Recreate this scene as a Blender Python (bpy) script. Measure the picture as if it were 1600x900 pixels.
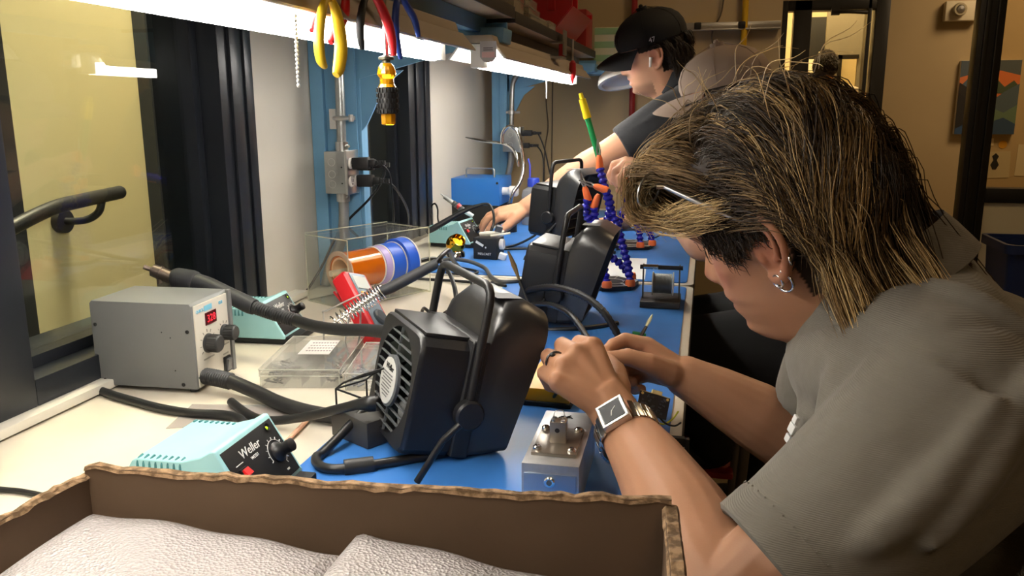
import bpy, bmesh, math, random
import numpy as np
from mathutils import Matrix, Vector, Euler

for o in list(bpy.data.objects): bpy.data.objects.remove(o)
S = bpy.context.scene
C = S.collection
PI = math.pi
ZB = 0.90                       # height of the bench top

# ------------------------------------------------------------------ camera
cam_data = bpy.data.cameras.new('camera')
cam = bpy.data.objects.new('camera', cam_data); C.objects.link(cam)
cam_data.sensor_width = 36.0
cam_data.lens = 1300.0 / 1600.0 * 36.0
cam_data.clip_start = 0.02
_R = Vector((0.97469981, 0.22348377, -0.00390981)); _U = Vector((-0.04345645, 0.20663089, 0.97745343)); _F = Vector((-0.21925286, 0.95255377, -0.2111149))
cam.matrix_world = Matrix(((_R.x, _U.x, -_F.x, 0.795), (_R.y, _U.y, -_F.y, 0.0), (_R.z, _U.z, -_F.z, ZB + 0.37), (0, 0, 0, 1)))
S.camera = cam

# ------------------------------------------------------------------ world, exposure
w = bpy.data.worlds.new('world'); S.world = w; w.use_nodes = True
w.node_tree.nodes['Background'].inputs[0].default_value = (0.9, 0.8, 0.65, 1)
w.node_tree.nodes['Background'].inputs[1].default_value = 0.03
S.view_settings.view_transform = 'Standard'; S.view_settings.look = 'None'
S.view_settings.gamma = 1.0; S.view_settings.use_curve_mapping = False
S.view_settings.exposure = 0.55
TUBE_POWER = 26.0               # emission of the fluorescent tubes over the bench
PANEL_POWER = 14.0               # emission of the warm ceiling panels in the room
HALL_POWER = 340.0                # emission of the hallway lamps behind the windows

# ------------------------------------------------------------------ helpers
def lin(h):
    h = h.lstrip('#'); out = []
    for i in (0, 2, 4):
        c = int(h[i:i+2], 16) / 255
        out.append(c / 12.92 if c <= 0.04045 else ((c + 0.055) / 1.055) ** 2.4)
    return (*out, 1.0)
MATS = {}
def mat(name, col='#808080', rough=0.5, metal=0.0, bump=None, var=None, spec=0.5, coat=0.0, emit=None, trans=0.0, ior=1.45, alpha=1.0, attr=None, sss=0.0, sheen=0.0):
    """bump=(scale,strength,distance); var=(scale,colour2,lo,hi)"""
    if name in MATS: return MATS[name]
    m = bpy.data.materials.new(name); m.use_nodes = True; MATS[name] = m
    nt = m.node_tree; b = nt.nodes['Principled BSDF']; L = nt.links
    b.inputs['Base Color'].default_value = lin(col); b.inputs['Roughness'].default_value = rough
    b.inputs['Metallic'].default_value = metal; b.inputs['Specular IOR Level'].default_value = spec
    b.inputs['Coat Weight'].default_value = coat; b.inputs['Coat Roughness'].default_value = 0.15
    b.inputs['Transmission Weight'].default_value = trans; b.inputs['IOR'].default_value = ior; b.inputs['Alpha'].default_value = alpha
    if sss: b.inputs['Subsurface Weight'].default_value = sss; b.inputs['Subsurface Radius'].default_value = (0.012, 0.005, 0.003); b.inputs['Subsurface Scale'].default_value = 0.6
    if sheen: b.inputs['Sheen Weight'].default_value = sheen
    if emit: b.inputs['Emission Color'].default_value = lin(emit[0]); b.inputs['Emission Strength'].default_value = emit[1]
    tc = None
    if var or bump: tc = nt.nodes.new('ShaderNodeTexCoord')
    if var:
        n = nt.nodes.new('ShaderNodeTexNoise'); n.inputs['Scale'].default_value = var[0]; n.inputs['Detail'].default_value = 5
        L.new(tc.outputs['Object'], n.inputs['Vector'])
        r = nt.nodes.new('ShaderNodeValToRGB'); r.color_ramp.elements[0].color = lin(col); r.color_ramp.elements[1].color = lin(var[1])
        r.color_ramp.elements[0].position = var[2]; r.color_ramp.elements[1].position = var[3]
        L.new(n.outputs['Fac'], r.inputs['Fac']); L.new(r.outputs['Color'], b.inputs['Base Color'])
    if attr:
        a = nt.nodes.new('ShaderNodeVertexColor'); a.layer_name = attr; L.new(a.outputs['Color'], b.inputs['Base Color'])
    if bump:
        n = nt.nodes.new('ShaderNodeTexNoise'); n.inputs['Scale'].default_value = bump[0]; n.inputs['Detail'].default_value = 4
        L.new(tc.outputs['Object'], n.inputs['Vector'])
        k = nt.nodes.new('ShaderNodeBump'); k.inputs['Strength'].default_value = bump[1]; k.inputs['Distance'].default_value = bump[2]
        L.new(n.outputs['Fac'], k.inputs['Height']); L.new(k.outputs['Normal'], b.inputs['Normal'])
    return m
def glass_mat(name, tint='#ffffff', rough=0.02, base=0.0, basecol='#ffffff', ior=1.45):
    """thin clear sheet: fresnel reflection over a straight-through tint, plus a little haze"""
    if name in MATS: return MATS[name]
    m = bpy.data.materials.new(name); m.use_nodes = True; MATS[name] = m
    nt = m.node_tree; nt.nodes.clear(); N = nt.nodes.new; L = nt.links
    out = N('ShaderNodeOutputMaterial'); t = N('ShaderNodeBsdfTransparent'); t.inputs[0].default_value = lin(tint)
    g = N('ShaderNodeBsdfGlossy'); g.inputs['Roughness'].default_value = rough
    lw = N('ShaderNodeLayerWeight'); lw.inputs[0].default_value = .5; pw = N('ShaderNodeMath'); pw.operation = 'POWER'; pw.inputs[1].default_value = 5.0; L.new(lw.outputs['Facing'], pw.inputs[0])
    r0 = ((ior-1)/(ior+1))**2; fr = N('ShaderNodeMath'); fr.operation = 'MULTIPLY_ADD'; fr.inputs[1].default_value = 1-r0; fr.inputs[2].default_value = r0; L.new(pw.outputs[0], fr.inputs[0])
    mx = N('ShaderNodeMixShader'); L.new(fr.outputs[0], mx.inputs[0]); L.new(t.outputs[0], mx.inputs[1]); L.new(g.outputs[0], mx.inputs[2])
    last = mx
    if base:
        d = N('ShaderNodeBsdfDiffuse'); d.inputs[0].default_value = lin(basecol)
        tl = N('ShaderNodeBsdfTranslucent'); tl.inputs[0].default_value = lin(basecol); md = N('ShaderNodeMixShader'); md.inputs[0].default_value = .5; L.new(d.outputs[0], md.inputs[1]); L.new(tl.outputs[0], md.inputs[2])
        m2 = N('ShaderNodeMixShader'); m2.inputs[0].default_value = base
        L.new(mx.outputs[0], m2.inputs[1]); L.new(md.outputs[0], m2.inputs[2]); last = m2
    L.new(last.outputs[0], out.inputs[0]); return m

def tag(o, label=None, cat=None, group=None, kind=None):
    if label: o['label'] = label
    if cat: o['category'] = cat
    if group: o['group'] = group
    if kind: o['kind'] = kind
    return o
def thing(name, label, cat, loc=(0, 0, 0), rot=(0, 0, 0), group=None):
    o = bpy.data.objects.new(name, None); C.objects.link(o); o.empty_display_size = 0.02
    o.location = loc; o.rotation_euler = rot
    return tag(o, label, cat, group)
def world_of(o):
    m = o.matrix_basis.copy()
    while o.parent: o = o.parent; m = o.matrix_basis @ m
    return m
def catmull(P, n):
    P = [Vector(p) for p in P]
    if n <= 1 or len(P) < 3: return P
    out = []
    for i in range(len(P) - 1):
        p0 = P[max(i-1, 0)]; p1 = P[i]; p2 = P[i+1]; p3 = P[min(i+2, len(P)-1)]
        for k in range(n):
            t = k / n
            out.append(0.5 * ((2*p1) + (p2-p0)*t + (2*p0-5*p1+4*p2-p3)*t*t + (3*p1-p0-3*p2+p3)*t**3))
    out.append(P[-1]); return out
class MB:
    def __init__(s): s.v = []; s.f = []; s.M = Matrix.Identity(4)
    def add(s, vs, fs):
        b = len(s.v); s.v += [tuple(s.M @ Vector(v)) for v in vs]; s.f += [tuple(b + i for i in f) for f in fs]; return s
    def box(s, c, d, rot=None, top=None):
        x, y, z = d[0]/2, d[1]/2, d[2]/2; tx, ty = (top or (1, 1))
        vs = [(-x,-y,-z),(x,-y,-z),(x,y,-z),(-x,y,-z),(-x*tx,-y*ty,z),(x*tx,-y*ty,z),(x*tx,y*ty,z),(-x*tx,y*ty,z)]
        R = Euler(rot).to_matrix() if rot else Matrix.Identity(3)
        vs = [R @ Vector(v) + Vector(c) for v in vs]
        return s.add(vs, [(0,3,2,1),(4,5,6,7),(0,1,5,4),(1,2,6,5),(2,3,7,6),(3,0,4,7)])
    def bb(s, x0, x1, y0, y1, z0, z1): return s.box(((x0+x1)/2, (y0+y1)/2, (z0+z1)/2), (abs(x1-x0), abs(y1-y0), abs(z1-z0)))
    def loft(s, rings, cap=True, closed=False):
        n = len(rings[0]); vs = [v for r in rings for v in r]; fs = []
        m = len(rings)
        for i in range(m if closed else m-1):
            a = i*n; b = ((i+1) % m)*n
            for j in range(n): k = (j+1) % n; fs.append((a+j, a+k, b+k, b+j))
        if cap and not closed: fs.append(tuple(reversed(range(n)))); fs.append(tuple((m-1)*n + j for j in range(n)))
        return s.add(vs, fs)
    def tube(s, P, r, seg=8, sub=1, closed=False, caps=True, flat=1.0):
        P = catmull(P, sub) if not closed else [Vector(p) for p in P]
        n = len(P); R = r if isinstance(r, (list, tuple)) else [r]*n
        if len(R) != n:
            q = np.linspace(0, len(R)-1, n); R = list(np.interp(q, range(len(R)), R))
        T = []
        for i in range(n):
            a = P[(i-1) % n] if closed else P[max(i-1, 0)]; b = P[(i+1) % n] if closed else P[min(i+1, n-1)]
            t = (b-a); T.append(t.normalized() if t.length > 1e-9 else Vector((0,0,1)))
        u = T[0].orthogonal().normalized()
        rings = []
        for i in range(n):
            u = (u - T[i]*u.dot(T[i])); u = u.normalized() if u.length > 1e-6 else T[i].orthogonal().normalized()
            v = T[i].cross(u)
            rings.append([P[i] + (u*math.cos(2*PI*k/seg) + v*flat*math.sin(2*PI*k/seg))*R[i] for k in range(seg)])
        return s.loft(rings, cap=caps, closed=closed)
    def cyl(s, a, b, r, r2=None, seg=20): return s.tube([a, b], [r, r if r2 is None else r2], seg=seg)
    def lathe(s, prof, seg=24, at=(0,0,0), axis=(0,0,1), cap=True):
        q = Vector((0,0,1)).rotation_difference(Vector(axis).normalized()); at = Vector(at)
        rings = [[at + q @ Vector((r*math.cos(2*PI*k/seg), r*math.sin(2*PI*k/seg), z)) for k in range(seg)] for r, z in prof]
        return s.loft(rings, cap=cap)
    def ball(s, c, r, seg=14, rings=9, rot=None):
        r = r if isinstance(r, (tuple, list)) else (r, r, r); R = Euler(rot).to_matrix() if rot else Matrix.Identity(3)
        vs = [R @ Vector((0,0,-r[2])) + Vector(c)]; fs = []
        for i in range(1, rings):
            a = -PI/2 + PI*i/rings
            for j in range(seg): vs.append(R @ Vector((r[0]*math.cos(a)*math.cos(2*PI*j/seg), r[1]*math.cos(a)*math.sin(2*PI*j/seg), r[2]*math.sin(a))) + Vector(c))
        vs.append(R @ Vector((0,0,r[2])) + Vector(c)); t = len(vs)-1
        for j in range(seg):
            k = (j+1) % seg; fs.append((0, 1+k, 1+j)); b = 1+(rings-2)*seg; fs.append((t, b+j, b+k))
            for i in range(rings-2): a = 1+i*seg; fs.append((a+j, a+k, a+seg+k, a+seg+j))
        return s.add(vs, fs)
    def prism(s, poly, h0, h1, M=None):
        """poly in local xz plane, extruded along y from h0 to h1 (or through M)"""
        a = [Vector((p[0], h0, p[1])) for p in poly]; b = [Vector((p[0], h1, p[1])) for p in poly]
        if M: a = [M @ v for v in a]; b = [M @ v for v in b]
        return s.loft([a, b])
    def build(s, name, m, parent=None, bevel=0, seg=2, smooth=30, world=False):
        me = bpy.data.meshes.new(name)
        vs = s.v
        if world and parent is not None:
            inv = world_of(parent).inverted(); vs = [tuple(inv @ Vector(v)) for v in vs]
        me.from_pydata(vs, [], s.f); me.validate()
        bm = bmesh.new(); bm.from_mesh(me); bmesh.ops.recalc_face_normals(bm, faces=bm.faces)
        if bevel:
            es = [e for e in bm.edges if len(e.link_faces) == 2 and e.calc_face_angle() > math.radians(28)]
            try: bmesh.ops.bevel(bm, geom=es, offset=bevel, segments=seg, profile=0.6, affect='EDGES', clamp_overlap=True)
            except Exception: pass
        bm.to_mesh(me); bm.free()
        if smooth:
            me.shade_smooth()
            if smooth < 180: me.set_sharp_from_angle(angle=math.radians(smooth))
        o = bpy.data.objects.new(name, me); C.objects.link(o)
        if m: me.materials.append(m if not isinstance(m, str) else MATS[m])
        if parent is not None: o.parent = parent
        return o
def copy_tree(o, parent=None):
    c = o.copy(); C.objects.link(c); c.parent = parent
    for ch in list(o.children):
        if ch is not c: copy_tree(ch, c)
    return c
def struct(o): o['kind'] = 'structure'; return o
def lettering(name, txt, size, m, parent, loc, xdir, ydir, world=False, depth=0.0003, align='LEFT', shear=0.0):
    cu = bpy.data.curves.new(name, 'FONT'); cu.body = txt; cu.size = size; cu.extrude = depth; cu.align_x = align; cu.resolution_u = 2; cu.shear = shear
    t = bpy.data.objects.new('tmp_text', cu); C.objects.link(t)
    me = bpy.data.meshes.new_from_object(t.evaluated_get(bpy.context.evaluated_depsgraph_get()))
    bpy.data.objects.remove(t); bpy.data.curves.remove(cu)
    x = Vector(xdir).normalized(); z = x.cross(Vector(ydir)).normalized(); y = z.cross(x)
    M = Matrix(((x.x,y.x,z.x,loc[0]),(x.y,y.y,z.y,loc[1]),(x.z,y.z,z.z,loc[2]),(0,0,0,1)))
    if world: M = world_of(parent).inverted() @ M
    me.transform(M); me.name = name
    o = bpy.data.objects.new(name, me); C.objects.link(o); me.materials.append(m); o.parent = parent
    return o
def blob(name, mb, m, parent=None, voxel=0.003, smooth=4, factor=0.5, world=True, colour=None):
    """one continuous skin around overlapping closed pieces (voxel remesh, then relaxed)"""
    me = bpy.data.meshes.new('tmp'); me.from_pydata(mb.v, [], mb.f)
    bm = bmesh.new(); bm.from_mesh(me); bmesh.ops.recalc_face_normals(bm, faces=bm.faces); bm.to_mesh(me); bm.free()
    t = bpy.data.objects.new('tmp_blob', me); C.objects.link(t)
    r = t.modifiers.new('r', 'REMESH'); r.mode = 'VOXEL'; r.voxel_size = voxel
    if smooth: k = t.modifiers.new('s', 'SMOOTH'); k.factor = factor; k.iterations = smooth
    out = bpy.data.meshes.new_from_object(t.evaluated_get(bpy.context.evaluated_depsgraph_get()))
    bpy.data.objects.remove(t); bpy.data.meshes.remove(me)
    out.name = name
    co = np.empty(len(out.vertices)*3, 'f'); out.vertices.foreach_get('co', co); co = co.reshape(-1, 3)
    if colour is not None:
        a = out.color_attributes.new('Col', 'FLOAT_COLOR', 'POINT'); a.data.foreach_set('color', colour(co).astype('f').ravel())
    if parent is not None and world: out.transform(world_of(parent).inverted())
    out.shade_smooth()
    o = bpy.data.objects.new(name, out); C.objects.link(o); out.materials.clear(); out.materials.append(m)
    if parent is not None: o.parent = parent
    return o
rnd = random.Random(7)

# ------------------------------------------------------------------ shared materials
BLACK = mat('black_plastic', '#1c1c1e', 0.4, bump=(900, 0.08, 0.0004))
BLACKM = mat('black_matte', '#17181a', 0.6)
RUBBER = mat('black_rubber', '#1e1f21', 0.5)
CORD = mat('cord_rubber', '#18191b', 0.42)
STEEL = mat('steel', '#c4c4c2', 0.28, 1.0)
CHROME = mat('chrome', '#dadada', 0.12, 1.0)
WHITE = mat('white_plastic', '#e8e6e0', 0.45)
PRINT = mat('white_print', '#e9e9e6', 0.6)
BLUESTEEL = mat('blue_painted_steel', '#6d9dbf', 0.42, spec=0.4, var=(6, '#6391b3', 0.4, 0.7))
TEAL = mat('teal_plastic', '#a2d4d8', 0.42, var=(30, '#9bcfd3', 0.35, 0.7))
REDP = mat('red_plastic', '#c8232b', 0.4)
YELP = mat('yellow_vinyl', '#d8b62c', 0.4)
BLUP = mat('blue_vinyl', '#27408f', 0.4)
GALV = mat('galvanised_steel', '#b2b4b2', 0.36, 0.85, var=(18, '#8f9290', 0.3, 0.75))
ORANGE = mat('orange_plastic', '#e8703a', 0.4)
LOCBLUE = mat('blue_joint_plastic', '#23209e', 0.25)
# ================================================================== room shell
WALLM = mat('wall_paint_light', '#cfc9bd', 0.7, bump=(220, 0.1, 0.0006), var=(2.0, '#c6c0b3', 0.35, 0.7))
BEIGE = mat('wall_paint_beige', '#b09c78', 0.75, bump=(200, 0.1, 0.0006), var=(1.6, '#a7936f', 0.35, 0.7))
FRAMEM = mat('black_aluminium', '#1e2127', 0.32, 0.2, spec=0.6)
GLASS = glass_mat('window_glass', '#eef2ee', 0.0, ior=1.6)
ZC = 2.65
mb = MB(); mb.bb(-1.0, 4.2, -2.5, 9.5, -0.06, 0.0)
FLOORM = mat('floor_concrete', '#7a6a4c', 0.35, bump=(40, 0.1, 0.002), var=(3, '#5f5239', 0.3, 0.75))
struct(mb.build('floor', FLOORM))
mb = MB(); mb.bb(-1.0, 4.2, -2.5, 9.5, ZC, ZC+0.06)
struct(mb.build('ceiling', mat('ceiling_white', '#b9b0a0', 0.8)))
# window wall with two tall openings
W1 = (0.74, 1.365, 0.915, 2.25); W2 = (1.86, 2.345, 0.915, 2.25)
mb = MB()
for y0, y1, z0, z1 in ((-2.5, 3.15, 0, W1[2]), (-2.5, 3.15, W1[3], ZC), (-2.5, W1[0], W1[2], W1[3]), (W1[1], W2[0], W1[2], W1[3]), (W2[1], 3.15, W1[2], W1[3])):
    mb.bb(-0.12, 0, y0, y1, z0, z1)
struct(mb.build('wall_left', WALLM))
def window(name, y0, y1, z0, z1, ls, rs):
    f = struct(bpy.data.objects.new(name, None)); C.objects.link(f); f.location = (0, y0, z0)
    for n, a in (('stile', (-0.07, 0.012, y0, y0+ls, z0, z1)), ('stile', (-0.07, 0.012, y1-rs, y1, z0, z1)), ('bottom_rail', (-0.07, 0.012, y0+ls, y1-rs, z0, z0+0.034)), ('top_rail', (-0.07, 0.012, y0+ls, y1-rs, z1-0.05, z1))):
        m = MB(); m.bb(*a); m.build(n, FRAMEM, f, bevel=0.002, world=True)
    # stepped glazing beads inside the opening
    for n, a in (('glazing_bead', (-0.1, -0.025, y0+ls, y0+ls+0.012, z0+0.034, z1)), ('glazing_bead', (-0.1, -0.025, y1-rs-0.02, y1-rs, z0+0.034, z1)), ('glazing_bead', (-0.1, -0.025, y0+ls, y1-rs, z0+0.034, z0+0.05)), ('cover_strip', (0.012, 0.018, y1-rs*0.72, y1-rs*0.4, z0, z1)), ('cover_strip', (0.012, 0.016, y1-rs*0.25, y1, z0, z1))):
        m = MB(); m.bb(*a); m.build(n, FRAMEM, f, bevel=0.0015, world=True)
    m = MB(); m.bb(-0.052, -0.046, y0+ls, y1-rs, z0+0.03, z1-0.04); m.build('pane', GLASS, f, world=True, smooth=0)
    return f
window('window_1', *W1, 0.072, 0.10)
window('window_2', *W2, 0.03, 0.17)
mb = MB(); mb.bb(0.0, 0.03, 0.2, 1.5, 0.903, 0.915)
struct(mb.build('trim_1', mat('sill_white', '#cdc8bc', 0.5), bevel=0.002))
# hallway behind the windows
YEL = mat('hallway_paint_yellow', '#d8cba0', 0.7, bump=(180, 0.1, 0.0005))
DARKP = mat('hallway_dark_panel', '#22252b', 0.4)
mb = MB(); mb.bb(-0.42, -0.36, 1.19, 1.56, 0.0, 2.6); struct(mb.build('wall_hallway_yellow', YEL))
mb = MB(); mb.bb(-0.42, -0.33, 0.2, 1.19, 0.0, 2.6); struct(mb.build('wall_hallway_dark', DARKP))
mb = MB(); mb.bb(-0.42, -0.33, 1.56, 2.55, 0.0, 2.6); struct(mb.build('wall_hallway_side', DARKP))
mb = MB(); mb.bb(-0.42, -0.36, 2.55, 4.6, 0.0, 2.6); struct(mb.build('wall_hallway_end', mat('hallway_paint_tan', '#8b7a5c', 0.7)))
mb = MB(); mb.bb(-0.42, -0.12, 0.2, 4.6, 2.58, 2.64); struct(mb.build('ceiling_hallway', WALLM))
hl = thing('hallway_lamp', 'recessed warm hallway lamp above the yellow wall behind the window', 'lamp', (-0.23, 1.38, 2.5))
mb = MB(); mb.bb(-0.33, -0.15, 1.18, 1.58, 2.53, 2.575); mb.build('housing', WHITE, hl, world=True, bevel=0.003)
mb = MB(); mb.bb(-0.32, -0.16, 1.19, 1.57, 2.52, 2.53); mb.build('diffuser', mat('hallway_light', '#ffffff', 0.5, emit=('#fff0d0', HALL_POWER)), hl, world=True, smooth=0)
hr = thing('handrail', 'black round handrail on the yellow hallway wall seen through the window', 'handrail', (-0.29, 1.3, 1.09))
mb = MB(); mb.tube([(-0.285, 0.98, 1.045), (-0.285, 1.10, 1.082), (-0.285, 1.20, 1.106), (-0.285, 1.27, 1.112), (-0.285, 1.375, 1.117)], 0.0125, seg=14, sub=5)
mb.ball((-0.285, 1.375, 1.117), 0.0125); mb.build('rail', BLACK, hr, world=True, smooth=60)
mb = MB(); mb.tube([(-0.285, 1.325, 1.106), (-0.29, 1.318, 1.085), (-0.31, 1.305, 1.072), (-0.355, 1.30, 1.07)], 0.007, sub=4); mb.build('bracket', BLACK, hr, world=True, smooth=60)
mb = MB(); mb.cyl((-0.345, 1.30, 1.07), (-0.36, 1.30, 1.07), 0.022); mb.build('wall_plate', BLACK, hr, world=True, bevel=0.002)

# far wall, stub wall and the rest of the room
mb = MB(); mb.bb(-0.12, 1.035, 3.15, 3.27, 0, ZC); struct(mb.build('wall_far', BEIGE))
mb = MB(); mb.bb(0.915, 1.035, 3.27, 6.0, 0, ZC); struct(mb.build('wall_corridor_left', mat('wall_paint_grey', '#8a8378', 0.75)))
YD = 6.0
mb = MB()
mb.bb(1.035, 1.24, YD, YD+0.12, 0, ZC); mb.bb(1.24, 1.905, YD, YD+0.12, 1.95, ZC); mb.bb(1.905, 4.2, YD, YD+0.12, 0, ZC)
struct(mb.build('wall_back', BEIGE))
mb = MB(); mb.bb(4.2, 4.3, -2.5, 9.5, 0, ZC); struct(mb.build('wall_right', BEIGE))
mb = MB(); mb.bb(-1.0, 4.2, -2.6, -2.5, 0, ZC); struct(mb.build('wall_behind', BEIGE))
# glazed door in the back wall: black stiles, narrow side light, glass
d1 = struct(bpy.data.objects.new('door_1', None)); C.objects.link(d1); d1.location = (1.24, YD, 0)
DOORF = mat('door_frame_black', '#191611', 0.4)
for n, x0, x1, z0, z1 in (('jamb', 1.235, 1.285, 0, 1.95), ('mullion', 1.325, 1.435, 0, 1.95), ('stile', 1.775, 1.80, 0, 1.95), ('jamb', 1.825, 1.91, 0, 1.95), ('head', 1.285, 1.825, 1.885, 1.95), ('bottom_rail', 1.285, 1.825, 0, 0.2)):
    m = MB(); m.bb(x0, x1, YD-0.03, YD+0.09, z0, z1); m.build(n, DOORF, d1, bevel=0.004, world=True)
DG = glass_mat('door_glass', '#f6f0e2', 0.0, ior=1.3)
for x0, x1 in ((1.285, 1.325), (1.435, 1.775), (1.80, 1.825)):
    m = MB(); m.bb(x0, x1, YD+0.02, YD+0.026, 0.2, 1.885); m.build('pane', DG, d1, world=True, smooth=0)
m = MB(); m.tube([(1.56, YD-0.05, 1.87), (1.66, YD-0.06, 1.868), (1.77, YD-0.04, 1.862)], 0.012, sub=3); m.bb(1.55, 1.60, YD-0.06, YD-0.03, 1.85, 1.90); m.build('door_closer', DOORF, d1, world=True)
# room beyond the door
CREAM = mat('beyond_wall_cream', '#d9cba4', 0.7)
mb = MB(); mb.bb(0.9, 4.2, 9.3, 9.4, 0, ZC); struct(mb.build('wall_beyond', CREAM))
mb = MB(); mb.bb(0.9, 0.98, 6.12, 9.3, 0, ZC); struct(mb.build('wall_beyond_left', CREAM))
# grey inner door standing open beyond the glass
d2 = struct(bpy.data.objects.new('door_2', None)); C.objects.link(d2); d2.location = (1.8, 7.0, 0)
GREYD = mat('door_paint_grey', '#7d7868', 0.55)
for n, x0, x1, z0, z1 in (('stile', 1.66, 1.76, 0, 2.02), ('stile', 1.90, 2.06, 0, 2.02), ('top_rail', 1.76, 1.90, 1.66, 2.02), ('bottom_rail', 1.76, 1.90, 0, 0.8)):
    m = MB(); m.bb(x0, x1, 7.0, 7.05, z0, z1); m.build(n, GREYD, d2, world=True)
m = MB(); m.bb(1.755, 1.785, 6.985, 7.06, 0.8, 1.66); m.bb(1.755, 1.905, 6.985, 7.06, 1.63, 1.66); m.build('light_frame', DOORF, d2, world=True)
m = MB(); m.bb(1.785, 1.90, 7.02, 7.03, 0.8, 1.64); m.build('pane', DG, d2, world=True, smooth=0)
m = MB(); m.bb(1.95, 1.985, 6.985, 7.0, 1.28, 1.38); m.build('card_reader', DOORF, d2, world=True)
m = MB(); m.bb(1.925, 1.99, 6.992, 7.0, 1.0, 1.17); m.build('notice', WHITE, d2, world=True)
mb = MB(); mb.bb(1.53, 1.85, 7.6, 7.64, 1.62, 2.0); tag(mb.build('notice_board', BLACKM, bevel=0.003), 'black notice board on the wall beyond the glazed door', 'notice board')
mb = MB(); mb.bb(1.5, 1.68, 7.55, 7.6, 1.05, 1.66); mb.bb(1.68, 1.84, 7.55, 7.58, 1.3, 1.72)
tag(mb.build('paper_sheet', mat('poster_paper', '#e3d9bd', 0.7), bevel=0.002), 'pale papers hung under the black board beyond the glazed door', 'paper')
mb = MB(); mb.bb(0.98, 2.6, 7.66, 7.72, 0, ZC); struct(mb.build('wall_beyond_near', CREAM))
lamp = thing('beyond_ceiling_lamp', 'bright ceiling panel in the room beyond the glazed door', 'lamp', (1.6, 6.7, ZC-0.05))
mb = MB(); mb.bb(1.2, 2.0, 6.4, 7.0, ZC-0.04, ZC); mb.build('housing', WHITE, lamp, world=True)
mb = MB(); mb.bb(1.22, 1.98, 6.42, 6.98, ZC-0.05, ZC-0.04); mb.build('diffuser', mat('beyond_light', '#ffffff', 0.5, emit=('#ffe8bc', 26.0)), lamp, world=True, smooth=0)
# interior glass partition on the right
p3 = struct(bpy.data.objects.new('window_3', None)); C.objects.link(p3); p3.location = (1.88, 4.0, 0)
for n, x0, x1, z0, z1 in (('post', 1.885, 1.985, 0, ZC), ('mid_rail', 1.985, 4.2, 0.862, 0.925), ('top_rail', 1.985, 4.2, 2.3, 2.38)):
    m = MB(); m.bb(x0, x1, 3.97, 4.05, z0, z1); m.build(n, DOORF, p3, bevel=0.004, world=True)
m = MB(); m.bb(1.905, 1.925, 3.955, 3.97, 0, ZC); m.bb(1.95, 1.962, 3.955, 3.97, 0, ZC); m.build('moulding', DOORF, p3, bevel=0.003, world=True)
m = MB(); m.bb(1.985, 4.2, 4.005, 4.012, 0.925, 2.3); m.build('pane', DG, p3, world=True, smooth=0)
m = MB(); m.bb(1.985, 4.2, 3.99, 4.03, 0.0, 0.862); m.build('lower_panel', mat('panel_cream', '#cfc3a2', 0.7), p3, world=True)
# ceiling panels of the room
for k, (x, y) in enumerate(((1.6, 2.2), (2.9, 5.0), (1.4, -1.2))):
    L_ = thing('ceiling_panel', ['warm ceiling light panel above the aisle right of the bench', 'warm ceiling light panel behind the glass partition', 'warm ceiling light panel behind the photographer'][k], 'ceiling light', (x, y, ZC-0.05))
    mb = MB(); mb.bb(-0.31, 0.31, -0.31, 0.31, 0.01, 0.05); mb.build('frame', WHITE, L_, bevel=0.003)
    mb = MB(); mb.bb(-0.29, 0.29, -0.29, 0.29, 0.0, 0.01); mb.build('diffuser', mat('panel_light_%d' % k, '#ffffff', 0.5, emit=('#ffdcac', PANEL_POWER*(.5, 1.1, .5)[k])), L_, smooth=0)

# ---- things on the far walls
e = thing('emergency_light', 'white wall emergency light with one round lamp by the painting', 'emergency light', (2.32, YD, 1.85))
mb = MB(); mb.bb(-0.095, 0.10, -0.07, 0, -0.055, 0.065); mb.build('case', mat('emergency_case', '#cfc4aa', 0.5), e, bevel=0.008)
mb = MB(); mb.lathe([(0.035, 0), (0.042, 0.02), (0.036, 0.045), (0.0, 0.046)], at=(-0.02, -0.07, 0.01), axis=(0, -1, 0)); mb.build('lamp_head', mat('emergency_head', '#a59a80', 0.35), e)
mb = MB(); mb.lathe([(0.026, 0), (0.02, 0.006), (0.0, 0.008)], at=(-0.02, -0.116, 0.01), axis=(0, -1, 0)); mb.build('lens', STEEL, e)
# framed canvas: plain generic landscape of hills under an orange sky
pt = thing('painting', 'canvas painting of dark hills under an orange sky on back wall', 'painting', (2.53, YD-0.035, 1.33))
mb = MB(); mb.bb(-0.175, 0.175, 0.0, 0.035, -0.235, 0.225); mb.build('canvas', mat('canvas_edge', '#d8d0bd', 0.7), pt, bevel=0.002)
def paint_patch(name, poly, col, d):
    m = MB(); m.prism(poly, -d, -d+0.001); m.build(name, mat('paint_'+col, col, 0.65), pt, smooth=0)
paint_patch('paint_sky', [(-.174,-.234),(.174,-.234),(.174,.224),(-.174,.224)], '#4a545c', .001)
paint_patch('paint_glow', [(-.174,.0),(.174,.0),(.174,.13),(.06,.16),(-.06,.155),(-.174,.12)], '#c9703f', .002)
paint_patch('paint_sun', [(.02+.035*math.cos(a*PI/8), .105+.035*math.sin(a*PI/8)) for a in range(16)], '#d8a23c', .003)
paint_patch('paint_peak', [(-.02,.05),(.04,.11),(.09,.06),(.14,.1),(.174,.06),(.174,.02),(-.02,.02)], '#3f4f3e', .004)
paint_patch('paint_hill', [(-.174,.06),(-.12,.12),(-.09,.06),(-.05,.0),(.0,-.05),(.09,.03),(.174,.08),(.174,-.16),(-.174,-.16)], '#4a5b6a', .005)
paint_patch('paint_meadow', [(-.174,-.06),(-.06,-.12),(.03,-.07),(.1,-.1),(.174,-.05),(.174,-.22),(-.174,-.22)], '#5c7462', .006)
paint_patch('paint_shore', [(-.174,-.14),(-.08,-.1),(.0,-.17),(.1,-.13),(.174,-.17),(.174,-.234),(-.174,-.234)], '#2c4668', .007)
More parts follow.
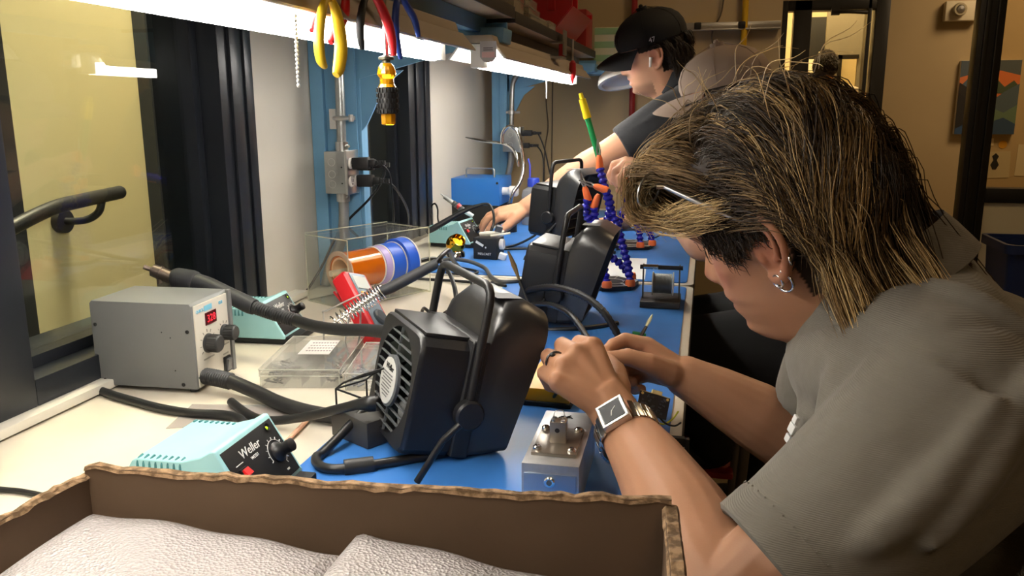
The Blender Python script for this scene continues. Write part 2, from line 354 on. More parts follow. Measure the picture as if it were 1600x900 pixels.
paint_patch('paint_trunk', [(-.174,-.2),(-.12,-.17),(-.11,-.08),(-.13,.02),(-.174,.04)], '#201c1a', .008)
paint_patch('paint_crown', [(-.174,.09),(-.13,.06),(-.10,-.01),(-.14,.0),(-.174,.03)], '#26211e', .009)
pp = [(2.57, 1.045, .07, .045, '#ddd2b0', 'small white card pinned under the painting'), (2.66, 1.03, .05, .05, '#c9952f', 'small orange round note pinned under the painting'), (2.62, .90, .19, .17, '#b5a98a', 'large pale drawing pinned low behind the glass partition'), (2.83, .93, .16, .2, '#c4b99c', 'grey drawing sheet pinned right of the pale drawing')]
for x, z, a, b, c, l in pp:
    m = MB()
    if 'round' in l: m.lathe([(a/2, 0), (a/2, .003)], at=(x, YD, z), axis=(0, -1, 0))
    else: m.box((x, YD-.0015, z), (a, .003, b), rot=(0, rnd.uniform(-.06, .06), 0))
    tag(m.build('pinned_paper', mat('paper_'+c, c, .8)), l, 'paper')
m = MB(); m.prism([(2.60,.90),(2.615,.93),(2.605,.955),(2.625,.975),(2.645,.955),(2.635,.93),(2.65,.90),(2.635,.87),(2.615,.87)], YD-.005, YD-.0035); tag(m.build('drawn_silhouette', BLACKM, smooth=0), 'black silhouette drawing stuck on the pale pinned sheet', 'drawing')
# recycling bin in front of the partition
b = thing('recycling_bin', 'dark blue plastic recycling bin standing before the glass partition', 'bin', (2.13, 3.62, 0))
BINM = mat('bin_blue', '#17264f', 0.45)
mb = MB()
def rr(hx, hy, z, r=.03, n=4):
    out = []
    for cx, cy, a0 in ((hx-r, hy-r, 0), (-hx+r, hy-r, 90), (-hx+r, -hy+r, 180), (hx-r, -hy+r, 270)):
        for k in range(n+1): a = math.radians(a0+90*k/n); out.append((cx+r*math.cos(a), cy+r*math.sin(a), z))
    return out
mb.loft([rr(.15,.12,0), rr(.19,.15,.74), rr(.183,.143,.74), rr(.145,.115,.02)]); mb.build('body', BINM, b, smooth=40)
mb = MB(); mb.loft([rr(.19,.15,.72), rr(.205,.165,.72), rr(.205,.165,.755), rr(.19,.15,.755)], closed=True); mb.build('rim', BINM, b, smooth=40)
for k in range(3):
    a = 2*PI*k/3
    m = MB(); m.prism([(-.1+.03*math.cos(a+t), .5+.03*math.sin(a+t)) for t in (-.5, .5)] + [(-.1+.045*math.cos(a+.9), .5+.045*math.sin(a+.9)), (-.1+.02*math.cos(a+.2), .5+.02*math.sin(a+.2))], -.149, -.141); m.build('recycle_arrow', mat('bin_print', '#8d98b4', .6), b, smooth=0)
# wall rail with black clamp, pipes and cords on the far wall
t = thing('wall_rail', 'thin steel wall rail behind the man in the black cap', 'rail', (.77, 3.14, 1.55))
mb = MB(); mb.bb(-.2, .26, -.012, .01, -.012, .012); mb.bb(-.2, .26, -.02, -.008, -.016, -.010); mb.build('channel', STEEL, t, bevel=.001)
for x in (-.02, .13):
    mb = MB(); mb.bb(x-.012, x+.012, -.026, -.008, -.012, .012); mb.build('clamp', BLACK, t, bevel=.004)
def pipe(name, x, z0, z1, col, lab, r=.011):
    m = MB(); m.cyl((x, 3.13, z0), (x, 3.13, z1), r, seg=14); m.cyl((x, 3.13, z0+.4), (x, 3.13, z0+.43), r*1.35, seg=14)
    return tag(m.build(name, mat('pipe_'+col, col, .4), smooth=50), lab, 'pipe')
pipe('vertical_pipe', .527, .2, 2.5, '#8d1f22', 'dark red vertical pipe on the far beige wall')
pipe('vertical_pipe', .909, 1.3, 2.5, '#c39a1e', 'yellow vertical pipe on the far wall near the corner')
for P, l in (([(.205,3.135,1.5),(.207,3.135,1.3),(.215,3.135,1.2),(.202,3.135,1.1),(.205,3.135,.9)], 'thin dark cord hanging down the far wall, the wavy one'), ([(.232,3.135,1.5),(.231,3.135,1.3),(.230,3.135,1.1),(.229,3.135,.9)], 'thin dark cord hanging straight down the far wall')):
    m = MB(); m.tube(P, .0026, seg=6, sub=6); tag(m.build('hanging_cable', mat('cord_brown', '#5d5140', .6), smooth=60), l, 'cord')
m = MB(); m.tube([(.84,3.135,1.75),(.83,3.135,1.6),(.80,3.135,1.52),(.83,3.135,1.4)], .003, seg=6, sub=6); tag(m.build('hanging_cable', MATS['cord_brown'], smooth=60), 'thin cord looping over the wall rail beside the yellow pipe', 'cord')
# ================================================================== workbenches
LAM = mat('bench_laminate', '#d8d0c0', 0.38, var=(9, '#cfc6b4', 0.4, 0.7), bump=(60, 0.03, 0.001))
EDGE = mat('bench_edge_cream', '#d6cba8', 0.5)
MATBLUE = mat('blue_mat', '#3a79c6', 0.42, var=(14, '#356fb9', 0.35, 0.7), bump=(500, 0.06, 0.0006))
DARKSTEEL = mat('bench_frame_dark', '#2b2823', 0.5)
def rrect(x0, x1, y0, y1, r, z, n=5):
    out = []
    for cx, cy, a0 in ((x1-r, y1-r, 0), (x0+r, y1-r, 90), (x0+r, y0+r, 180), (x1-r, y0+r, 270)):
        for k in range(n+1): a = math.radians(a0+90*k/n); out.append((cx+r*math.cos(a), cy+r*math.sin(a), z))
    return out
def bench(y0, y1, label):
    t = thing('workbench', label, 'workbench', (0.4, y0, 0))
    m = MB(); m.loft([rrect(0.003, 0.783, y0, y1, .02, ZB-.038), rrect(0.003, 0.783, y0, y1, .02, ZB)]); m.build('worktop', LAM, t, world=True, bevel=.0015)
    m = MB(); m.bb(0.783, 0.7845, y0+.02, y1-.02, ZB-.036, ZB-.002); m.build('edge_band', DARKSTEEL, t, world=True)
    m = MB(); m.bb(.70, .73, y0+.05, y1-.05, ZB-.11, ZB-.038); m.bb(.06, .09, y0+.05, y1-.05, ZB-.11, ZB-.038); m.build('apron', DARKSTEEL, t, world=True)
    for x in (.08, .715):
        for y in (max(y0+.06, -.5), y1-.06):
            m = MB(); m.bb(x-.025, x+.025, y-.025, y+.025, 0, ZB-.05); m.build('leg', DARKSTEEL, t, world=True, bevel=.003)
    return t
bench(-.7, 1.764, 'near white laminate workbench carrying the grey station and cardboard box')
bench(1.774, 3.12, 'far white laminate workbench under the blue box by the wall')
def mat_sheet(x0, x1, y0, y1, label):
    m = MB(); m.loft([rrect(x0, x1, y0, y1, .016, ZB+.0003), rrect(x0, x1, y0, y1, .016, ZB+.0023)])
    tag(m.build('bench_mat', MATBLUE, bevel=.0006), label, 'work mat')
mat_sheet(.392, .769, -.4, 1.748, 'blue antistatic mat on the near bench under the large fume extractor')
mat_sheet(.16, .769, 1.79, 3.05, 'blue antistatic mat on the far bench under the brass tip cleaner')
m = MB(); m.box((.592, 1.93, ZB+.0028), (.16, .26, .0008), rot=(0, 0, .05)); tag(m.build('paper_sheet', mat('paper_white', '#dfe3e6', .7)), 'white paper sheet lying behind the front hexagonal helping-hand base', 'paper')

# ================================================================== overhead rack
SHELFW = mat('shelf_underside', '#b8a78c', 0.7); SHELFE = mat('shelf_edge_black', '#1c1b1b', 0.55)
def shelf(y0, y1, z, label, front=.424):
    t = thing('overhead_shelf', label, 'shelf', (.25, y0, z))
    m = MB(); m.bb(.06, front-.003, y0, y1, z, z+.019); m.build('board', SHELFW, t, world=True)
    m = MB(); m.bb(front-.003, front, y0, y1, z-.001, z+.021); m.build('front_edge', SHELFE, t, world=True, bevel=.001)
    m = MB(); m.bb(.06, front, y0-.003, y0, z-.001, z+.021); m.build('end_edge', SHELFE, t, world=True, bevel=.001)
    m = MB(); m.bb(.345, .372, y0+.02, y1-.02, z-.03, z-.0005); m.build('front_beam', BLUESTEEL if y0 < 1 else mat('beam_grey', '#6d6a66', .5), t, world=True, bevel=.002)
    return t
shelf(-.4, 1.648, 1.441, 'near overhead shelf above the hanging pliers')
shelf(1.655, 2.87, 1.434, 'far overhead shelf carrying the red bin and clear cases')
def upright(y, label, x0=0.002, w=.1, d=.055, reach=.40):
    t = thing('rack_upright', label, 'rack post', (x0+w/2, y, ZB))
    m = MB(); m.bb(x0, x0+w, y+.012, y+d, ZB+.0005, 1.9); m.build('web', BLUESTEEL, t, world=True, bevel=.001)
    m = MB(); m.bb(x0, x0+.028, y, y+.014, ZB+.0005, 1.9); m.build('flange', BLUESTEEL, t, world=True, bevel=.001)
    m = MB(); m.bb(x0+w-.03, x0+w, y, y+.014, ZB+.0005, 1.9); m.build('flange', BLUESTEEL, t, world=True, bevel=.001)
    m = MB(); m.bb(x0+w, x0+w+.008, y+.004, y+.012, ZB+.0005, 1.9); m.build('lip', BLUESTEEL, t, world=True, bevel=.001)
    # gusseted arm under the shelf
    m = MB(); m.prism([(x0+w-.01, 1.325), (reach-.07, 1.384), (reach+.015, 1.400), (reach+.015, 1.43), (x0+w-.01, 1.43)], y+.004, y+.012); m.build('arm_plate', BLUESTEEL, t, world=True)
    m = MB(); m.prism([(x0+w-.01, 1.205), (x0+w+.02, 1.24), (x0+w+.06, 1.315), (x0+w+.10, 1.345), (x0+w-.01, 1.345)], y+.006, y+.012); m.build('gusset', BLUESTEEL, t, world=True)
    m = MB(); m.prism([(.31, 1.374), (reach+.015, 1.392), (reach+.018, 1.418), (.31, 1.424)], y-.03, y+.04); m.build('arm_end', BLUESTEEL, t, world=True, bevel=.002)
    return t
upright(1.61, 'blue steel rack post beside the metal outlet box with black plugs')
upright(2.95, 'far blue steel rack post beside the round grey outlet', x0=.045, w=.055)

# ================================================================== fluorescent lamps
TUBEM = mat('fluorescent_tube', '#ffffff', .4, emit=('#fff9f0', TUBE_POWER))
HOUS = mat('lamp_housing', '#a89c8c', .5); REFL = mat('lamp_reflector', '#f0efe9', .35)
def lamp_fix(y0, y1, label, x=.375, z=1.356):
    t = thing('fluorescent_lamp', label, 'lamp', (x, (y0+y1)/2, z))
    m = MB(); P = [(-.055, .004), (-.034, .03), (.034, .03), (.055, .004), (.052, .003), (.032, .0275), (-.032, .0275), (-.052, .003)]
    m.loft([[(x+a, y, z+b) for a, b in P] for y in (y0, y1)]); m.build('reflector', REFL, t, world=True)
    m = MB(); m.prism([(x-.035, z+.031), (x+.035, z+.031), (x+.03, z+.046), (x-.03, z+.046)], y0, y1); m.build('housing', HOUS, t, world=True, bevel=.002)
    m = MB(); m.prism([(x+.0355, z+.031), (x+.0565, z+.005), (x+.055, z+.0035), (x+.034, z+.029)], y0, y1+.02); m.build('side_skirt', HOUS, t, world=True)
    m = MB(); m.cyl((x, y0+.03, z), (x, y1-.03, z), .0135, seg=18); m.build('tube', TUBEM, t, world=True, smooth=60)
    for y in (y0+.018, y1-.018):
        m = MB(); m.bb(x-.014, x+.014, y-.012, y+.012, z-.012, z+.028); m.build('lamp_holder', WHITE, t, world=True, bevel=.002)
    return t
def pull_chain(t, p, q):
    n = 16; m = MB()
    for k in range(n+1):
        c = Vector(p).lerp(Vector(q), k/n); m.ball(c, .0019, seg=8, rings=6)
    m.cyl(p, q, .0005, seg=5); m.build('pull_chain', mat('chain_white', '#d9d9d9', .3, .6), t, world=True)
l1 = lamp_fix(.02, 1.31, 'near fluorescent lamp fixture glowing behind the hanging pliers')
pull_chain(l1, (.43, .72, 1.352), (.43, .719, 1.291))
l2 = lamp_fix(1.54, 2.70, 'far fluorescent lamp fixture with a hanging tag at its end')
pull_chain(l2, (.40, 2.111, 1.342), (.40, 2.112, 1.295))
t = thing('hang_tag', 'grey printed tag hanging at the near end of the far lamp', 'tag', (.40, 1.53, 1.39))
m = MB()
m.prism([(-.0155, 0), (.0155, 0), (.0155, -.028), (.009, -.036), (0, -.038), (-.009, -.036), (-.0155, -.028)], -.0006, .0006); m.build('card', mat('tag_grey', '#b9b4b4', .5), t)
m = MB(); m.bb(-.012, .012, -.0012, -.0006, -.029, -.019); m.build('pink_band', mat('tag_pink', '#e0b8b8', .5), t)
for dz in (-.012, -.0155):
    m = MB(); m.bb(-.009, .009, -.0011, -.0006, dz-.0008, dz+.0008); m.build('print_line', mat('print_grey', '#6b6468', .6), t)

# ================================================================== conduit and outlet on the near post
t = thing('outlet_box', 'galvanised steel outlet box with white receptacles on the near post', 'outlet', (.075, 1.575, 1.145))
m = MB(); m.bb(.052, .096, 1.555, 1.61, 1.103, 1.187); m.build('box', GALV, t, world=True, bevel=.0015)
for z in (1.122, 1.142, 1.166):
    m = MB(); m.lathe([(.0078, 0), (.0078, .0006), (.0068, .0006), (.0068, 0)], at=(.068, 1.555, z), axis=(0, -1, 0), cap=False); m.build('knockout', STEEL, t, world=True)
for z in (1.124, 1.156):
    m = MB(); m.cyl((.089, 1.5552, z), (.089, 1.5545, z), .0016, seg=8); m.build('screw_hole', BLACKM, t, world=True)
m = MB(); m.bb(.096, .102, 1.553, 1.612, 1.101, 1.189); m.build('cover_plate', STEEL, t, world=True, bevel=.002)
RECP = mat('receptacle_white', '#dcd6d0', .4)
for y in (1.569, 1.596):
    for z in (1.127, 1.163):
        m = MB(); m.lathe([(.011, 0), (.011, .002), (.0095, .0035), (0, .0036)], at=(.102, y, z), axis=(1, 0, 0), seg=18); rc = m.build('receptacle', RECP, t, world=True)
        m = MB()
        for dy in (-.0035, .0035): m.bb(.1055, .1059, y+dy-.0007, y+dy+.0007, z-.001, z+.005)
        m.bb(.1055, .1059, y-.0018, y+.0018, z-.0065, z-.003); m.build('slots', BLACKM, rc, world=True)
def conduit(P, label, r=.0095):
    o = thing('conduit', label, 'conduit', P[0]); m = MB(); m.tube(P, r, seg=14, sub=5); m.build('pipe', GALV, o, world=True, smooth=60); return o
c = conduit([(.083, 1.583, 1.9), (.083, 1.583, 1.5), (.081, 1.583, 1.35), (.079, 1.583, 1.19)], 'galvanised conduit rising from the near outlet box along the blue post')
m = MB(); m.bb(.048, .062, 1.598, 1.61, 1.23, 1.27); m.tube([(.06, 1.597, 1.252), (.072, 1.574, 1.252), (.09, 1.572, 1.252), (.099, 1.582, 1.252), (.109, 1.586, 1.252)], .0045, sub=3); m.cyl((.103, 1.58, 1.245), (.103, 1.58, 1.259), .0048); m.build('strap', STEEL, c, world=True)
m = MB(); m.cyl((.079, 1.583, 1.187), (.079, 1.583, 1.205), .013); m.cyl((.079, 1.583, 1.195), (.098, 1.575, 1.197), .003, seg=8); m.build('connector', STEEL, c, world=True, smooth=50)
c = conduit([(.077, 1.583, 1.105), (.077, 1.583, 1.065), (.073, 1.585, 1.03), (.06, 1.59, .99), (.035, 1.597, .95), (.02, 1.60, .905)], 'grey flexible conduit bending down below the near outlet box', r=.0105)
m = MB(); m.cyl((.077, 1.583, 1.103), (.077, 1.583, 1.085), .0135); m.cyl((.077, 1.583, 1.094), (.094, 1.572, 1.094), .0032, seg=8); m.build('connector', STEEL, c, world=True, smooth=50)
c = conduit([(.176, 2.93, 1.41), (.15, 2.93, 1.39), (.131, 2.93, 1.365), (.124, 2.93, 1.33), (.121, 2.93, 1.21)], 'thin galvanised conduit curving down to the far outlet', r=.0085)
m = MB(); m.cyl((.124, 2.92, 1.25), (.124, 2.92, 1.262), .012); m.bb(.10, .15, 2.935, 2.945, 1.252, 1.26); m.build('strap', STEEL, c, world=True)
c = conduit([(.121, 2.93, 1.12), (.118, 2.93, 1.08), (.105, 2.93, 1.03), (.075, 2.93, .98), (.05, 2.93, .91)], 'grey flexible conduit below the far outlet box', r=.011)
t = thing('outlet_box', 'far grey outlet box with two black plugs beside the beige wall', 'outlet', (.13, 2.9, 1.16))
m = MB(); m.bb(.10, .158, 2.88, 2.94, 1.12, 1.205); m.build('box', GALV, t, world=True, bevel=.003)
m = MB(); m.bb(.158, .164, 2.878, 2.942, 1.118, 1.207); m.build('cover_plate', STEEL, t, world=True, bevel=.002)
for z in (1.145, 1.18):
    m = MB(); m.lathe([(.009, 0), (.009, .0006), (.008, .0006), (.008, 0)], at=(.128, 2.88, z), axis=(0, -1, 0), cap=False); m.build('knockout', STEEL, t, world=True)
def plug(label, P, d, cord, r=.0026, size=(.034, .02, .024)):
    o = thing('power_plug', label, 'power plug', P); d = Vector(d).normalized()
    q = Vector((1, 0, 0)).rotation_difference(d).to_matrix().to_4x4(); M0 = Matrix.Translation(P) @ q
    m = MB(); m.M = M0; m.box((size[0]/2, 0, 0), size, top=(1, 1)); m.box((size[0]+.006, 0, 0), (.016, size[1]*.6, size[2]*.6)); m.build('body', BLACK, o, world=True, bevel=.003)
    m = MB(); m.M = M0
    for k in range(4): m.box((size[0]+.016+k*.005, 0, 0), (.003, .009, .009))
    m.build('strain_relief', RUBBER, o, world=True)
    m = MB(); m.tube([tuple(M0 @ Vector((size[0]+.01, 0, 0)))] + list(cord), r, seg=8, sub=6); m.build('cord', CORD, o, world=True, smooth=60)
    return o
plug('upper black plug in the near outlet box', (.106, 1.573, 1.163), (1, .1, .02), [(.163, 1.582, 1.16), (.172, 1.60, 1.14), (.165, 1.63, 1.09), (.15, 1.67, 1.03), (.10, 1.72, .95), (.06, 1.76, .906)])
plug('middle black plug in the near outlet box with a cord swinging back left', (.106, 1.596, 1.16), (1, .1, -.02), [(.16, 1.606, 1.148), (.15, 1.605, 1.12), (.12, 1.609, 1.085), (.06, 1.60, 1.025), (.035, 1.55, .95), (.02, 1.50, .906), (.03, 1.42, .905)])
plug('lower black plug in the near outlet box', (.106, 1.592, 1.127), (1, .1, 0), [(.165, 1.605, 1.124), (.175, 1.64, 1.10), (.16, 1.74, 1.04), (.12, 1.83, .96), (.10, 1.90, .906)])
plug('upper black plug in the far outlet box', (.166, 2.905, 1.185), (1, -.1, 0), [(.225, 2.9, 1.18), (.25, 2.88, 1.13), (.285, 2.8, 1.05), (.32, 2.75, .97), (.36, 2.7, .906)], size=(.036, .022, .02))
plug('lower black plug in the far outlet box', (.166, 2.905, 1.142), (1, -.1, 0), [(.22, 2.9, 1.14), (.245, 2.88, 1.10), (.25, 2.86, 1.0), (.26, 2.84, .906)], size=(.026, .02, .018))

# ================================================================== tools hanging from the near shelf
m = MB(); m.bb(.437, .452, .62, 1.08, 1.462, 1.472); m.bb(.41, .437, .64, .67, 1.462, 1.468); m.bb(.41, .437, 1.03, 1.06, 1.462, 1.468)
tag(m.build('tool_bar', STEEL, bevel=.001), 'steel tool bar along the shelf front holding the pliers', 'tool holder')
def pliers(label, a, b, ma, mb_, r=.0062, hx=0.0):
    top = (Vector(a[0])+Vector(b[0]))/2; o = thing('pliers', label, 'pliers', top)
    for P, mm in ((a, ma), (b, mb_)):
        m = MB(); m.tube(P, [r*.55, r*.8, r*.95, r, r*.9, r*.55], seg=12, sub=6, flat=.75); m.build('handle', mm, o, world=True, smooth=60)
    m = MB(); z = top.z
    m.cyl((top.x-.006, top.y, z+.012), (top.x+.006, top.y, z+.012), .009, seg=16); m.build('pivot', STEEL, o, world=True)
    m = MB()
    for s in (-1, 1): m.prism([(0, z+.004), (.0, z+.02), (.0, z+.05), (.0, z+.07)] if 0 else [(top.y+s*.009, z+.008), (top.y+s*.0095, z+.03), (top.y+s*.003, z+.068), (top.y+s*.0004, z+.068), (top.y+s*.0004, z+.008)], -.004, .004, M=Matrix(((0, 1, 0, top.x), (1, 0, 0, 0), (0, 0, 1, 0), (0, 0, 0, 1))))
    m.build('jaws', STEEL, o, world=True)
    return o
pliers('yellow handled pliers hanging leftmost in front of the lamp', [(.445,.758,1.374),(.445,.746,1.361),(.445,.735,1.336),(.445,.736,1.316),(.445,.744,1.309)], [(.445,.766,1.371),(.445,.777,1.357),(.445,.783,1.331),(.445,.776,1.310),(.445,.768,1.302)], YELP, YELP, r=.0068)
pliers('red handled pliers hanging behind the yellow pair', [(.425,.814,1.383),(.425,.790,1.368),(.425,.773,1.354),(.425,.762,1.343)], [(.425,.842,1.386),(.425,.844,1.380),(.425,.838,1.364),(.425,.817,1.346),(.425,.802,1.335)], REDP, REDP, r=.0055)
pliers('pliers with one black and one red handle above the amber screwdriver', [(.445,.856,1.388),(.445,.841,1.373),(.445,.831,1.350),(.445,.835,1.330)], [(.445,.868,1.389),(.447,.882,1.381),(.452,.897,1.356),(.456,.897,1.327)], BLACKM, REDP, r=.0058)
pliers('small dark blue handled pliers hanging rightmost in front of the lamp', [(.445,.950,1.399),(.445,.939,1.384),(.445,.934,1.356),(.445,.948,1.327)], [(.445,.955,1.400),(.445,.973,1.389),(.445,.999,1.376),(.445,1.014,1.357)], BLUP, BLUP, r=.0048)
sd = thing('screwdriver', 'screwdriver with amber handle and ribbed black grip hanging below the pliers', 'screwdriver', (.445, .902, 1.258))
AMBER = mat('amber_plastic', '#e0a010', .15, trans=.55, ior=1.45, coat=.3)
m = MB(); m.cyl((.445,.902,1.32), (.445,.902,1.452), .0028); m.build('shaft', STEEL, sd, world=True)
m = MB(); m.lathe([(.0035, .078), (.0085, .076), (.0085, .0735), (.0045, .0725), (.0045, .07)], at=(.445,.902,1.25), seg=20); m.build('collar', mat('collar_dark', '#4b4a3c', .4, .6), sd, world=True)
m = MB(); m.lathe([(.0055, .0695), (.0085, .066), (.0105, .060), (.0105, .057), (.0078, .053), (.0078, .047), (.0105, .043), (.0105, .04)], at=(.445,.902,1.25), seg=14); m.build('neck', AMBER, sd, world=True, smooth=20)
m = MB(); m.lathe([(.0108, .0415), (.0112, .03), (.0115, .024), (.0112, .017), (.0105, .0125)], at=(.445,.902,1.252), seg=24); gp = m.build('grip', RUBBER, sd, world=True)
m = MB()
for r_ in range(5):
    for k in range(18):
        a = 2*PI*(k+.5*(r_ % 2))/18; m.box((.445+.0116*math.cos(a), .902+.0116*math.sin(a), 1.2675+r_*.0057), (.002, .0022, .0042), rot=(0, 0, a))
m.build('grip_ribs', RUBBER, gp, world=True)
m = MB(); m.lathe([(.0082, .0135), (.0086, .009), (.008, .001), (.006, .0), (0, 0)], at=(.445,.902,1.252), seg=8); m.build('end_cap', AMBER, sd, world=True, smooth=20)
# red clamp and red screwdriver on the far shelf edge
t = thing('clamp', 'small red clamp gripping the far shelf edge', 'clamp', (.43, 2.15, 1.42))
m = MB(); m.bb(.405, .437, 2.13, 2.17, 1.4335-.004, 1.4335-.001); m.bb(.437, .441, 2.13, 2.17, 1.40, 1.46); m.bb(.405, .437, 2.12, 2.19, 1.392, 1.397); m.build('frame', STEEL, t, world=True)
m = MB(); m.bb(.424, .437, 2.145, 2.175, 1.397, 1.428); m.build('grip', REDP, t, world=True, bevel=.003)
t = thing('screwdriver', 'red screwdriver hanging from the far shelf edge', 'screwdriver', (.435, 2.33, 1.34))
m = MB(); m.cyl((.432, 2.325, 1.395), (.432, 2.325, 1.452), .003, seg=10); m.build('shaft', STEEL, t, world=True)
m = MB(); m.lathe([(.004, .062), (.009, .055), (.010, .035), (.0085, .02), (.004, .006), (.0015, 0)], at=(.432, 2.325, 1.335), seg=12); m.build('handle', mat('dark_red', '#a01c22', .35), t, world=True)

# ================================================================== things on the far shelf
CLEARC = glass_mat('clear_case', '#eceae4', .08, base=.22, basecol='#d9d5cb')
zs = 1.4535
def case_box(x, y, z, d, rz, label):
    t = thing('clear_case', label, 'storage case', (x, y, z), (0, 0, rz)); a, b, h = d
    m = MB(); m.bb(-a/2, a/2, -b/2, b/2, 0, .0015); 
    for sx in (-1, 1): m.bb(sx*a/2-.001, sx*a/2+.001, -b/2, b/2, 0, h*.75)
    for sy in (-1, 1): m.bb(-a/2, a/2, sy*b/2-.001, sy*b/2+.001, 0, h*.75)
    m.build('tray', CLEARC, t)
    m = MB(); m.bb(-a/2-.002, a/2+.002, -b/2-.002, b/2+.002, h*.75, h); m.build('lid', CLEARC, t, bevel=.001)
    m = MB(); m.bb(-a*.4, a*.4, -b*.4, b*.4, .002, h*.4); m.build('contents', mat('case_contents', '#c9c3b4', .7), t)
case_box(.33, 1.76, zs, (.15, .12, .045), .05, 'clear parts case nearest on the far shelf')
case_box(.34, 1.96, zs, (.14, .16, .02), -.04, 'lowest clear case of the small stack before the red bin')
case_box(.335, 1.95, zs+.0205, (.13, .15, .018), .03, 'middle clear case of the small stack before the red bin')
case_box(.33, 1.94, zs+.039, (.13, .13, .018), 0, 'top clear case of the small stack before the red bin')
case_box(.385, 2.10, zs, (.06, .09, .022), 0, 'small clear case beside the front of the red bin')
t = thing('parts_bin', 'large red open front parts bin on the far shelf', 'bin', (.30, 2.38, zs))
REDB = mat('bin_red', '#b3161c', .38)
def binring(x0, x1, y0, y1, z): return [(x0, y0, z), (x1, y0, z), (x1, y1, z), (x0, y1, z)]
m = MB(); m.prism([(-.2, 0), (.09, 0), (.15, .07), (.15, .085), (.10, .085), (.10, .22), (-.2, .22)], -.19, -.184); m.build('side_wall', REDB, t)
m = MB(); m.prism([(-.2, 0), (.09, 0), (.15, .07), (.15, .085), (.10, .085), (.10, .22), (-.2, .22)], .184, .19); m.build('side_wall', REDB, t)
m = MB(); m.bb(-.2, .09, -.184, .184, 0, .006); m.build('bottom', REDB, t)
m = MB(); m.prism([(.085, 0), (.092, 0), (.152, .07), (.146, .074)], -.184, .184); m.build('front_lip', REDB, t)
m = MB(); m.bb(-.2, -.194, -.184, .184, 0, .22); m.build('back_wall', REDB, t)
m = MB(); m.bb(.09, .106, -.196, .196, .213, .224); m.bb(.088, .107, -.196, -.186, .06, .224); m.bb(.088, .107, .186, .196, .06, .224); m.build('rim', REDB, t, bevel=.002)
m = MB(); m.bb(.12, .124, -.05, .02, .04, .07); m.build('label_card', WHITE, t)
# red speaker-like box, white bag, green carton
t = thing('red_box', 'dark red box with a black round opening at the far shelf end', 'box', (.36, 2.74, zs))
m = MB(); m.bb(-.09, .06, -.07, .07, 0, .115); m.build('case', mat('box_dark_red', '#8f2422', .45), t, bevel=.004)
m = MB(); m.lathe([(.034, 0), (.036, .003), (.03, .004), (.028, .001), (0, .001)], at=(-.015, -.0705, .06), axis=(0, -1, 0)); m.build('opening', BLACKM, t)
m = MB(); m.lathe([(.038, 0), (.038, .003), (.034, .003), (.034, 0)], at=(-.015, -.0705, .06), axis=(0, -1, 0), cap=False); m.build('ring', STEEL, t)
m = MB()
for k in range(7): m.ball((.28+rnd.uniform(-.05, .05), 2.97+rnd.uniform(-.03, .03), zs+.03+.03*k), (.07-.006*k, .05-.004*k, .05))
tag(blob('fabric_bag', m, mat('bag_white', '#d6cfb8', .8), None, voxel=.006, smooth=3), 'crumpled off white bag piled at the far shelf end', 'bag')
m = MB(); m.bb(.395, .50, 3.02, 3.1, 1.42, 1.53)
t = thing('carton', 'pale green striped carton at the end of the far shelf', 'box', (.45, 3.06, 1.40))
m = MB(); m.bb(-.05, .05, -.04, .04, 0, .145); m.build('body', mat('carton_cream', '#cdc9a8', .7), t, bevel=.002)
for z in (.03, .075, .12):
    m = MB(); m.bb(-.0505, .0505, -.0405, .0405, z, z+.022); m.build('stripe', mat('carton_green', '#8fae7e', .7), t)
m = MB(); m.bb(.30, .52, 2.99, 3.14, 1.385, 1.4); tag(m.build('wall_bracket_shelf', BLUESTEEL, bevel=.002), 'small blue bracket shelf on the far wall under the green carton', 'shelf')
# ================================================================== cardboard box with foam in the foreground
CARD = mat('cardboard', '#5f4b38', 0.75, var=(7, '#54412f', 0.35, 0.7), bump=(160, 0.15, 0.0008))
CARDE = mat('cardboard_torn_edge', '#96795a', 0.85, var=(130, '#5f4930', 0.42, 0.6), bump=(300, 0.5, 0.002))
bx = thing('cardboard_box', 'open brown cardboard box lined with white foam in the foreground', 'cardboard box', (.57, .37, ZB+.0025))
BL, BR, NR, NL = (.358, .49), (.783, .528), (.815, .235), (.325, .235)
def cwall(name, a, b, h, th=.006, seed=0):
    r = random.Random(seed); n = 46; A = Vector((*a, 0)); B = Vector((*b, 0)); d = (B-A); nrm = Vector((-d.y, d.x, 0)).normalized()
    rows = []
    for k in range(n+1):
        p = A + d*(k/n); p = p + nrm*(.0025*math.sin(k/n*PI)*-1)
        rows.append((p, h + r.uniform(-.0012, .0012) + .0007*math.sin(k*.45+seed)+.0006*math.sin(k*1.7)))
    m = MB(); m.loft([[(p.x-nrm.x*th/2, p.y-nrm.y*th/2, ZB+.003), (p.x+nrm.x*th/2, p.y+nrm.y*th/2, ZB+.003), (p.x+nrm.x*th/2, p.y+nrm.y*th/2, z), (p.x-nrm.x*th/2, p.y-nrm.y*th/2, z)] for p, z in rows])
    w_ = m.build(name, CARD, bx, world=True)
    # torn corrugated lip on top of the wall
    m = MB()
    m.loft([[(p.x-nrm.x*(th/2+.0008+r.uniform(0, .0012)), p.y-nrm.y*(th/2+.0012), z-.0025+r.uniform(-.001, .001)), (p.x+nrm.x*(th/2+.0008), p.y+nrm.y*(th/2+.0008+r.uniform(0, .0012)), z-.0025), (p.x+nrm.x*th*.4, p.y+nrm.y*th*.4, z+r.uniform(.0001, .0013)), (p.x-nrm.x*th*.4, p.y-nrm.y*th*.4, z+r.uniform(.0001, .0013))] for p, z in rows])
    m.build('torn_edge', CARDE, w_, world=True, smooth=0)
cwall('back_wall', BL, BR, 1.012, seed=1)
cwall('side_wall', NL, BL, 1.006, seed=2)
cwall('side_wall', BR, NR, 1.008, th=.009, seed=3)
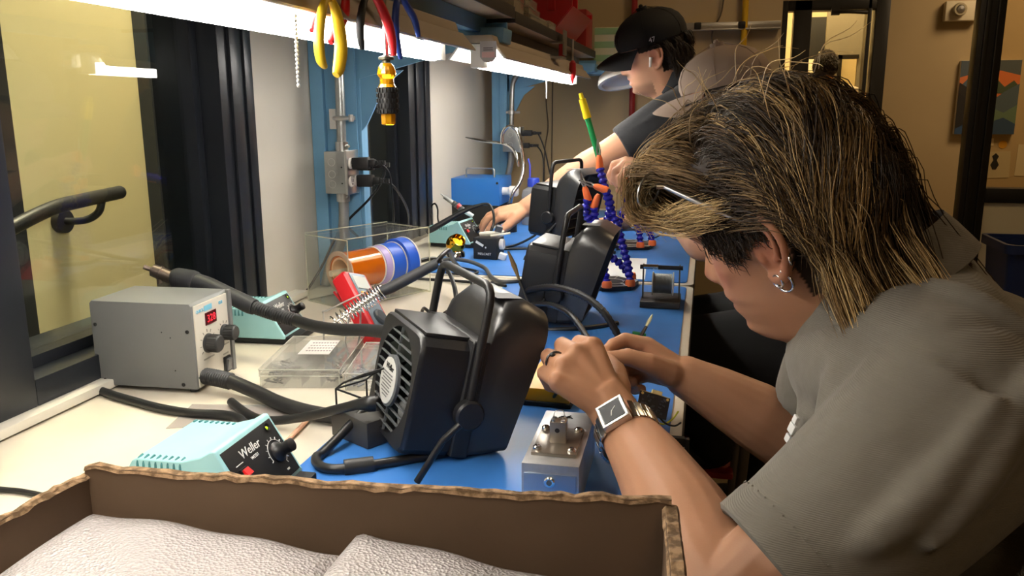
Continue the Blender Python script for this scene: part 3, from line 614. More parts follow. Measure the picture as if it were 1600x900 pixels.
cwall('front_wall', NR, NL, 1.0, seed=4)
m = MB(); m.loft([[(x, y, z) for x, y in (BL, BR, NR, NL)] for z in (ZB+.0025, ZB+.006)]); m.build('bottom', CARD, bx, world=True)
FOAM = mat('white_foam', '#b4aeac', 0.26, spec=.9)
nt = FOAM.node_tree; tc = nt.nodes.new('ShaderNodeTexCoord'); vo = nt.nodes.new('ShaderNodeTexVoronoi'); vo.inputs['Scale'].default_value = 420; bp = nt.nodes.new('ShaderNodeBump'); bp.inputs['Strength'].default_value = .9; bp.inputs['Distance'].default_value = .0016
nt.links.new(tc.outputs['Object'], vo.inputs['Vector']); nt.links.new(vo.outputs['Distance'], bp.inputs['Height']); nt.links.new(bp.outputs['Normal'], nt.nodes['Principled BSDF'].inputs['Normal'])
def foam(name, x0, x1, label, zc, seed):
    r = random.Random(seed); nx, ny = 44, 30; vs = []; fs = []
    for layer in (0, 1):
        for j in range(ny+1):
            for i in range(nx+1):
                u, v = i/nx, j/ny; y = .245 + v*(.255 if x1 < .6 else .268); x = x0+(x1-x0)*u
                edge = min(u, 1-u, v, 1-v)
                z = zc + .006*math.sin(3*u+seed) - .02*math.exp(-edge/.035) + .0012*math.sin(17*u+9*v) - .012*u*(seed == 2) if layer else ZB+.03
                vs.append((x, y, z))
    n1 = (nx+1)*(ny+1)
    for l in (0, 1):
        for j in range(ny):
            for i in range(nx):
                a = l*n1+j*(nx+1)+i; fs.append((a, a+1, a+nx+2, a+nx+1))
    bd = [i for i in range(nx+1)] + [j*(nx+1)+nx for j in range(1, ny+1)] + [ny*(nx+1)+i for i in range(nx-1, -1, -1)] + [j*(nx+1) for j in range(ny-1, 0, -1)]
    for a, b in zip(bd, bd[1:]+bd[:1]): fs.append((a, b, n1+b, n1+a))
    m = MB(); m.add(vs, fs); tag(m.build(name, FOAM, None, smooth=60), label, 'foam')
foam('foam_sheet', .350, .566, 'left white foam sheet packed inside the cardboard box', .975, 1)
foam('foam_sheet', .560, .776, 'right white foam sheet packed inside the cardboard box', .978, 2)

# ================================================================== soldering stations
PANEL = mat('panel_black', '#1b1c1e', .45)
def small_text(txt, size, parent, loc, xd, yd, m=PRINT, **k): return lettering('lettering', txt, size, m, parent, loc, xd, yd, **k)
def solder_station(label, loc, rz, w=.1006, detail=True):
    t = thing('soldering_station', label, 'soldering station', loc, (0, 0, rz))
    prof = [(0, .009), (0, .049), (.004, .055), (.010, .057), (.055, .0575), (.074, .063), (.084, .0692), (.0885, .0699), (.1225, .0135), (.1225, .009)]
    m = MB(); m.prism(prof, -w/2, w/2); m.build('shell', TEAL, t, bevel=.0028, seg=3)
    m = MB(); m.bb(.004, .1235, -w/2+.003, w/2-.003, 0, .0095); m.bb(.118, .14, -w/2+.004, w/2-.004, 0.001, .012); m.build('base', BLACKM, t, bevel=.002)
    top = Vector((.0885, 0, .0699)); bot = Vector((.1225, 0, .0135)); dn = (bot-top).normalized(); nrm = Vector((-dn.z, 0, dn.x)); Lp = (bot-top).length
    def pp(y, s, h=0.0): return top + dn*s + nrm*h + Vector((0, y, 0))
    b = .0045; q = [pp(-w/2+b, .005), pp(w/2-b, .005), pp(w/2-b, Lp-.002), pp(-w/2+b, Lp-.002)]
    m = MB(); m.loft([[v - nrm*.0005 for v in q], [v + nrm*.0009 for v in q]]); pn = m.build('front_panel', PANEL, t, bevel=.0004)
    small_text('Weller', .0125, pn, pp(-.024, .0215, .0010), (0, 1, 0), -dn, shear=.1)
    small_text('WES51', .0045, pn, pp(-.012, .0275, .0010), (0, 1, 0), -dn)
    m = MB(); c = pp(.034, .011, .001); m.lathe([(.0045, 0), (.0045, .001), (.0035, .001), (.003, -.001), (0, -.001)], at=c, axis=nrm, seg=16); m.build('lamp_bezel', BLACKM, pn)
    m = MB(); m.ball(pp(.0325, .0115, .001), .0019, seg=10, rings=6); m.build('indicator_lamp', mat('lamp_green', '#a8cc20', .3, emit=('#a6d418', .5)), pn)
    kc = pp(.027, .037, 0)
    m = MB(); m.lathe([(.0105, .001), (.0105, .003), (.008, .005), (.0062, .010), (.0062, .014), (.0066, .015), (.0066, .020), (.005, .021), (0, .021)], at=kc, axis=nrm, seg=24); m.build('knob', BLACK, pn, smooth=40)
    m = MB()
    for k in range(12):
        a = math.radians(200 - k*24); e1 = Vector((0, 1, 0)); e2 = -dn
        c = kc + (e1*math.cos(a)+e2*math.sin(a))*.0140 + nrm*.0012; c2 = kc + (e1*math.cos(a)+e2*math.sin(a))*.0163 + nrm*.0012
        m.tube([c, c2], .00045, seg=4)
    m.tube([kc + (Vector((0, 1, 0))*math.cos(math.radians(200-k*8.8))-dn*math.sin(math.radians(200-k*8.8)))*.0135 + nrm*.0012 for k in range(31)], .00035, seg=4)
    m.build('dial_scale', PRINT, pn)
    m = MB(); s0 = pp(-.031, .036, .001); m.M = Matrix.Translation(s0) @ Matrix(((nrm.x, 0, dn.x, 0), (0, 1, 0, 0), (nrm.z, 0, dn.z, 0), (0, 0, 0, 1))); m.box((.0005, 0, 0), (.003, .011, .017)); m.build('switch_frame', BLACKM, pn)
    m = MB(); m.M = Matrix.Translation(s0) @ Matrix(((nrm.x, 0, dn.x, 0), (0, 1, 0, 0), (nrm.z, 0, dn.z, 0), (0, 0, 0, 1))); m.box((.003, 0, -.003), (.004, .0085, .0075), rot=(0, .35, 0)); m.build('rocker_switch', mat('switch_red', '#d0262a', .3, emit=('#ff2020', .15)), pn)
    m = MB(); a, b2 = pp(-.037, .0235, .0011), pp(-.025, .0235, .0011); m.tube([a, b2], .0005, seg=4); m.build('print_line', PRINT, pn)
    small_text('on', .005, pn, pp(.026, .058, .0011), (0, 1, 0), -dn)
    if detail:
        for k in range(8):
            for s in (-1, 1):
                x = .010+k*.0062
                m = MB(); m.tube([(x, s*(w/2-.0085), .0577), (x, s*(w/2-.004), .0572), (x, s*(w/2-.0007), .0545), (x, s*(w/2+.0003), .050), (x, s*(w/2+.0003), .046)], .0012, seg=6, sub=2); m.build('vent_slot', mat('vent_dark_teal', '#3f7c80', .6), t)
    return t
solder_station('teal soldering station with red switch in front beside the cardboard box', (.2884, .6674, .9005), .022)
solder_station('teal soldering station behind the grey hot air station', (.0273, 1.2066, .9005), .063, w=.0899)
solder_station('far teal soldering station under the reaching hand', (.075, 2.19, .903), -.12, w=.1)

# grey hot-air station
D_, W_, H_ = .147, .0963, .1225
t = thing('hot_air_station', 'grey metal hot air station with red digital display by the window', 'rework station', (.006, .9225, .9005), (0, 0, .0527))
GREY = mat('grey_enamel', '#6f7172', .45, bump=(900, .05, .0003)); PANW = mat('panel_cream_white', '#cfcabf', .45)
m = MB(); m.prism([(0, .006), (D_, .006), (D_, H_-.004), (D_-.003, H_), (.003, H_), (0, H_-.004)], 0, W_); m.build('case', GREY, t, bevel=.0012)
m = MB(); m.bb(D_, D_+.0016, .004, W_-.008, .008, H_-.004); pn = m.build('front_panel', PANW, t)
m = MB(); m.bb(D_, D_+.0045, W_-.0075, W_, .006, H_); m.build('side_flange', GREY, t)
for x in (.012, D_-.012):
    for y in (.012, W_-.012):
        m = MB(); m.cyl((x, y, 0), (x, y, .007), .006, seg=12); m.build('foot', RUBBER, t)
for x, z in ((.006, .09), (D_-.008, .085), (D_-.02, .012), (.012, .013)):
    m = MB(); m.lathe([(.0026, 0), (.0026, .0008), (.0012, .0016), (0, .0016)], at=(x, 0, z), axis=(0, -1, 0), seg=12); m.build('screw', mat('screw_dark', '#2b2b2b', .4, .6), t)
for x, z in ((D_-.045, .083), (D_-.033, .076), (D_-.03, .031)):
    m = MB(); m.cyl((x, -.0004, z), (x, .0002, z), .0009, seg=8); m.build('rivet_hole', BLACKM, t)
px = D_+.0017
m = MB(); m.bb(px, px+.0008, .029, .057, .0865, .1035); m.build('display', mat('display_dark_red', '#4a0c12', .25), pn)
small_text('328', .0145, pn, (px+.001, .0325, .090), (0, 1, 0), (0, 0, 1), m=mat('digit_red', '#d83040', .4, emit=('#ff2030', .35)))
CY = mat('print_cyan', '#6fb3cf', .5)
m = MB(); m.bb(px, px+.0003, .028, .048, .106, .1135); m.build('badge', CY, pn)
small_text('QUICK', .0062, pn, (px+.0002, .0075, .1075), (0, 1, 0), (0, 0, 1), m=CY)
small_text('858', .0065, pn, (px+.0002, .066, .107), (0, 1, 0), (0, 0, 1), m=CY)
for y, z, r in ((.031, .062, .0115), (.0745, .0655, .010)):
    m = MB(); m.lathe([(r*1.15, 0), (r*1.15, .002), (r, .003), (r, .017), (r*.88, .0185), (0, .0185)], at=(px, y, z), axis=(1, 0, 0), seg=28); kb = m.build('knob', mat('knob_charcoal', '#2f3031', .4), pn, smooth=30)
    m = MB()
    for k in range(16): a = 2*PI*k/16; m.box((px+.010, y+r*1.0*math.cos(a), z+r*1.0*math.sin(a)), (.012, .0016, .0016), rot=(a, 0, 0))
    m.build('knob_ribs', MATS['knob_charcoal'], kb)
    m = MB()
    for k in range(9):
        a = math.radians(215-k*31); m.tube([(px+.0002, y+math.cos(a)*r*1.35, z+math.sin(a)*r*1.35), (px+.0002, y+math.cos(a)*r*1.7, z+math.sin(a)*r*1.7)], .00035, seg=4)
    m.build('dial_scale', mat('print_dark', '#4a4a48', .6), pn)
for y0, y1, z in ((.018, .045, .0405), (.060, .086, .047), (.068, .082, .0335)):
    m = MB(); m.bb(px, px+.0003, y0, y1, z, z+.0022); m.build('print_line', mat('print_soft', '#9a968c', .6), pn)
m = MB(); m.bb(px, px+.003, .0665, .083, .008, .031); m.build('switch_frame', BLACKM, pn, bevel=.001)
m = MB(); m.box((px+.0035, .0747, .019), (.004, .010, .017), rot=(0, .2, 0)); m.build('rocker_switch', mat('switch_grey', '#55565a', .3), pn)
m = MB(); m.cyl((px-.0005, .012, .023), (px+.0005, .012, .023), .0022, seg=10); m.build('socket_hole', BLACKM, pn)
# its hose: ribbed sleeve then smooth tube out to the right
def ribbed(m, P, r, n, amp=.0014, seg=14, sub=8):
    Q = catmull(P, sub); L = [0]
    for a, b in zip(Q, Q[1:]): L.append(L[-1]+(b-a).length)
    tot = L[-1]; pts = []; rs = []
    for k in range(n*2+1):
        s = tot*k/(n*2); i = max(j for j in range(len(L)) if L[j] <= s+1e-9); i = min(i, len(Q)-2)
        f_ = (s-L[i])/max(L[i+1]-L[i], 1e-9); pts.append(Q[i].lerp(Q[i+1], f_)); rs.append(r+amp*(k % 2))
    m.tube(pts, rs, seg=seg)
m = MB(); m.tube([(.150, .944, .921), (.165, .942, .921), (.195, .936, .9205), (.205, .934, .919), (.245, .921, .913), (.294, .894, .911), (.350, .872, .911), (.40, .87, .911), (.44, .89, .911)], [.0095, .0095, .0098, .0095, .0092, .0092, .0092, .0092, .0092], seg=14, sub=5); hs = m.build('air_hose', RUBBER, t, world=True, smooth=60)
m = MB(); ribbed(m, [(.156, .944, .9215), (.175, .940, .9215), (.20, .935, .920)], .0102, 12, .0013); m.build('hose_sleeve', RUBBER, hs, world=True)
# hot-air handpiece lying across the stations
hp_ = thing('hot_air_handpiece', 'hot air handpiece with black foam grip resting above the grey station', 'handpiece', (.05, 1.11, 1.01))
NOZ = mat('nozzle_brown_steel', '#8d7f76', .35, .9)
hp = lambda *P: [(a, b, c) for a, b, c in P]
m = MB(); m.tube(hp((-.0365, 1.096, 1.0345), (-.026, 1.1, 1.0295)), .0038, seg=12); m.tube(hp((-.026, 1.1, 1.0295), (-.0245, 1.1, 1.029), (-.01, 1.104, 1.0225), (.014, 1.108, 1.0125)), [.006, .0098, .0102, .0102], seg=18); m.build('nozzle', NOZ, hp_, world=True, smooth=40)
m = MB(); m.tube(hp((-.016, 1.103, 1.0255), (-.0135, 1.1035, 1.0244)), .011, seg=18); m.box((-.013, 1.098, 1.0125), (.004, .006, .006)); m.build('nozzle_clamp', NOZ, hp_, world=True, smooth=40)
m = MB(); m.tube(hp((.004, 1.107, 1.0165), (.012, 1.108, 1.016), (.036, 1.11, 1.013), (.042, 1.11, 1.0115)), [.0125, .0165, .0165, .014], seg=20, sub=3); m.build('foam_grip', mat('grip_charcoal', '#2e2f33', .75), hp_, world=True, smooth=50)
m = MB(); m.tube(hp((.038, 1.11, 1.0125), (.062, 1.108, 1.008), (.100, 1.10, .997), (.138, 1.092, .985), (.150, 1.09, .9815)), [.0135, .0128, .0122, .0128, .0118], seg=20, sub=3); m.build('handle', mat('handle_charcoal', '#333438', .55), hp_, world=True, smooth=50)
m = MB(); ribbed(m, [(.146, 1.09, .9825), (.185, 1.085, .974), (.225, 1.08, .967)], .0088, 19, .0016); m.build('strain_relief', RUBBER, hp_, world=True)
m = MB(); m.tube(hp((.220, 1.08, .968), (.262, 1.055, .968), (.317, 1.02, .975), (.37, .99, .985), (.42, .96, .99), (.47, .95, .975), (.50, .97, .93), (.49, 1.02, .91)), .0085, seg=14, sub=6); m.build('air_hose', RUBBER, hp_, world=True, smooth=60)
# grey station's own power lead
m = MB(); m.tube([(.02, .905, .9055), (.059, .889, .9055), (.10, .875, .9055), (.145, .861, .9055), (.195, .853, .9055), (.235, .853, .907), (.265, .842, .909), (.288, .815, .909), (.30, .77, .907), (.29, .73, .906)], .0058, seg=12, sub=6)
tag(m.build('power_lead', CORD, smooth=60), 'thick black lead running from under the grey station behind the front teal station', 'power cord')

# ================================================================== fume extractors
def fume_extractor(label, loc, rot, cord=None, hood_dark=False):
    t = thing('fume_extractor', label, 'fume extractor', loc, rot)
    w, h, L = .137, .13, .054
    m = MB()   # fan housing: frame ring around the round fan opening
    def ring(x, s=1.0, ch=.012):
        hw, hh = w/2*s, h/2*s; c = h/2
        return [(x, -hw+ch, c-hh), (x, hw-ch, c-hh), (x, hw, c-hh+ch), (x, hw, c+hh-ch), (x, hw-ch, c+hh), (x, -hw+ch, c+hh), (x, -hw, c+hh-ch), (x, -hw, c-hh+ch)]
    n = 48
    def sq(x, s=1.0):
        out = []
        for k in range(n):
            a = 2*PI*(k+.5)/n - PI/2; cx, cy = math.cos(a), math.sin(a); p = 9.0
            q = (abs(cx)**p+abs(cy)**p)**(-1/p); out.append((x, w/2*s*q*cx, h/2+h/2*s*q*cy))
        return out
    def ci(x, r): return [(x, r*math.cos(2*PI*(k+.5)/n-PI/2), h/2+r*math.sin(2*PI*(k+.5)/n-PI/2)) for k in range(n)]
    m.loft([ci(.03, .057), ci(.002, .058), ci(0, .0585), sq(0, .965), sq(.003, .995), sq(.006, 1.0), sq(L, 1.0)], cap=False); m.add(sq(L, 1.0), [tuple(range(n))]); m.build('fan_housing', BLACK, t, smooth=35)
    m = MB(); m.add(ci(.03, .057), [tuple(range(n))]); m.build('fan_well', mat('fan_well_black', '#08080a', .7), t)
    m = MB()   # fan blades
    for k in range(7):
        a = 2*PI*k/7; m.M = Matrix.Translation((.018, 0, h/2)) @ Matrix.Rotation(a, 4, 'X'); m.box((0, 0, .038), (.012, .026, .034), rot=(0, 0, .6))
    m.M = Matrix.Identity(4); m.build('fan_blade_set', mat('fan_green_grey', '#1d2421', .35), t)
    GR = mat('grille_grey', '#55585b', .45)
    for k in range(11):
        z = h/2 - .05 + k*.010
        hw = math.sqrt(max(.0585**2-(z-h/2)**2, 0))
        m = MB(); m.bb(-.0005, .0025, -hw, hw, z-.0006, z+.0006); m.build('grille_bar', GR, t)
    m = MB(); m.bb(-.0003, .0024, -.0008, .0008, h/2-.058, h/2+.058); m.build('grille_rib', GR, t)
    m = MB(); m.lathe([(.0285, 0), (.0285, .0035), (.0265, .0045), (0, .0045)], at=(0, 0, h/2-.002), axis=(-1, 0, 0), seg=32); hub = m.build('hub_disc', GR, t)
    m = MB(); m.lathe([(.0255, 0), (.0255, .0006), (0, .0006)], at=(-.0046, 0, h/2-.002), axis=(-1, 0, 0), seg=32); m.build('hub_label', mat('label_white', '#c9c9c6', .5), hub)
    small_text('Weller', .0095, hub, (-.0054, .0125, h/2+.010), (0, -1, 0), (0, 0, 1), m=mat('print_black', '#1c1c1c', .6))
    m = MB()
    for k in range(8):
        z = h/2+.005-k*.0035; a = (.018, .02, .016, .019, .014, .017, .013, .009)[k]; m.bb(-.0056, -.0052, -a*.8, a, z, z+.0013)
    m.build('print_lines', mat('print_grey2', '#6d6d6d', .6), hub)
    # top ledge, collar, hood
    m = MB(); m.bb(.006, L+.004, -w/2+.012, w/2-.012, h-.002, h+.003); m.build('top_ledge', BLACK, t, bevel=.002)
    def rbox(x0, x1, e):
        mm = MB(); mm.bb(x0, x1, -w/2-e, w/2+e, .0045, h+e); return mm
    rbox(L, L+.021, .003).build('collar', BLACK, t, bevel=.004, seg=3)
    def hring(bx_, bz, tx, tz, hw, cr, inset=0.0):
        out = []; nn = 9
        B_, T_ = Vector((bx_, 0, bz)), Vector((tx, 0, tz)); up = (T_-B_); Lh = up.length; up.normalize(); hh = Lh/2-inset; hw -= inset; cen = (B_+T_)/2; r = min(cr, hw, hh)
        for sy, sz, a0 in ((1, 1, 0), (-1, 1, 90), (-1, -1, 180), (1, -1, 270)):
            rc = r if sz > 0 else min(r, .008)
            for k in range(nn): a = math.radians(a0+90*k/(nn-1)); out.append(cen + Vector((0, sy*(hw-rc)+rc*math.cos(a), 0)) + up*(sz*(hh-rc)+rc*math.sin(a)))
        return out
    HB = mat('hood_black', '#232325', .33, spec=.8)
    R = [hring(.073, .005, .073, h+.003, w/2+.002, .008), hring(.083, .007, .077, h+.027, w/2+.003, .02), hring(.094, .010, .092, h+.046, w/2+.005, .032), hring(.105, .013, .113, h+.051, w/2+.006, .036), hring(.116, .0155, .141, h+.041, w/2+.007, .036)]
    R2 = [hring(.115, .0155, .139, h+.041, w/2+.007, .036, .0022), hring(.094, .010, .092, h+.046, w/2+.005, .032, .003), hring(.080, .006, .078, h+.003, w/2+.002, .012, .004)]
    m = MB(); m.loft(R+R2, cap=True); m.build('hood', HB, t, smooth=40)
    if hood_dark:
        for k in range(5):
            z = .02+k*.024; m = MB(); m.bb(.0815, .085, -w/2+.012, w/2-.012, z, z+.002); m.build('filter_bar', mat('filter_grey', '#4a4742', .6), t)
    m = MB(); m.box((.098, -.03, h+.0487), (.03, .03, .0006), rot=(0, -.12, 0)); m.build('top_sticker', mat('sticker_dark', '#3a3a3c', .5), t)
    # handle loop, knobs
    for s in (-1, 1):
        m = MB(); m.lathe([(.0135, 0), (.0162, .003), (.0162, .012), (.014, .0145), (0, .0145)], at=(.062, s*(w/2+.003), .056), axis=(0, s, 0), seg=24); m.build('knob', BLACK, t, smooth=40)
    yy = w/2+.008; c = .018; zt = h+.062
    P = [(.062, -yy, .06), (.060, -yy, zt-c), (.0598, -yy+.003, zt-c*.4), (.0595, -yy+c*.5, zt-.002), (.0594, -yy+c, zt), (.0594, yy-c, zt), (.0595, yy-c*.5, zt-.002), (.0598, yy-.003, zt-c*.4), (.060, yy, zt-c), (.062, yy, .06)]
    m = MB(); m.tube(P, .0048, seg=12, sub=1); m.build('handle', BLACK, t, smooth=60)
    return t
e1 = fume_extractor('large black fume extractor with white fan label on the near mat', (.4595, .809, .918), (.01, .235, .655))
m = MB(); m.tube([(.571, .742, .965), (.556, .733, .951), (.530, .727, .9075)], .0036, seg=10, sub=1)
m.tube([(.455, .862, .955), (.43, .835, .935), (.408, .778, .9085), (.405, .762, .9075), (.412, .748, .9075), (.428, .737, .9075), (.45, .742, .9075), (.50, .775, .9075), (.56, .82, .9075)], .0052, seg=12, sub=5); m.build('foot', BLACK, e1, world=True, smooth=60)
m = MB(); m.tube([(.446, .741, .908), (.472, .756, .908)], .0085, seg=14); m.build('foot_sleeve', RUBBER, e1, world=True)
m = MB(); m.tube([(.452, .815, .952), (.445, .812, .952), (.432, .812, .950), (.405, .82, .94), (.378, .829, .929), (.345, .84, .917), (.305, .846, .908), (.27, .86, .906), (.22, .9, .906)], [.009, .009, .0058]+[.0055]*6, seg=12, sub=5); m.build('power_cord', CORD, e1, world=True, smooth=60)
e2 = fume_extractor('middle black fume extractor with its open hood towards the helping hands', (.487, 1.432, .917), (0, .17, -.02))
m = MB(); m.tube([(.545, 1.355, .96), (.52, 1.345, .906), (.60, 1.35, .906), (.66, 1.40, .906)], .0042, seg=10, sub=4); m.build('foot', BLACK, e2, world=True, smooth=60)
e3 = fume_extractor('far black fume extractor standing before the reaching arm', (.385, 2.12, .955), (0, .10, -.35), hood_dark=True)
m = MB(); m.tube([(.45, 2.03, 1.0), (.37, 2.0, .906), (.40, 1.98, .906), (.52, 2.0, .906)], .0045, seg=10, sub=3); m.tube([(.48, 2.15, 1.0), (.47, 2.16, .906), (.58, 2.12, .906)], .0045, seg=10, sub=3); m.build('foot', BLACK, e3, world=True, smooth=60)

# ================================================================== acrylic tape dispenser with tape rolls
ACR = glass_mat('acrylic', '#fbfcfa', .02, base=.025, ior=1.3); ACRE = glass_mat('acrylic_edge', '#f2f0da', .1, base=.55, basecol='#f1efdc')
td = thing('tape_dispenser', 'clear acrylic tape dispenser frame by the blue post', 'tape dispenser', (.1583, 1.4113, .9003), (0, 0, 1.0947))
W_, D_, H_ = .2095, .1275, .132
def sheet(name, x0, x1, y0, y1, z0, z1, edges):
    m = MB(); m.bb(x0, x1, y0, y1, z0, z1); o = m.build(name, ACR, td, smooth=0)
    m = MB()
    for a, b in edges: m.tube([a, b], .0011, seg=5)
    m.build('polished_edge', ACRE, o)
for x in (0, W_):
    sheet('end_panel', x-.0015, x+.0015, 0, D_, 0, H_, [((x, 0, 0), (x, 0, H_)), ((x, D_, 0), (x, D_, H_)), ((x, 0, H_), (x, D_, H_)), ((x, 0, 0.001), (x, D_, 0.001))])
sheet('top_panel', 0, W_, .0, D_, H_, H_+.003, [((0, 0, H_+.003), (W_, 0, H_+.003)), ((0, D_, H_+.003), (W_, D_, H_+.003))])
sheet('back_panel', 0, W_, D_-.003, D_, 0, H_, [((0, D_, .002), (W_, D_, .002))])
sheet('bottom_panel', 0, W_, 0.01, D_, 0, .003, [((0, .01, .003), (W_, .01, .003))])
sheet('front_bar', -.006, W_+.012, -.004, -.001, .05, .0535, [((-.006, -.004, .0535), (W_+.012, -.004, .0535))])
ORT = mat('amber_tape', '#d06a12', .12, trans=.25, coat=.6); CORE = mat('tape_core_tan', '#e3b58c', .5); WT = mat('tape_core_white', '#e6e2da', .5)
LAV = mat('lavender_tape', '#b3a3d8', .4); BT = mat('blue_tape', '#2a5fd0', .4)
ax = Vector((.458, .889, 0)); A0 = Vector((.134, 1.424, .970))
def tape(label, s0, s1, r, mt, core=WT, rim=None):
    o = thing('tape_roll', label, 'tape roll', A0+ax*((s0+s1)/2)-Vector((0, 0, r)))
    m = MB(); m.lathe([(r*.72, 0), (r, 0), (r, s1-s0), (r*.72, s1-s0), (r*.72, 0)], at=A0+ax*s0, axis=ax, seg=40, cap=False); m.build('tape', mt, o, world=True, smooth=40)
    m = MB(); m.lathe([(r*.64, -.001), (r*.74, -.001), (r*.74, s1-s0+.001), (r*.64, s1-s0+.001), (r*.64, -.001)], at=A0+ax*s0, axis=ax, seg=40, cap=False); m.build('core', core, o, world=True, smooth=40)
    if rim:
        m = MB(); m.lathe([(r*.9, s1-s0), (r*1.04, s1-s0), (r*1.04, s1-s0+.0022), (r*.9, s1-s0+.0022), (r*.9, s1-s0)], at=A0+ax*s0, axis=ax, seg=40, cap=False); m.build('rim', rim, o, world=True, smooth=40)
tape('wide amber tape roll in the acrylic dispenser', .004, .082, .037, ORT, CORE, WT)
m = MB(); m.lathe([(.031, 0), (.0395, 0), (.0395, .003), (.031, .003), (.031, 0)], at=A0, axis=ax, seg=40, cap=False); tag(m.build('plastic_ring', glass_mat('milky_plastic', '#f0e6da', .2, base=.5, basecol='#ecd9c4'), smooth=40), 'milky plastic ring on the open end of the amber tape roll', 'ring')
tape('narrow lavender tape roll beside the amber roll', .086, .101, .0385, LAV, WT, WT)
tape('blue tape roll beside the lavender roll', .105, .135, .040, BT, WT, WT)
tape('larger blue tape roll at the right end of the dispenser', .139, .164, .0465, BT, WT, WT)
m = MB(); m.cyl(A0-ax*.02, A0+ax*.185, .006, seg=14); tag(m.build('tape_spindle', ACRE, smooth=50), 'clear rod through the tape rolls in the dispenser', 'rod')

# ================================================================== red multimeter and iron holder
mm_ = thing('multimeter', 'red cased multimeter with grey face leaning before the tape rolls', 'multimeter', (.262, 1.235, .902), (0, 0, 0))
a = Vector((.246, 1.235, 1.010)); b = Vector((.318, 1.190, .918)); up = (a-b).normalized(); out = Vector((.6, -.15, .0)); out = (out-up*out.dot(up)).normalized(); side = up.cross(out)
Mm = Matrix(((side.x, out.x, up.x, b.x), (side.y, out.y, up.y, b.y), (side.z, out.z, up.z, b.z), (0, 0, 0, 1)))
m = MB(); m.M = Mm; Lm = (a-b).length; m.box((0, -.012, Lm/2), (.060, .030, Lm)); m.build('holster', REDP, mm_, world=True, bevel=.007, seg=3)
FACE = mat('meter_face_grey', '#6f7f8c', .4)
m = MB(); m.M = Mm; m.box((0, .0035, Lm/2+.001), (.042, .003, Lm-.012)); m.build('face', FACE, mm_, world=True, bevel=.002)
m = MB(); m.M = Mm; m.box((0, .0055, Lm-.024), (.034, .0015, .024)); m.build('display', mat('lcd_grey', '#cdd2cf', .25), mm_, world=True)
for s in (-1, 0, 1):
    m = MB(); m.M = Mm; m.box((s*.012, .006, Lm-.045), (.007, .002, .005)); m.build('button', mat('button_amber', '#e79a2b', .4), mm_, world=True, bevel=.0008)
m = MB(); m.M = Mm; m.lathe([(.014, 0), (.014, .004), (.011, .006), (0, .006)], at=(0, .005, .034), axis=(0, 1, 0), seg=24); m.build('dial', mat('meter_dial', '#3f464d', .4), mm_, world=True)
m = MB(); m.M = Mm; m.box((0, -.029, .06), (.03, .004, .11), rot=(.2, 0, 0)); m.build('prop', REDP, mm_, world=True, bevel=.0015)
m = MB(); m.tube([(.345, 1.19, .945), (.352, 1.185, .935), (.362, 1.18, .915)], [.008, .009, .007], seg=10, sub=2); tag(m.build('test_probe', REDP, smooth=50), 'red test probe boot beside the multimeter foot', 'probe')
ih = thing('iron_holder', 'chrome spring coil soldering iron holder in front of the red multimeter', 'iron holder', (.30, 1.13, .9025))
p0, p1 = Vector((.262, 1.12, .955)), Vector((.325, 1.16, 1.0)); dd = (p1-p0).normalized(); e1_ = dd.orthogonal().normalized(); e2_ = dd.cross(e1_)
m = MB(); pts = []
for k in range(15*13+1):
    s = k/13; f_ = s/15; r = .0115+.002*f_; sp = f_**.78
    pts.append(p0+(p1-p0)*sp + (e1_*math.cos(2*PI*s)+e2_*math.sin(2*PI*s))*r)
m.tube(pts, .0011, seg=6); m.build('spring', CHROME, ih, world=True, smooth=60)
m = MB(); m.tube([(.232, 1.145, .906), (.234, 1.145, .962), (.24, 1.14, .968), (.285, 1.16, .99), (.318, 1.175, 1.004)], .0014, seg=6, sub=3); m.tube([(.30, 1.135, .98), (.30, 1.13, .94), (.295, 1.12, .906)], .0016, seg=6); m.tube([(.285, 1.125, .966), (.28, 1.118, .93), (.285, 1.12, .906)], .0016, seg=6); m.build('wire_frame', STEEL, ih, world=True, smooth=60)
m = MB(); m.bb(.222, .33, 1.10, 1.16, .9003, .907); m.build('base', BLACKM, ih, world=True, bevel=.002)
si = thing('soldering_iron', 'soldering iron with black handle pushed into the spring holder', 'soldering iron', (.33, 1.16, 1.0))
m = MB(); m.tube([tuple(p0-dd*.004), tuple(p0+dd*.03)], .0016, seg=8); m.tube([tuple(p0+dd*.03), tuple(p1)], .0042, seg=12); m.build('barrel', STEEL, si, world=True)
m = MB(); m.tube([tuple(p1-dd*.006), (.338, 1.168, 1.004), (.37, 1.19, 1.021), (.398, 1.208, 1.036)], [.0075, .0088, .0085, .008], seg=16, sub=2); m.build('handle', mat('iron_handle', '#303236', .6), si, world=True, smooth=50)
m = MB(); m.tube([(.395, 1.206, 1.035), (.40, 1.23, 1.045), (.39, 1.30, 1.04), (.36, 1.42, 1.0), (.34, 1.55, .955), (.33, 1.63, .93), (.345, 1.60, .91), (.37, 1.50, .907), (.40, 1.38, .907), (.42, 1.25, .907)], .004, seg=10, sub=6); m.build('cable', CORD, si, world=True, smooth=60)

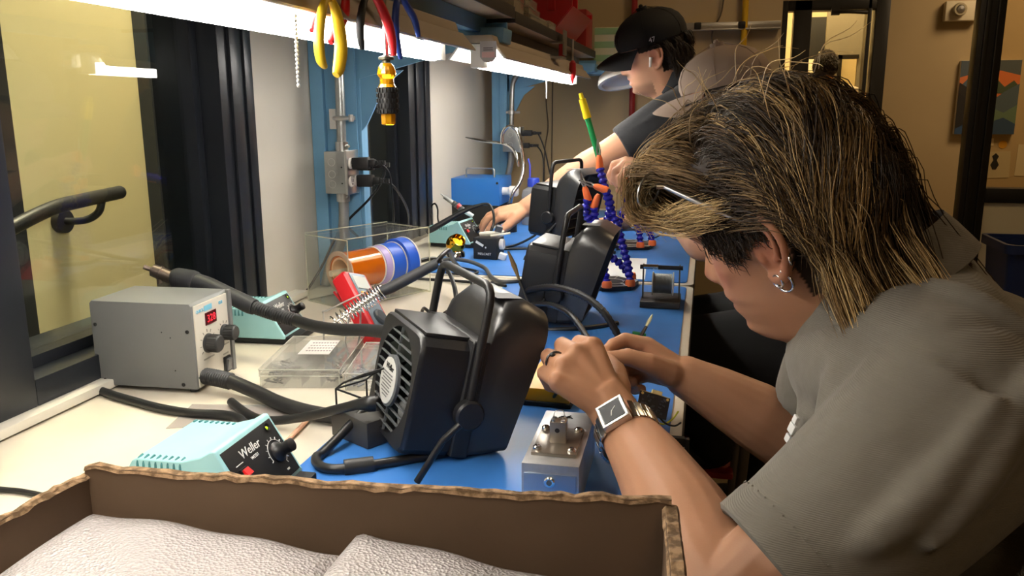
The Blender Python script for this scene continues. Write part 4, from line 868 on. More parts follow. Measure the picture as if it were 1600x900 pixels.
# ================================================================== clear parts boxes, holder base, sheets
CL = glass_mat('clear_polystyrene', '#fdfdfc', .04, base=.16, basecol='#f4f4f0', ior=1.35); CLE = glass_mat('clear_polystyrene_edge', '#f6f6f2', .1, base=.45, basecol='#f2f1ea')
def parts_box(label, loc, rz, W, D, H, card, fill):
    t = thing('parts_box', label, 'parts box', loc, (0, 0, rz))
    m = MB()
    for a in ((0, W, 0, .0014, 0, H-.006), (0, W, D-.0014, D, 0, H-.006), (0, .0014, 0, D, 0, H-.006), (W-.0014, W, 0, D, 0, H-.006), (0, W, 0, D, 0, .0014)): m.bb(*a)
    m.build('tray', CL, t, smooth=0)
    for x in (W*.28, W*.52, W*.76):
        m = MB(); m.bb(x-.0006, x+.0006, .002, D-.002, .0015, H-.007); m.build('divider', CL, t, smooth=0)
    m = MB(); m.bb(.0015, W-.0015, D*.62, D*.62+.001, .0015, H-.007); m.build('divider', CL, t, smooth=0)
    m = MB(); m.bb(-.0015, W+.0015, -.0015, D+.0015, H-.0022, H); m.bb(-.0015, W+.0015, -.0015, -.0003, H-.009, H); m.bb(W+.0003, W+.0015, -.0015, D, H-.009, H); ld = m.build('lid', CL, t, smooth=0)
    m = MB()
    for a, b in (((-.0015, -.0015, H), (W+.0015, -.0015, H)), ((W+.0015, -.0015, H), (W+.0015, D+.0015, H)), ((-.0015, D+.0015, H), (W+.0015, D+.0015, H)), ((-.0015, -.0015, H), (-.0015, D+.0015, H)), ((-.0015, -.0015, H-.009), (W+.0015, -.0015, H-.009)), ((0, 0, 0.001), (0, 0, H)), ((W, 0, .001), (W, 0, H))): m.tube([a, b], .0008, seg=5)
    m.build('bright_rim', CLE, ld)
    m = MB(); m.bb(W*.42, W*.62, -.004, -.001, H-.012, H-.001); m.build('latch', CL, t, smooth=0)
    if card:
        m = MB(); m.bb(W*.30, W*.72, D*.42, D*.86, H+.0002, H+.0007); c_ = m.build('paper_label', mat('label_paper', '#ecebe7', .7), t)
        m = MB()
        for r_ in range(4):
            for k in range(9): m.bb(W*.37+k*.0042, W*.37+k*.0042+.0026, D*.51+r_*.0135, D*.51+r_*.0135+.0042, H+.0007, H+.0009)
        m.build('print_rows', mat('print_red_grey', '#9b8f90', .7), c_)
    m = MB(); r = random.Random(int(W*1e5))
    for k in range(60):
        x = W*(.04+.2*r.random()) if k < 40 else W*(.8+.15*r.random()); y = D*(.04+.5*r.random()); m.box((x, y, .003+.010*r.random()), (.016, .002, .002), rot=(r.uniform(-.4, .4), r.uniform(-.4, .4), r.uniform(0, 3)))
    m.build('contents', mat(fill[0], fill[1], .6), t)
parts_box('clear parts box with a printed white label on its lid', (.2217, .9709, .9006), .2017, .1072, .165, .0265, True, ('pins_dark', '#3c4147'))
parts_box('unlabelled clear parts box beside the labelled one', (.339, .985, .9006), .20, .09, .15, .024, False, ('pins_blue_grey', '#6f7a94'))
t = thing('iron_holder', 'black iron stand block with wire frame behind the large fume extractor', 'iron holder', (.418, .842, .903), (0, 0, -.5))
m = MB(); m.prism([(-.02, 0), (.045, 0), (.045, .03), (-.02, .034)], -.022, .03); m.build('block', mat('stand_block', '#3d3b39', .45), t, bevel=.001)
m = MB()
for y in (-.018, .026): m.tube([(-.014, y, .03), (-.014, y, .056), (.0, y, .066), (.04, y, .085)], .0012, seg=6)
for x, z in ((-.014, .056), (.013, .072), (.04, .085)): m.tube([(x, -.018, z), (x, .026, z)], .0012, seg=6)
m.tube([(-.014, -.018, .056), (.03, .026, .03)], .0012, seg=6); m.build('wire_frame', BLACKM, t)
m = MB(); m.loft([[(.169, .892, z), (.312, .920, z), (.322, .905, z), (.320, .865, z), (.187, .812, z)] for z in (.9008, .9016)]); tag(m.build('plastic_sleeve', glass_mat('sleeve_clear', '#f0eeee', .12, base=.35, basecol='#dcd8d8'), bevel=.0003), 'clear plastic sleeve lying behind the front teal station', 'plastic sleeve')
t = thing('wooden_swab', 'pinkish wooden swab stick beside the front teal station knob', 'swab', (.345, .83, .9045))
m = MB(); m.tube([(.350, .795, .904), (.346, .835, .9045), (.343, .866, .905)], .0028, seg=10, sub=2); m.build('stick', mat('swab_wood', '#d2a184', .6), t, world=True)
m = MB(); m.ball((.3505, .79, .904), (.0035, .008, .0035)); m.build('tip', mat('swab_tip', '#dca79a', .8), t, world=True)
m = MB(); m.tube([(.06, .632, .9035), (.129, .630, .9035), (.15, .631, .9035), (.19, .626, .9035), (.23, .615, .9035)], .0028, seg=8, sub=4); tag(m.build('thin_cord', CORD, smooth=60), 'thin black cord on the white bench left of the cardboard box', 'cord')

# ================================================================== far bench equipment
BL2 = mat('blue_enamel', '#2a73c4', .35)
t = thing('blue_unit', 'bright blue metal unit with chrome handle beside the far post', 'instrument', (.075, 2.66, .9025), (0, 0, 0))
m = MB(); m.bb(-.085, .085, -.075, .10, .062, .148); m.build('cover', BL2, t, bevel=.003)
m = MB(); m.bb(-.083, .083, -.073, .098, .004, .062); m.build('chassis', BLACKM, t, bevel=.002)
m = MB(); m.tube([(-.04, -.02, .147), (-.04, -.02, .172), (-.036, -.02, .177), (.05, -.02, .177), (.055, -.02, .172), (.055, -.02, .147)], .003, seg=8); m.build('handle', STEEL, t, smooth=50)
m = MB(); m.lathe([(.013, 0), (.013, .02), (.017, .024), (.017, .045), (.012, .052), (0, .053)], at=(.085, -.03, .105), axis=(1, 0, 0), seg=24); m.build('white_nozzle', WHITE, t, smooth=40)
m = MB(); m.lathe([(.004, 0), (.004, .003), (0, .003)], at=(.078, -.075, .134), axis=(0, -1, 0), seg=10); m.build('terminal', BLACKM, t)
t = thing('flexible_arm', 'bent chrome flexible arm looping above the blue unit', 'arm', (.24, 2.5, 1.03))
m = MB(); m.tube([(.074, 2.5, 1.183), (.10, 2.5, 1.178), (.15, 2.5, 1.17), (.191, 2.5, 1.166), (.225, 2.48, 1.152), (.247, 2.45, 1.13), (.254, 2.45, 1.10)], [.002, .004, .0042, .0042, .0045, .0045, .004], seg=10, sub=4); m.build('pointer_arm', CHROME, t, world=True, smooth=60)
m = MB(); m.tube([(.19, 2.5, 1.165), (.193, 2.5, 1.195), (.206, 2.5, 1.213), (.222, 2.5, 1.215), (.238, 2.5, 1.2), (.25, 2.5, 1.16), (.258, 2.5, 1.097), (.252, 2.47, 1.05), (.235, 2.45, 1.02), (.225, 2.45, .98)], .0058, seg=10, sub=4); m.build('gooseneck', CHROME, t, world=True, smooth=60)
m = MB(); m.cyl((.225, 2.45, .903), (.225, 2.45, .925), .022); m.cyl((.225, 2.45, .92), (.225, 2.45, .99), .008); m.build('base', BLACK, t, world=True, smooth=40)
t = thing('squeeze_bottle', 'translucent squeeze bottle with blue cap behind the far fume extractor', 'bottle', (.262, 2.63, .9025))
m = MB(); m.lathe([(.036, 0), (.038, .005), (.038, .095), (.034, .11), (.018, .12), (.018, .126)], seg=28); m.build('body', glass_mat('bottle_translucent', '#e4ecf0', .2, base=.6, basecol='#d8dde0'), t, smooth=40)
m = MB(); m.lathe([(.0195, .122), (.0195, .145), (.017, .149), (0, .149)], seg=24); m.build('cap', mat('cap_blue', '#2a44b8', .35), t, smooth=40)
m = MB(); m.tube([(-.012, 0, .148), (-.012, 0, .19), (-.018, 0, .21)], .003, seg=8); m.build('spout', mat('spout_blue', '#4b52c0', .3), t)
m = MB(); m.lathe([(.0384, .03), (.0384, .08)], seg=28, cap=False); m.build('label', mat('bottle_label', '#d5d9dd', .6), t)
# brass tip cleaner
t = thing('tip_cleaner', 'golden ball tip cleaner with open mouth beside the far teal station', 'tip cleaner', (.193, 1.985, .9025))
GOLD = mat('gold_polished', '#cf9c2c', .12, 1.0)
mo = Vector((.55, -.5, .65)).normalized()
m = MB(); cc = (0, 0, .034)
prof = [(.0245*math.sin(a), -.0245*math.cos(a)) for a in [PI*k/16 for k in range(1, 13)]]; prof += [(prof[-1][0]*.98, prof[-1][1]+.003), (prof[-1][0]*.8, prof[-1][1]-.006)]
m.lathe(prof, at=cc, axis=mo, seg=28); m.build('ball', GOLD, t, smooth=50)
m = MB(); m.lathe([(prof[-3][0]*.97, prof[-3][1]), (prof[-3][0]*1.06, prof[-3][1]+.001), (prof[-3][0]*1.04, prof[-3][1]+.0035), (prof[-3][0]*.95, prof[-3][1]+.003)], at=cc, axis=mo, seg=28, cap=False); m.build('rim', GOLD, t, smooth=50)
m = MB(); m.lathe([(.022, 0), (.024, .003), (.022, .014), (.019, .017)], seg=24); m.build('base', CHROME, t, smooth=40)
# black caddy box with white lettering
t = thing('black_caddy', 'small black box with white lettering beside the golden tip cleaner', 'box', (.274, 1.985, .9025), (0, 0, -.12))
m = MB(); m.bb(-.031, .031, -.013, .04, 0, .053); m.build('case', mat('caddy_black', '#1f2022', .5), t, bevel=.0015)
small_text('MELCAST', .0085, t, (-.019, -.0135, .011), (1, 0, 0), (0, 0, 1))
m = MB(); m.box((-.014, -.0135, .039), (.022, .001, .006), rot=(0, .5, 0)); m.ball((.002, -.0134, .03), (.0022, .001, .0022)); m.build('print_mark', PRINT, t)
m = MB(); m.lathe([(.013, 0), (.013, .01), (0, .01)], at=(.030, .015, .036), axis=(1, .1, 0)); m.build('white_wheel', WHITE, t)
m = MB(); m.box((.042, 0, .008), (.018, .02, .015), rot=(0, .3, .2)); m.build('white_tab', WHITE, t, bevel=.001)
t = thing('utility_clips', 'pale plastic clips lying on top of the black caddy box', 'clip', (.285, 1.99, .957))
m = MB(); m.tube([(-.03, 0, .006), (-.01, 0, .008), (.02, .005, .010), (.03, .01, .014)], [.005, .006, .004, .003], seg=8, sub=3); m.build('clip_body', mat('clip_bone', '#d8d2c2', .5), t)
m = MB(); m.tube([(0, -.01, .004), (.03, -.008, .008), (.05, -.006, .012)], .0028, seg=8, sub=2); m.build('clip_arm', mat('clip_bone', '#d8d2c2', .5), t)
m = MB(); m.box((.018, .005, .02), (.016, .012, .014), rot=(.2, .3, .4)); m.build('clip_pad', mat('clip_dark', '#4a484c', .5), t)
# irons and cables around the far stations
t = thing('soldering_iron', 'soldering iron with grey and red ribbed grip beside the far teal station', 'soldering iron', (.12, 2.2, 1.01))
m = MB(); m.tube([(.088, 2.2, 1.040), (.098, 2.2, 1.032)], .002, seg=8); m.tube([(.098, 2.2, 1.032), (.122, 2.2, 1.016)], .0062, seg=14); m.build('barrel', STEEL, t, world=True)
m = MB(); ribbed(m, [(.122, 2.2, 1.016), (.15, 2.2, .997)], .0068, 5, .0018); m.build('grip', mat('iron_grip_grey', '#5b5a5c', .5), t, world=True)
m = MB(); m.tube([(.135, 2.2, 1.009), (.142, 2.2, 1.003)], .0083, seg=14); m.build('red_band', REDP, t, world=True)
m = MB(); m.tube([(.15, 2.2, .997), (.178, 2.205, .979)], [.0072, .0055], seg=12); m.build('handle_end', mat('handle_light', '#b9c4cc', .4), t, world=True)
t = thing('soldering_iron', 'black soldering iron lying across the far teal station with looping cord', 'soldering iron', (.14, 2.06, .98))
m = MB(); m.tube([(.095, 2.05, .955), (.115, 2.055, .966), (.165, 2.08, .996), (.195, 2.09, 1.012), (.235, 2.10, 1.026)], [.0065, .0085, .0072, .0062, .0035], seg=14, sub=4); m.build('handle', BLACK, t, world=True, smooth=60)
m = MB(); m.tube([(.235, 2.10, 1.026), (.252, 2.10, 1.024), (.265, 2.09, 1.005), (.268, 2.08, .98), (.262, 2.06, .95), (.25, 2.08, .915), (.22, 2.1, .906), (.30, 2.12, .906), (.37, 2.13, .908), (.43, 2.17, .906)], .0034, seg=8, sub=6); m.build('cable', CORD, t, world=True, smooth=60)
def cable(label, P, r=.0035, name='cable', mt=CORD): 
    m = MB(); m.tube(P, r, seg=8, sub=7); return tag(m.build(name, mt, smooth=60), label, 'cable')
cable('black cable looping on the wall side of the far teal station', [(.03, 2.30, .906), (.02, 2.32, .95), (.015, 2.33, .985), (.03, 2.32, .998), (.045, 2.30, .985), (.05, 2.29, .95), (.08, 2.27, .92), (.11, 2.30, .906)], .0026)
cable('black cable arching between tape dispenser and large fume extractor', [(.215, 1.52, .93), (.235, 1.56, .965), (.26, 1.62, .965), (.29, 1.60, .95), (.33, 1.52, .93), (.37, 1.40, .912), (.40, 1.28, .906), (.42, 1.15, .906)], .0046)
cable('grey black cable bundle curving behind the golden tip cleaner', [(.17, 1.80, .906), (.20, 1.86, .918), (.255, 1.855, .92), (.31, 1.82, .912), (.345, 1.75, .906), (.38, 1.70, .906), (.42, 1.72, .906)], .0048, mt=mat('cord_grey', '#4b4b4b', .4))
cable('thin black cable lying straight across the white bench middle', [(.14, 1.72, .9045), (.20, 1.70, .9045), (.28, 1.695, .9045), (.36, 1.68, .9045), (.40, 1.66, .906)], .0032)
cable('black cable curling under the golden tip cleaner', [(.225, 1.80, .9055), (.25, 1.83, .906), (.30, 1.80, .906), (.29, 1.765, .9055), (.24, 1.77, .9055), (.23, 1.80, .9055)], .003)
cable('black cable snaking across the blue far mat to the extractor', [(.25, 2.1, .9055), (.30, 2.18, .9055), (.35, 2.2, .93), (.37, 2.28, .95), (.40, 2.36, .92), (.45, 2.42, .906)], .0034)
cable('black cable crossing behind the spring holder', [(.24, 1.30, .905), (.30, 1.27, .906), (.35, 1.26, .908), (.36, 1.30, .92), (.33, 1.34, .93), (.32, 1.37, .91), (.37, 1.40, .906)], .003)
# white-sleeved wire on the far mat
cable('dark wire with yellow connector ending on the far mat near its edge', [(.58, 2.16, .906), (.64, 2.30, .906), (.69, 2.40, .92), (.70, 2.5, .935)], .002)
m = MB(); m.bb(.685, .71, 2.5, 2.53, .925, .945); tag(m.build('wire_connector', mat('connector_yellow_green', '#b3b53a', .5), bevel=.002), 'yellow green wire connector on the far blue mat', 'connector')

# ================================================================== helping hands: jointed blue arms on hexagon bases
def hexbase(t, c, r):
    m = MB(); P = lambda rr_, z: [(c[0]+rr_*math.cos(PI/3*k+.35), c[1]+rr_*math.sin(PI/3*k+.35), z) for k in range(6)]
    m.loft([P(r, .903), P(r, .911), P(r*.97, .9125)]); m.build('base_plate', BLACK, t, world=True, bevel=.0008)
    def line_ring(rr_, z, n, off=.35):
        mm = MB(); mm.tube([(c[0]+rr_*math.cos(2*PI*k/n+off), c[1]+rr_*math.sin(2*PI*k/n+off), z) for k in range(n)], .0007, seg=5, closed=True); return mm
    line_ring(r*.96, .9128, 6).build('edge_line', PRINT, t, world=True)
    line_ring(r*.45, .9128, 28).build('centre_ring', PRINT, t, world=True)
    for k in range(6):
        a = PI/3*k+.35; mm = MB(); mm.tube([(c[0]+r*.45*math.cos(a), c[1]+r*.45*math.sin(a), .9128), (c[0]+r*.96*math.cos(a), c[1]+r*.96*math.sin(a), .9128)], .0006, seg=5); mm.build('spoke_line', PRINT, t, world=True)
def locarm(t, P, r=.0083, tip=None, clip=None):
    P = [Vector(p) for p in P]; Q = catmull(P, 10); L = [0]
    for a, b in zip(Q, Q[1:]): L.append(L[-1]+(b-a).length)
    n = max(4, int(L[-1]/.0118)); m0 = MB(); m0.lathe([(.0105, 0), (.0105, .009), (.0085, .014), (0, .014)], at=P[0]-Vector((0, 0, .004)), seg=14); m0.build('orange_socket', ORANGE, t, world=True, smooth=40)
    for k in range(n):
        s = L[-1]*(k+.6)/n; i = max(j for j in range(len(L)) if L[j] <= s); i = min(i, len(Q)-2); f_ = (s-L[i])/max(L[i+1]-L[i], 1e-9)
        c = Q[i].lerp(Q[i+1], f_); d = (Q[i+1]-Q[i]).normalized()
        m = MB(); m.lathe([(r*.5, -.0075), (r*.78, -.0055), (r*.8, -.003), (r*1.12, -.001), (r*1.12, .002), (r*.9, .0045), (r*.6, .0065)], at=c, axis=d, seg=12); m.build('arm_joint', LOCBLUE, t, world=True, smooth=50)
    e = Q[-1]; d = (Q[-1]-Q[-4]).normalized() if tip is None else Vector(tip).normalized()
    m = MB(); m.lathe([(.0078, -.004), (.0083, .002), (.0066, .021), (.004, .027), (0, .027)], at=e, axis=d, seg=14); m.build('orange_tip', ORANGE, t, world=True, smooth=40)
    if clip:
        c0 = e+d*.022; s = d.orthogonal().normalized()
        m = MB()
        for sg in (-1, 1): m.tube([c0, c0+d*.012+s*sg*.0042, c0+d*.038+s*sg*.0006], [.0022, .0022, .0009], seg=6)
        m.build('alligator_clip', STEEL, t, world=True)
h1 = thing('helping_hand', 'blue jointed helping hand stand on the front hexagonal base', 'helping hand', (.612, 1.722, .903)); hexbase(h1, (.612, 1.722), .061)
locarm(h1, [(.656, 1.69, .915), (.650, 1.70, .95), (.640, 1.71, .98), (.624, 1.72, 1.03), (.604, 1.725, 1.08), (.590, 1.735, 1.125), (.583, 1.74, 1.148)], tip=(-.1, 0, 1), clip=True)
locarm(h1, [(.611, 1.665, .915), (.601, 1.68, .951), (.583, 1.71, .986), (.570, 1.72, 1.03), (.556, 1.72, 1.06), (.562, 1.72, 1.085)], tip=(-.3, 0, 1), clip=True)
locarm(h1, [(.571, 1.71, .915), (.575, 1.73, .95), (.59, 1.74, .985), (.60, 1.73, 1.03), (.608, 1.72, 1.075), (.60, 1.71, 1.105)], tip=(-1, 0, .35), clip=True)
locarm(h1, [(.652, 1.76, .915), (.63, 1.75, .945), (.606, 1.74, .965), (.59, 1.73, .99), (.578, 1.725, 1.03), (.575, 1.72, 1.07)], tip=(.35, 0, 1))
h2 = thing('helping_hand', 'blue jointed helping hand stand on the rear hexagonal base', 'helping hand', (.612, 2.24, .903)); hexbase(h2, (.612, 2.24), .066)
locarm(h2, [(.639, 2.185, .915), (.633, 2.20, .953), (.612, 2.20, 1.004), (.60, 2.14, 1.05), (.597, 2.05, 1.085), (.598, 1.97, 1.10)], tip=(0, -.2, 1))
locarm(h2, [(.668, 2.22, .915), (.66, 2.24, .94), (.635, 2.25, .99), (.612, 2.22, 1.04), (.615, 2.12, 1.07), (.614, 2.0, 1.095)], tip=(.05, -.2, 1))
locarm(h2, [(.565, 2.21, .915), (.575, 2.20, .95), (.59, 2.18, 1.0), (.61, 2.16, 1.04), (.64, 2.14, 1.065), (.66, 2.13, 1.07)], tip=(1, 0, .1))
t = thing('marker_tool', 'long green handled tool with yellow cap clipped upright in the helping hand', 'hand tool', (.585, 1.752, 1.15))
a, b = Vector((.584, 1.755, 1.150)), Vector((.539, 1.75, 1.30)); d = (b-a)
m = MB(); m.tube([a+d*.0, a+d*.68], .0062, seg=14); m.build('green_handle', mat('handle_green', '#1e9150', .35), t, world=True, smooth=50)
m = MB(); m.tube([a+d*.66, a+d*.92, a+d*.925, a+d], [.0085, .0075, .0048, .0042], seg=14); m.build('yellow_cap', mat('cap_yellow', '#ecd01c', .35), t, world=True, smooth=40)
# black goosenecks with clips between extractors and hand
g = thing('gooseneck_clamp', 'pair of black ribbed gooseneck arms arching in front of the middle extractor', 'clamp stand', (.49, 1.40, .903))
m = MB(); ribbed(m, [(.478, 1.425, .925), (.495, 1.39, .952), (.52, 1.35, .970), (.565, 1.30, .986), (.614, 1.25, .988), (.655, 1.21, .974), (.683, 1.20, .935)], .0052, 46, .0009, seg=10); m.build('gooseneck', BLACK, g, world=True)
m = MB(); ribbed(m, [(.49, 1.41, .925), (.52, 1.35, .942), (.56, 1.30, .957), (.60, 1.25, .955), (.63, 1.22, .93), (.643, 1.20, .918)], .0045, 38, .0008, seg=10); m.build('gooseneck', BLACK, g, world=True)
m = MB(); m.bb(.455, .51, 1.395, 1.45, .903, .922); m.build('clamp_base', BLACK, g, world=True, bevel=.003)
m = MB(); m.tube([(.683, 1.20, .937), (.692, 1.197, .918)], [.0062, .0045], seg=10); m.tube([(.643, 1.20, .92), (.650, 1.196, .908)], [.0055, .004], seg=10); m.build('arm_end', RUBBER, g, world=True)
cg = thing('alligator_clip', 'steel alligator clip on a black stem left of the middle extractor', 'clip', (.50, 1.36, .905))
m = MB()
for s in (-1, 1): m.tube([(.497, 1.35, .985), (.488+s*.002, 1.35, 1.01), (.478+s*.0008, 1.35, 1.034)], [.0022, .003, .0011], seg=6)
m.build('jaws', mat('brass_dull', '#b09a70', .3, .9), cg, world=True)
m = MB(); m.tube([(.497, 1.35, .985), (.51, 1.345, .955), (.53, 1.34, .925), (.545, 1.34, .906)], .0032, seg=8, sub=3); m.build('stem', RUBBER, cg, world=True)
bk = thing('bracket_strap', 'black angled strap end standing behind the large extractor hood', 'strap', (.46, 1.3, .905))
m = MB(); m.tube([(.40, 1.24, .945), (.432, 1.28, .965), (.462, 1.31, .985)], [.007, .0075, .006], seg=10); m.tube([(.462, 1.31, .983), (.458, 1.33, .95), (.45, 1.34, .906)], .003, seg=8); m.tube([(.40, 1.24, .945), (.39, 1.23, .906)], .004, seg=8); m.build('strap', BLACK, bk, world=True)

# ================================================================== solder spool on stand
sp = thing('solder_spool_stand', 'grey solder spool on a small black stand near the mat edge', 'solder stand', (.724, 1.575, .9025))
m = MB(); m.bb(-.037, .037, -.038, .05, 0, .012); m.build('base', mat('stand_dark', '#34322f', .5), sp, bevel=.0015)
for x in (-.034, .034):
    m = MB(); m.box((x, 0, .044), (.0025, .014, .066)); m.build('side_plate', mat('stand_grey', '#54524e', .4, .5), sp, bevel=.0008)
m = MB(); m.cyl((-.040, -.004, .072), (.040, -.004, .072), .0042, seg=12); m.build('top_rod', BLACK, sp)
m = MB(); m.cyl((-.033, -.006, .073), (-.006, -.006, .073), .0046, seg=12); m.build('guide_tube', CHROME, sp)
m = MB(); prof = [(.019, -.017)]
for k in range(28): z = -.017+k*.034/27; prof += [(.0187+.0005*(k % 2), z)]
prof += [(.010, .017)]; m.lathe(prof, at=(.003, .002, .040), axis=(1, 0, 0), seg=28); m.build('solder_wire', mat('solder_metal', '#8f918e', .3, .85), sp)
for x in (-.0165, .0215):
    m = MB(); m.lathe([(.0225, 0), (.0225, .002), (0, .002)], at=(x, .002, .040), axis=(1, 0, 0), seg=28); m.build('flange', WHITE, sp)
# pick with pale tip, yellow tray, aluminium fixture
t = thing('brush_pick', 'thin pick with pale tip leaning near the mat edge', 'hand tool', (.70, 1.315, .903))
m = MB(); m.tube([(.722, 1.35, .937), (.718, 1.335, .930), (.713, 1.318, .922)], [.0008, .0032, .0018], seg=8, sub=3); m.build('pale_tip', mat('pick_ivory', '#d9d6a8', .5), t, world=True)
m = MB(); m.tube([(.714, 1.32, .923), (.708, 1.30, .914), (.704, 1.29, .907)], [.0026, .0034, .003], seg=8); m.build('ferrule', BLACK, t, world=True)
m = MB(); m.box((.702, 1.335, .906), (.022, .008, .006), rot=(0, .2, .2)); tag(m.build('green_clip', mat('clip_green', '#2f7a3e', .5), bevel=.0015), 'small green plastic clip beside the pale tipped pick', 'clip')
t = thing('yellow_tray', 'yellow tray with black rim behind the large extractor hood', 'tray', (.612, 1.03, .9025), (0, 0, -.05))
m = MB(); m.bb(-.036, .036, -.055, .09, 0, .006); m.build('rim', BLACKM, t, bevel=.001)
m = MB(); m.loft([[(x*1.0, y, .006) for x, y in ((-.034, -.052), (.034, -.052), (.034, .088), (-.034, .088))], [(x*.93, y*.96, .022) for x, y in ((-.034, -.052), (.034, -.052), (.034, .088), (-.034, .088))]]); m.build('lid', mat('tray_yellow', '#e0a21c', .4), t, bevel=.001)
ALU = mat('brushed_aluminium', '#b9babb', .38, .75, var=(60, '#a4a5a7', .35, .7)); PLATE = mat('plate_bronze_steel', '#9a9288', .32, .9)
t = thing('aluminium_fixture', 'aluminium box fixture with bolted plate and cam lock before the person', 'fixture', (.668, .705, .9025), (0, 0, .02))
m = MB(); m.bb(-.027, .027, 0, .14, 0, .046); m.build('case', ALU, t, bevel=.0012)
m = MB(); m.bb(-.0245, .0245, -.0016, .0, .002, .037); m.build('front_plate', mat('aluminium_front', '#93a4b8', .35, .8), t, bevel=.0008)
m = MB(); m.lathe([(.0052, 0), (.0052, .0022), (.004, .003), (0, .003)], at=(0, -.0016, .030), axis=(0, -1, 0), seg=18); m.build('cam_lock', CHROME, t)
m = MB(); m.lathe([(.0026, 0), (.0026, .0006), (0, .0006)], at=(0, -.0046, .030), axis=(0, -1, 0), seg=14); m.build('key_slot', mat('keyhole', '#5c5c5c', .4, .6), t)
m = MB(); m.bb(-.0215, .0215, .018, .085, .046, .0495); m.build('bolted_plate', PLATE, t, bevel=.001)
for x in (-.0165, .0165):
    for y in (.026, .077):
        m = MB(); m.lathe([(.0042, 0), (.0042, .0028), (.003, .0038), (.0016, .0038), (.0014, .002), (0, .002)], at=(x, y, .0495), seg=14); m.build('bolt', CHROME, t)
m = MB(); m.bb(-.0075, .0085, .043, .056, .0495, .071); bk_ = m.build('clamp_block', mat('block_steel', '#a39c92', .3, .9), t, bevel=.0008)
for x in (-.004, .005):
    for y in (.046, .053):
        m = MB(); m.cyl((x, y, .071), (x, y, .0726), .002, seg=10); m.build('set_screw', STEEL, bk_)
m = MB(); m.cyl((.0, .0428, .0625), (.0, .0435, .0625), .0024, seg=12); m.build('bore', BLACKM, bk_)
m = MB(); m.tube([(-.005, .05, .0725), (-.003, .052, .079), (.004, .054, .079), (.006, .052, .073)], .0004, seg=5, sub=4); m.build('wire_loop', STEEL, bk_)
m = MB()
for P in ([(-.010, .120), (-.004, .126), (-.006, .119), (.002, .127)], [(-.008, .124), (.004, .121)], [(-.002, .118), (.001, .123), (.005, .119)]): m.tube([(x, y, .0463) for x, y in P], .0006, seg=4)
m.build('pen_mark', BLACKM, t)
m = MB(); m.tube([(.62, .985, .91), (.628, .97, .925), (.632, .955, .94)], .0022, seg=8, sub=3); m.tube([(.625, .99, .915), (.63, .975, .93)], .0012, seg=6)
tag(m.build('wire_lead', mat('wire_green_black', '#2a3a2a', .5)), 'short dark wire lead standing behind the aluminium fixture', 'wire')
# magnifier lamp behind the man's chin
t = thing('magnifier_lamp', 'white magnifier lamp head behind the chin of the man in the black cap', 'lamp', (.535, 2.78, 1.36))
m = MB(); q = Vector((.25, -.25, -1)); m.lathe([(.02, .045), (.055, .04), (.085, .02), (.092, .0), (.092, -.006), (.080, -.006), (.078, .004), (.04, .016), (0, .018)], at=(0, 0, 0), axis=-q, seg=36); m.build('shade', WHITE, t, smooth=40)
m = MB(); m.tube([(0, 0, .045), (.03, .1, .08), (.02, .25, .12), (.0, .34, .10)], .008, seg=10, sub=4); m.build('arm', WHITE, t, smooth=50)
# black strap hook on the bench edge
m = MB(); m.box((.772, .885, .9085), (.03, .008, .010)); m.box((.7895, .885, .895), (.005, .008, .035)); tag(m.build('edge_hook', BLACKM, bevel=.001), 'small black hook clipped over the bench edge below the forearm', 'hook')
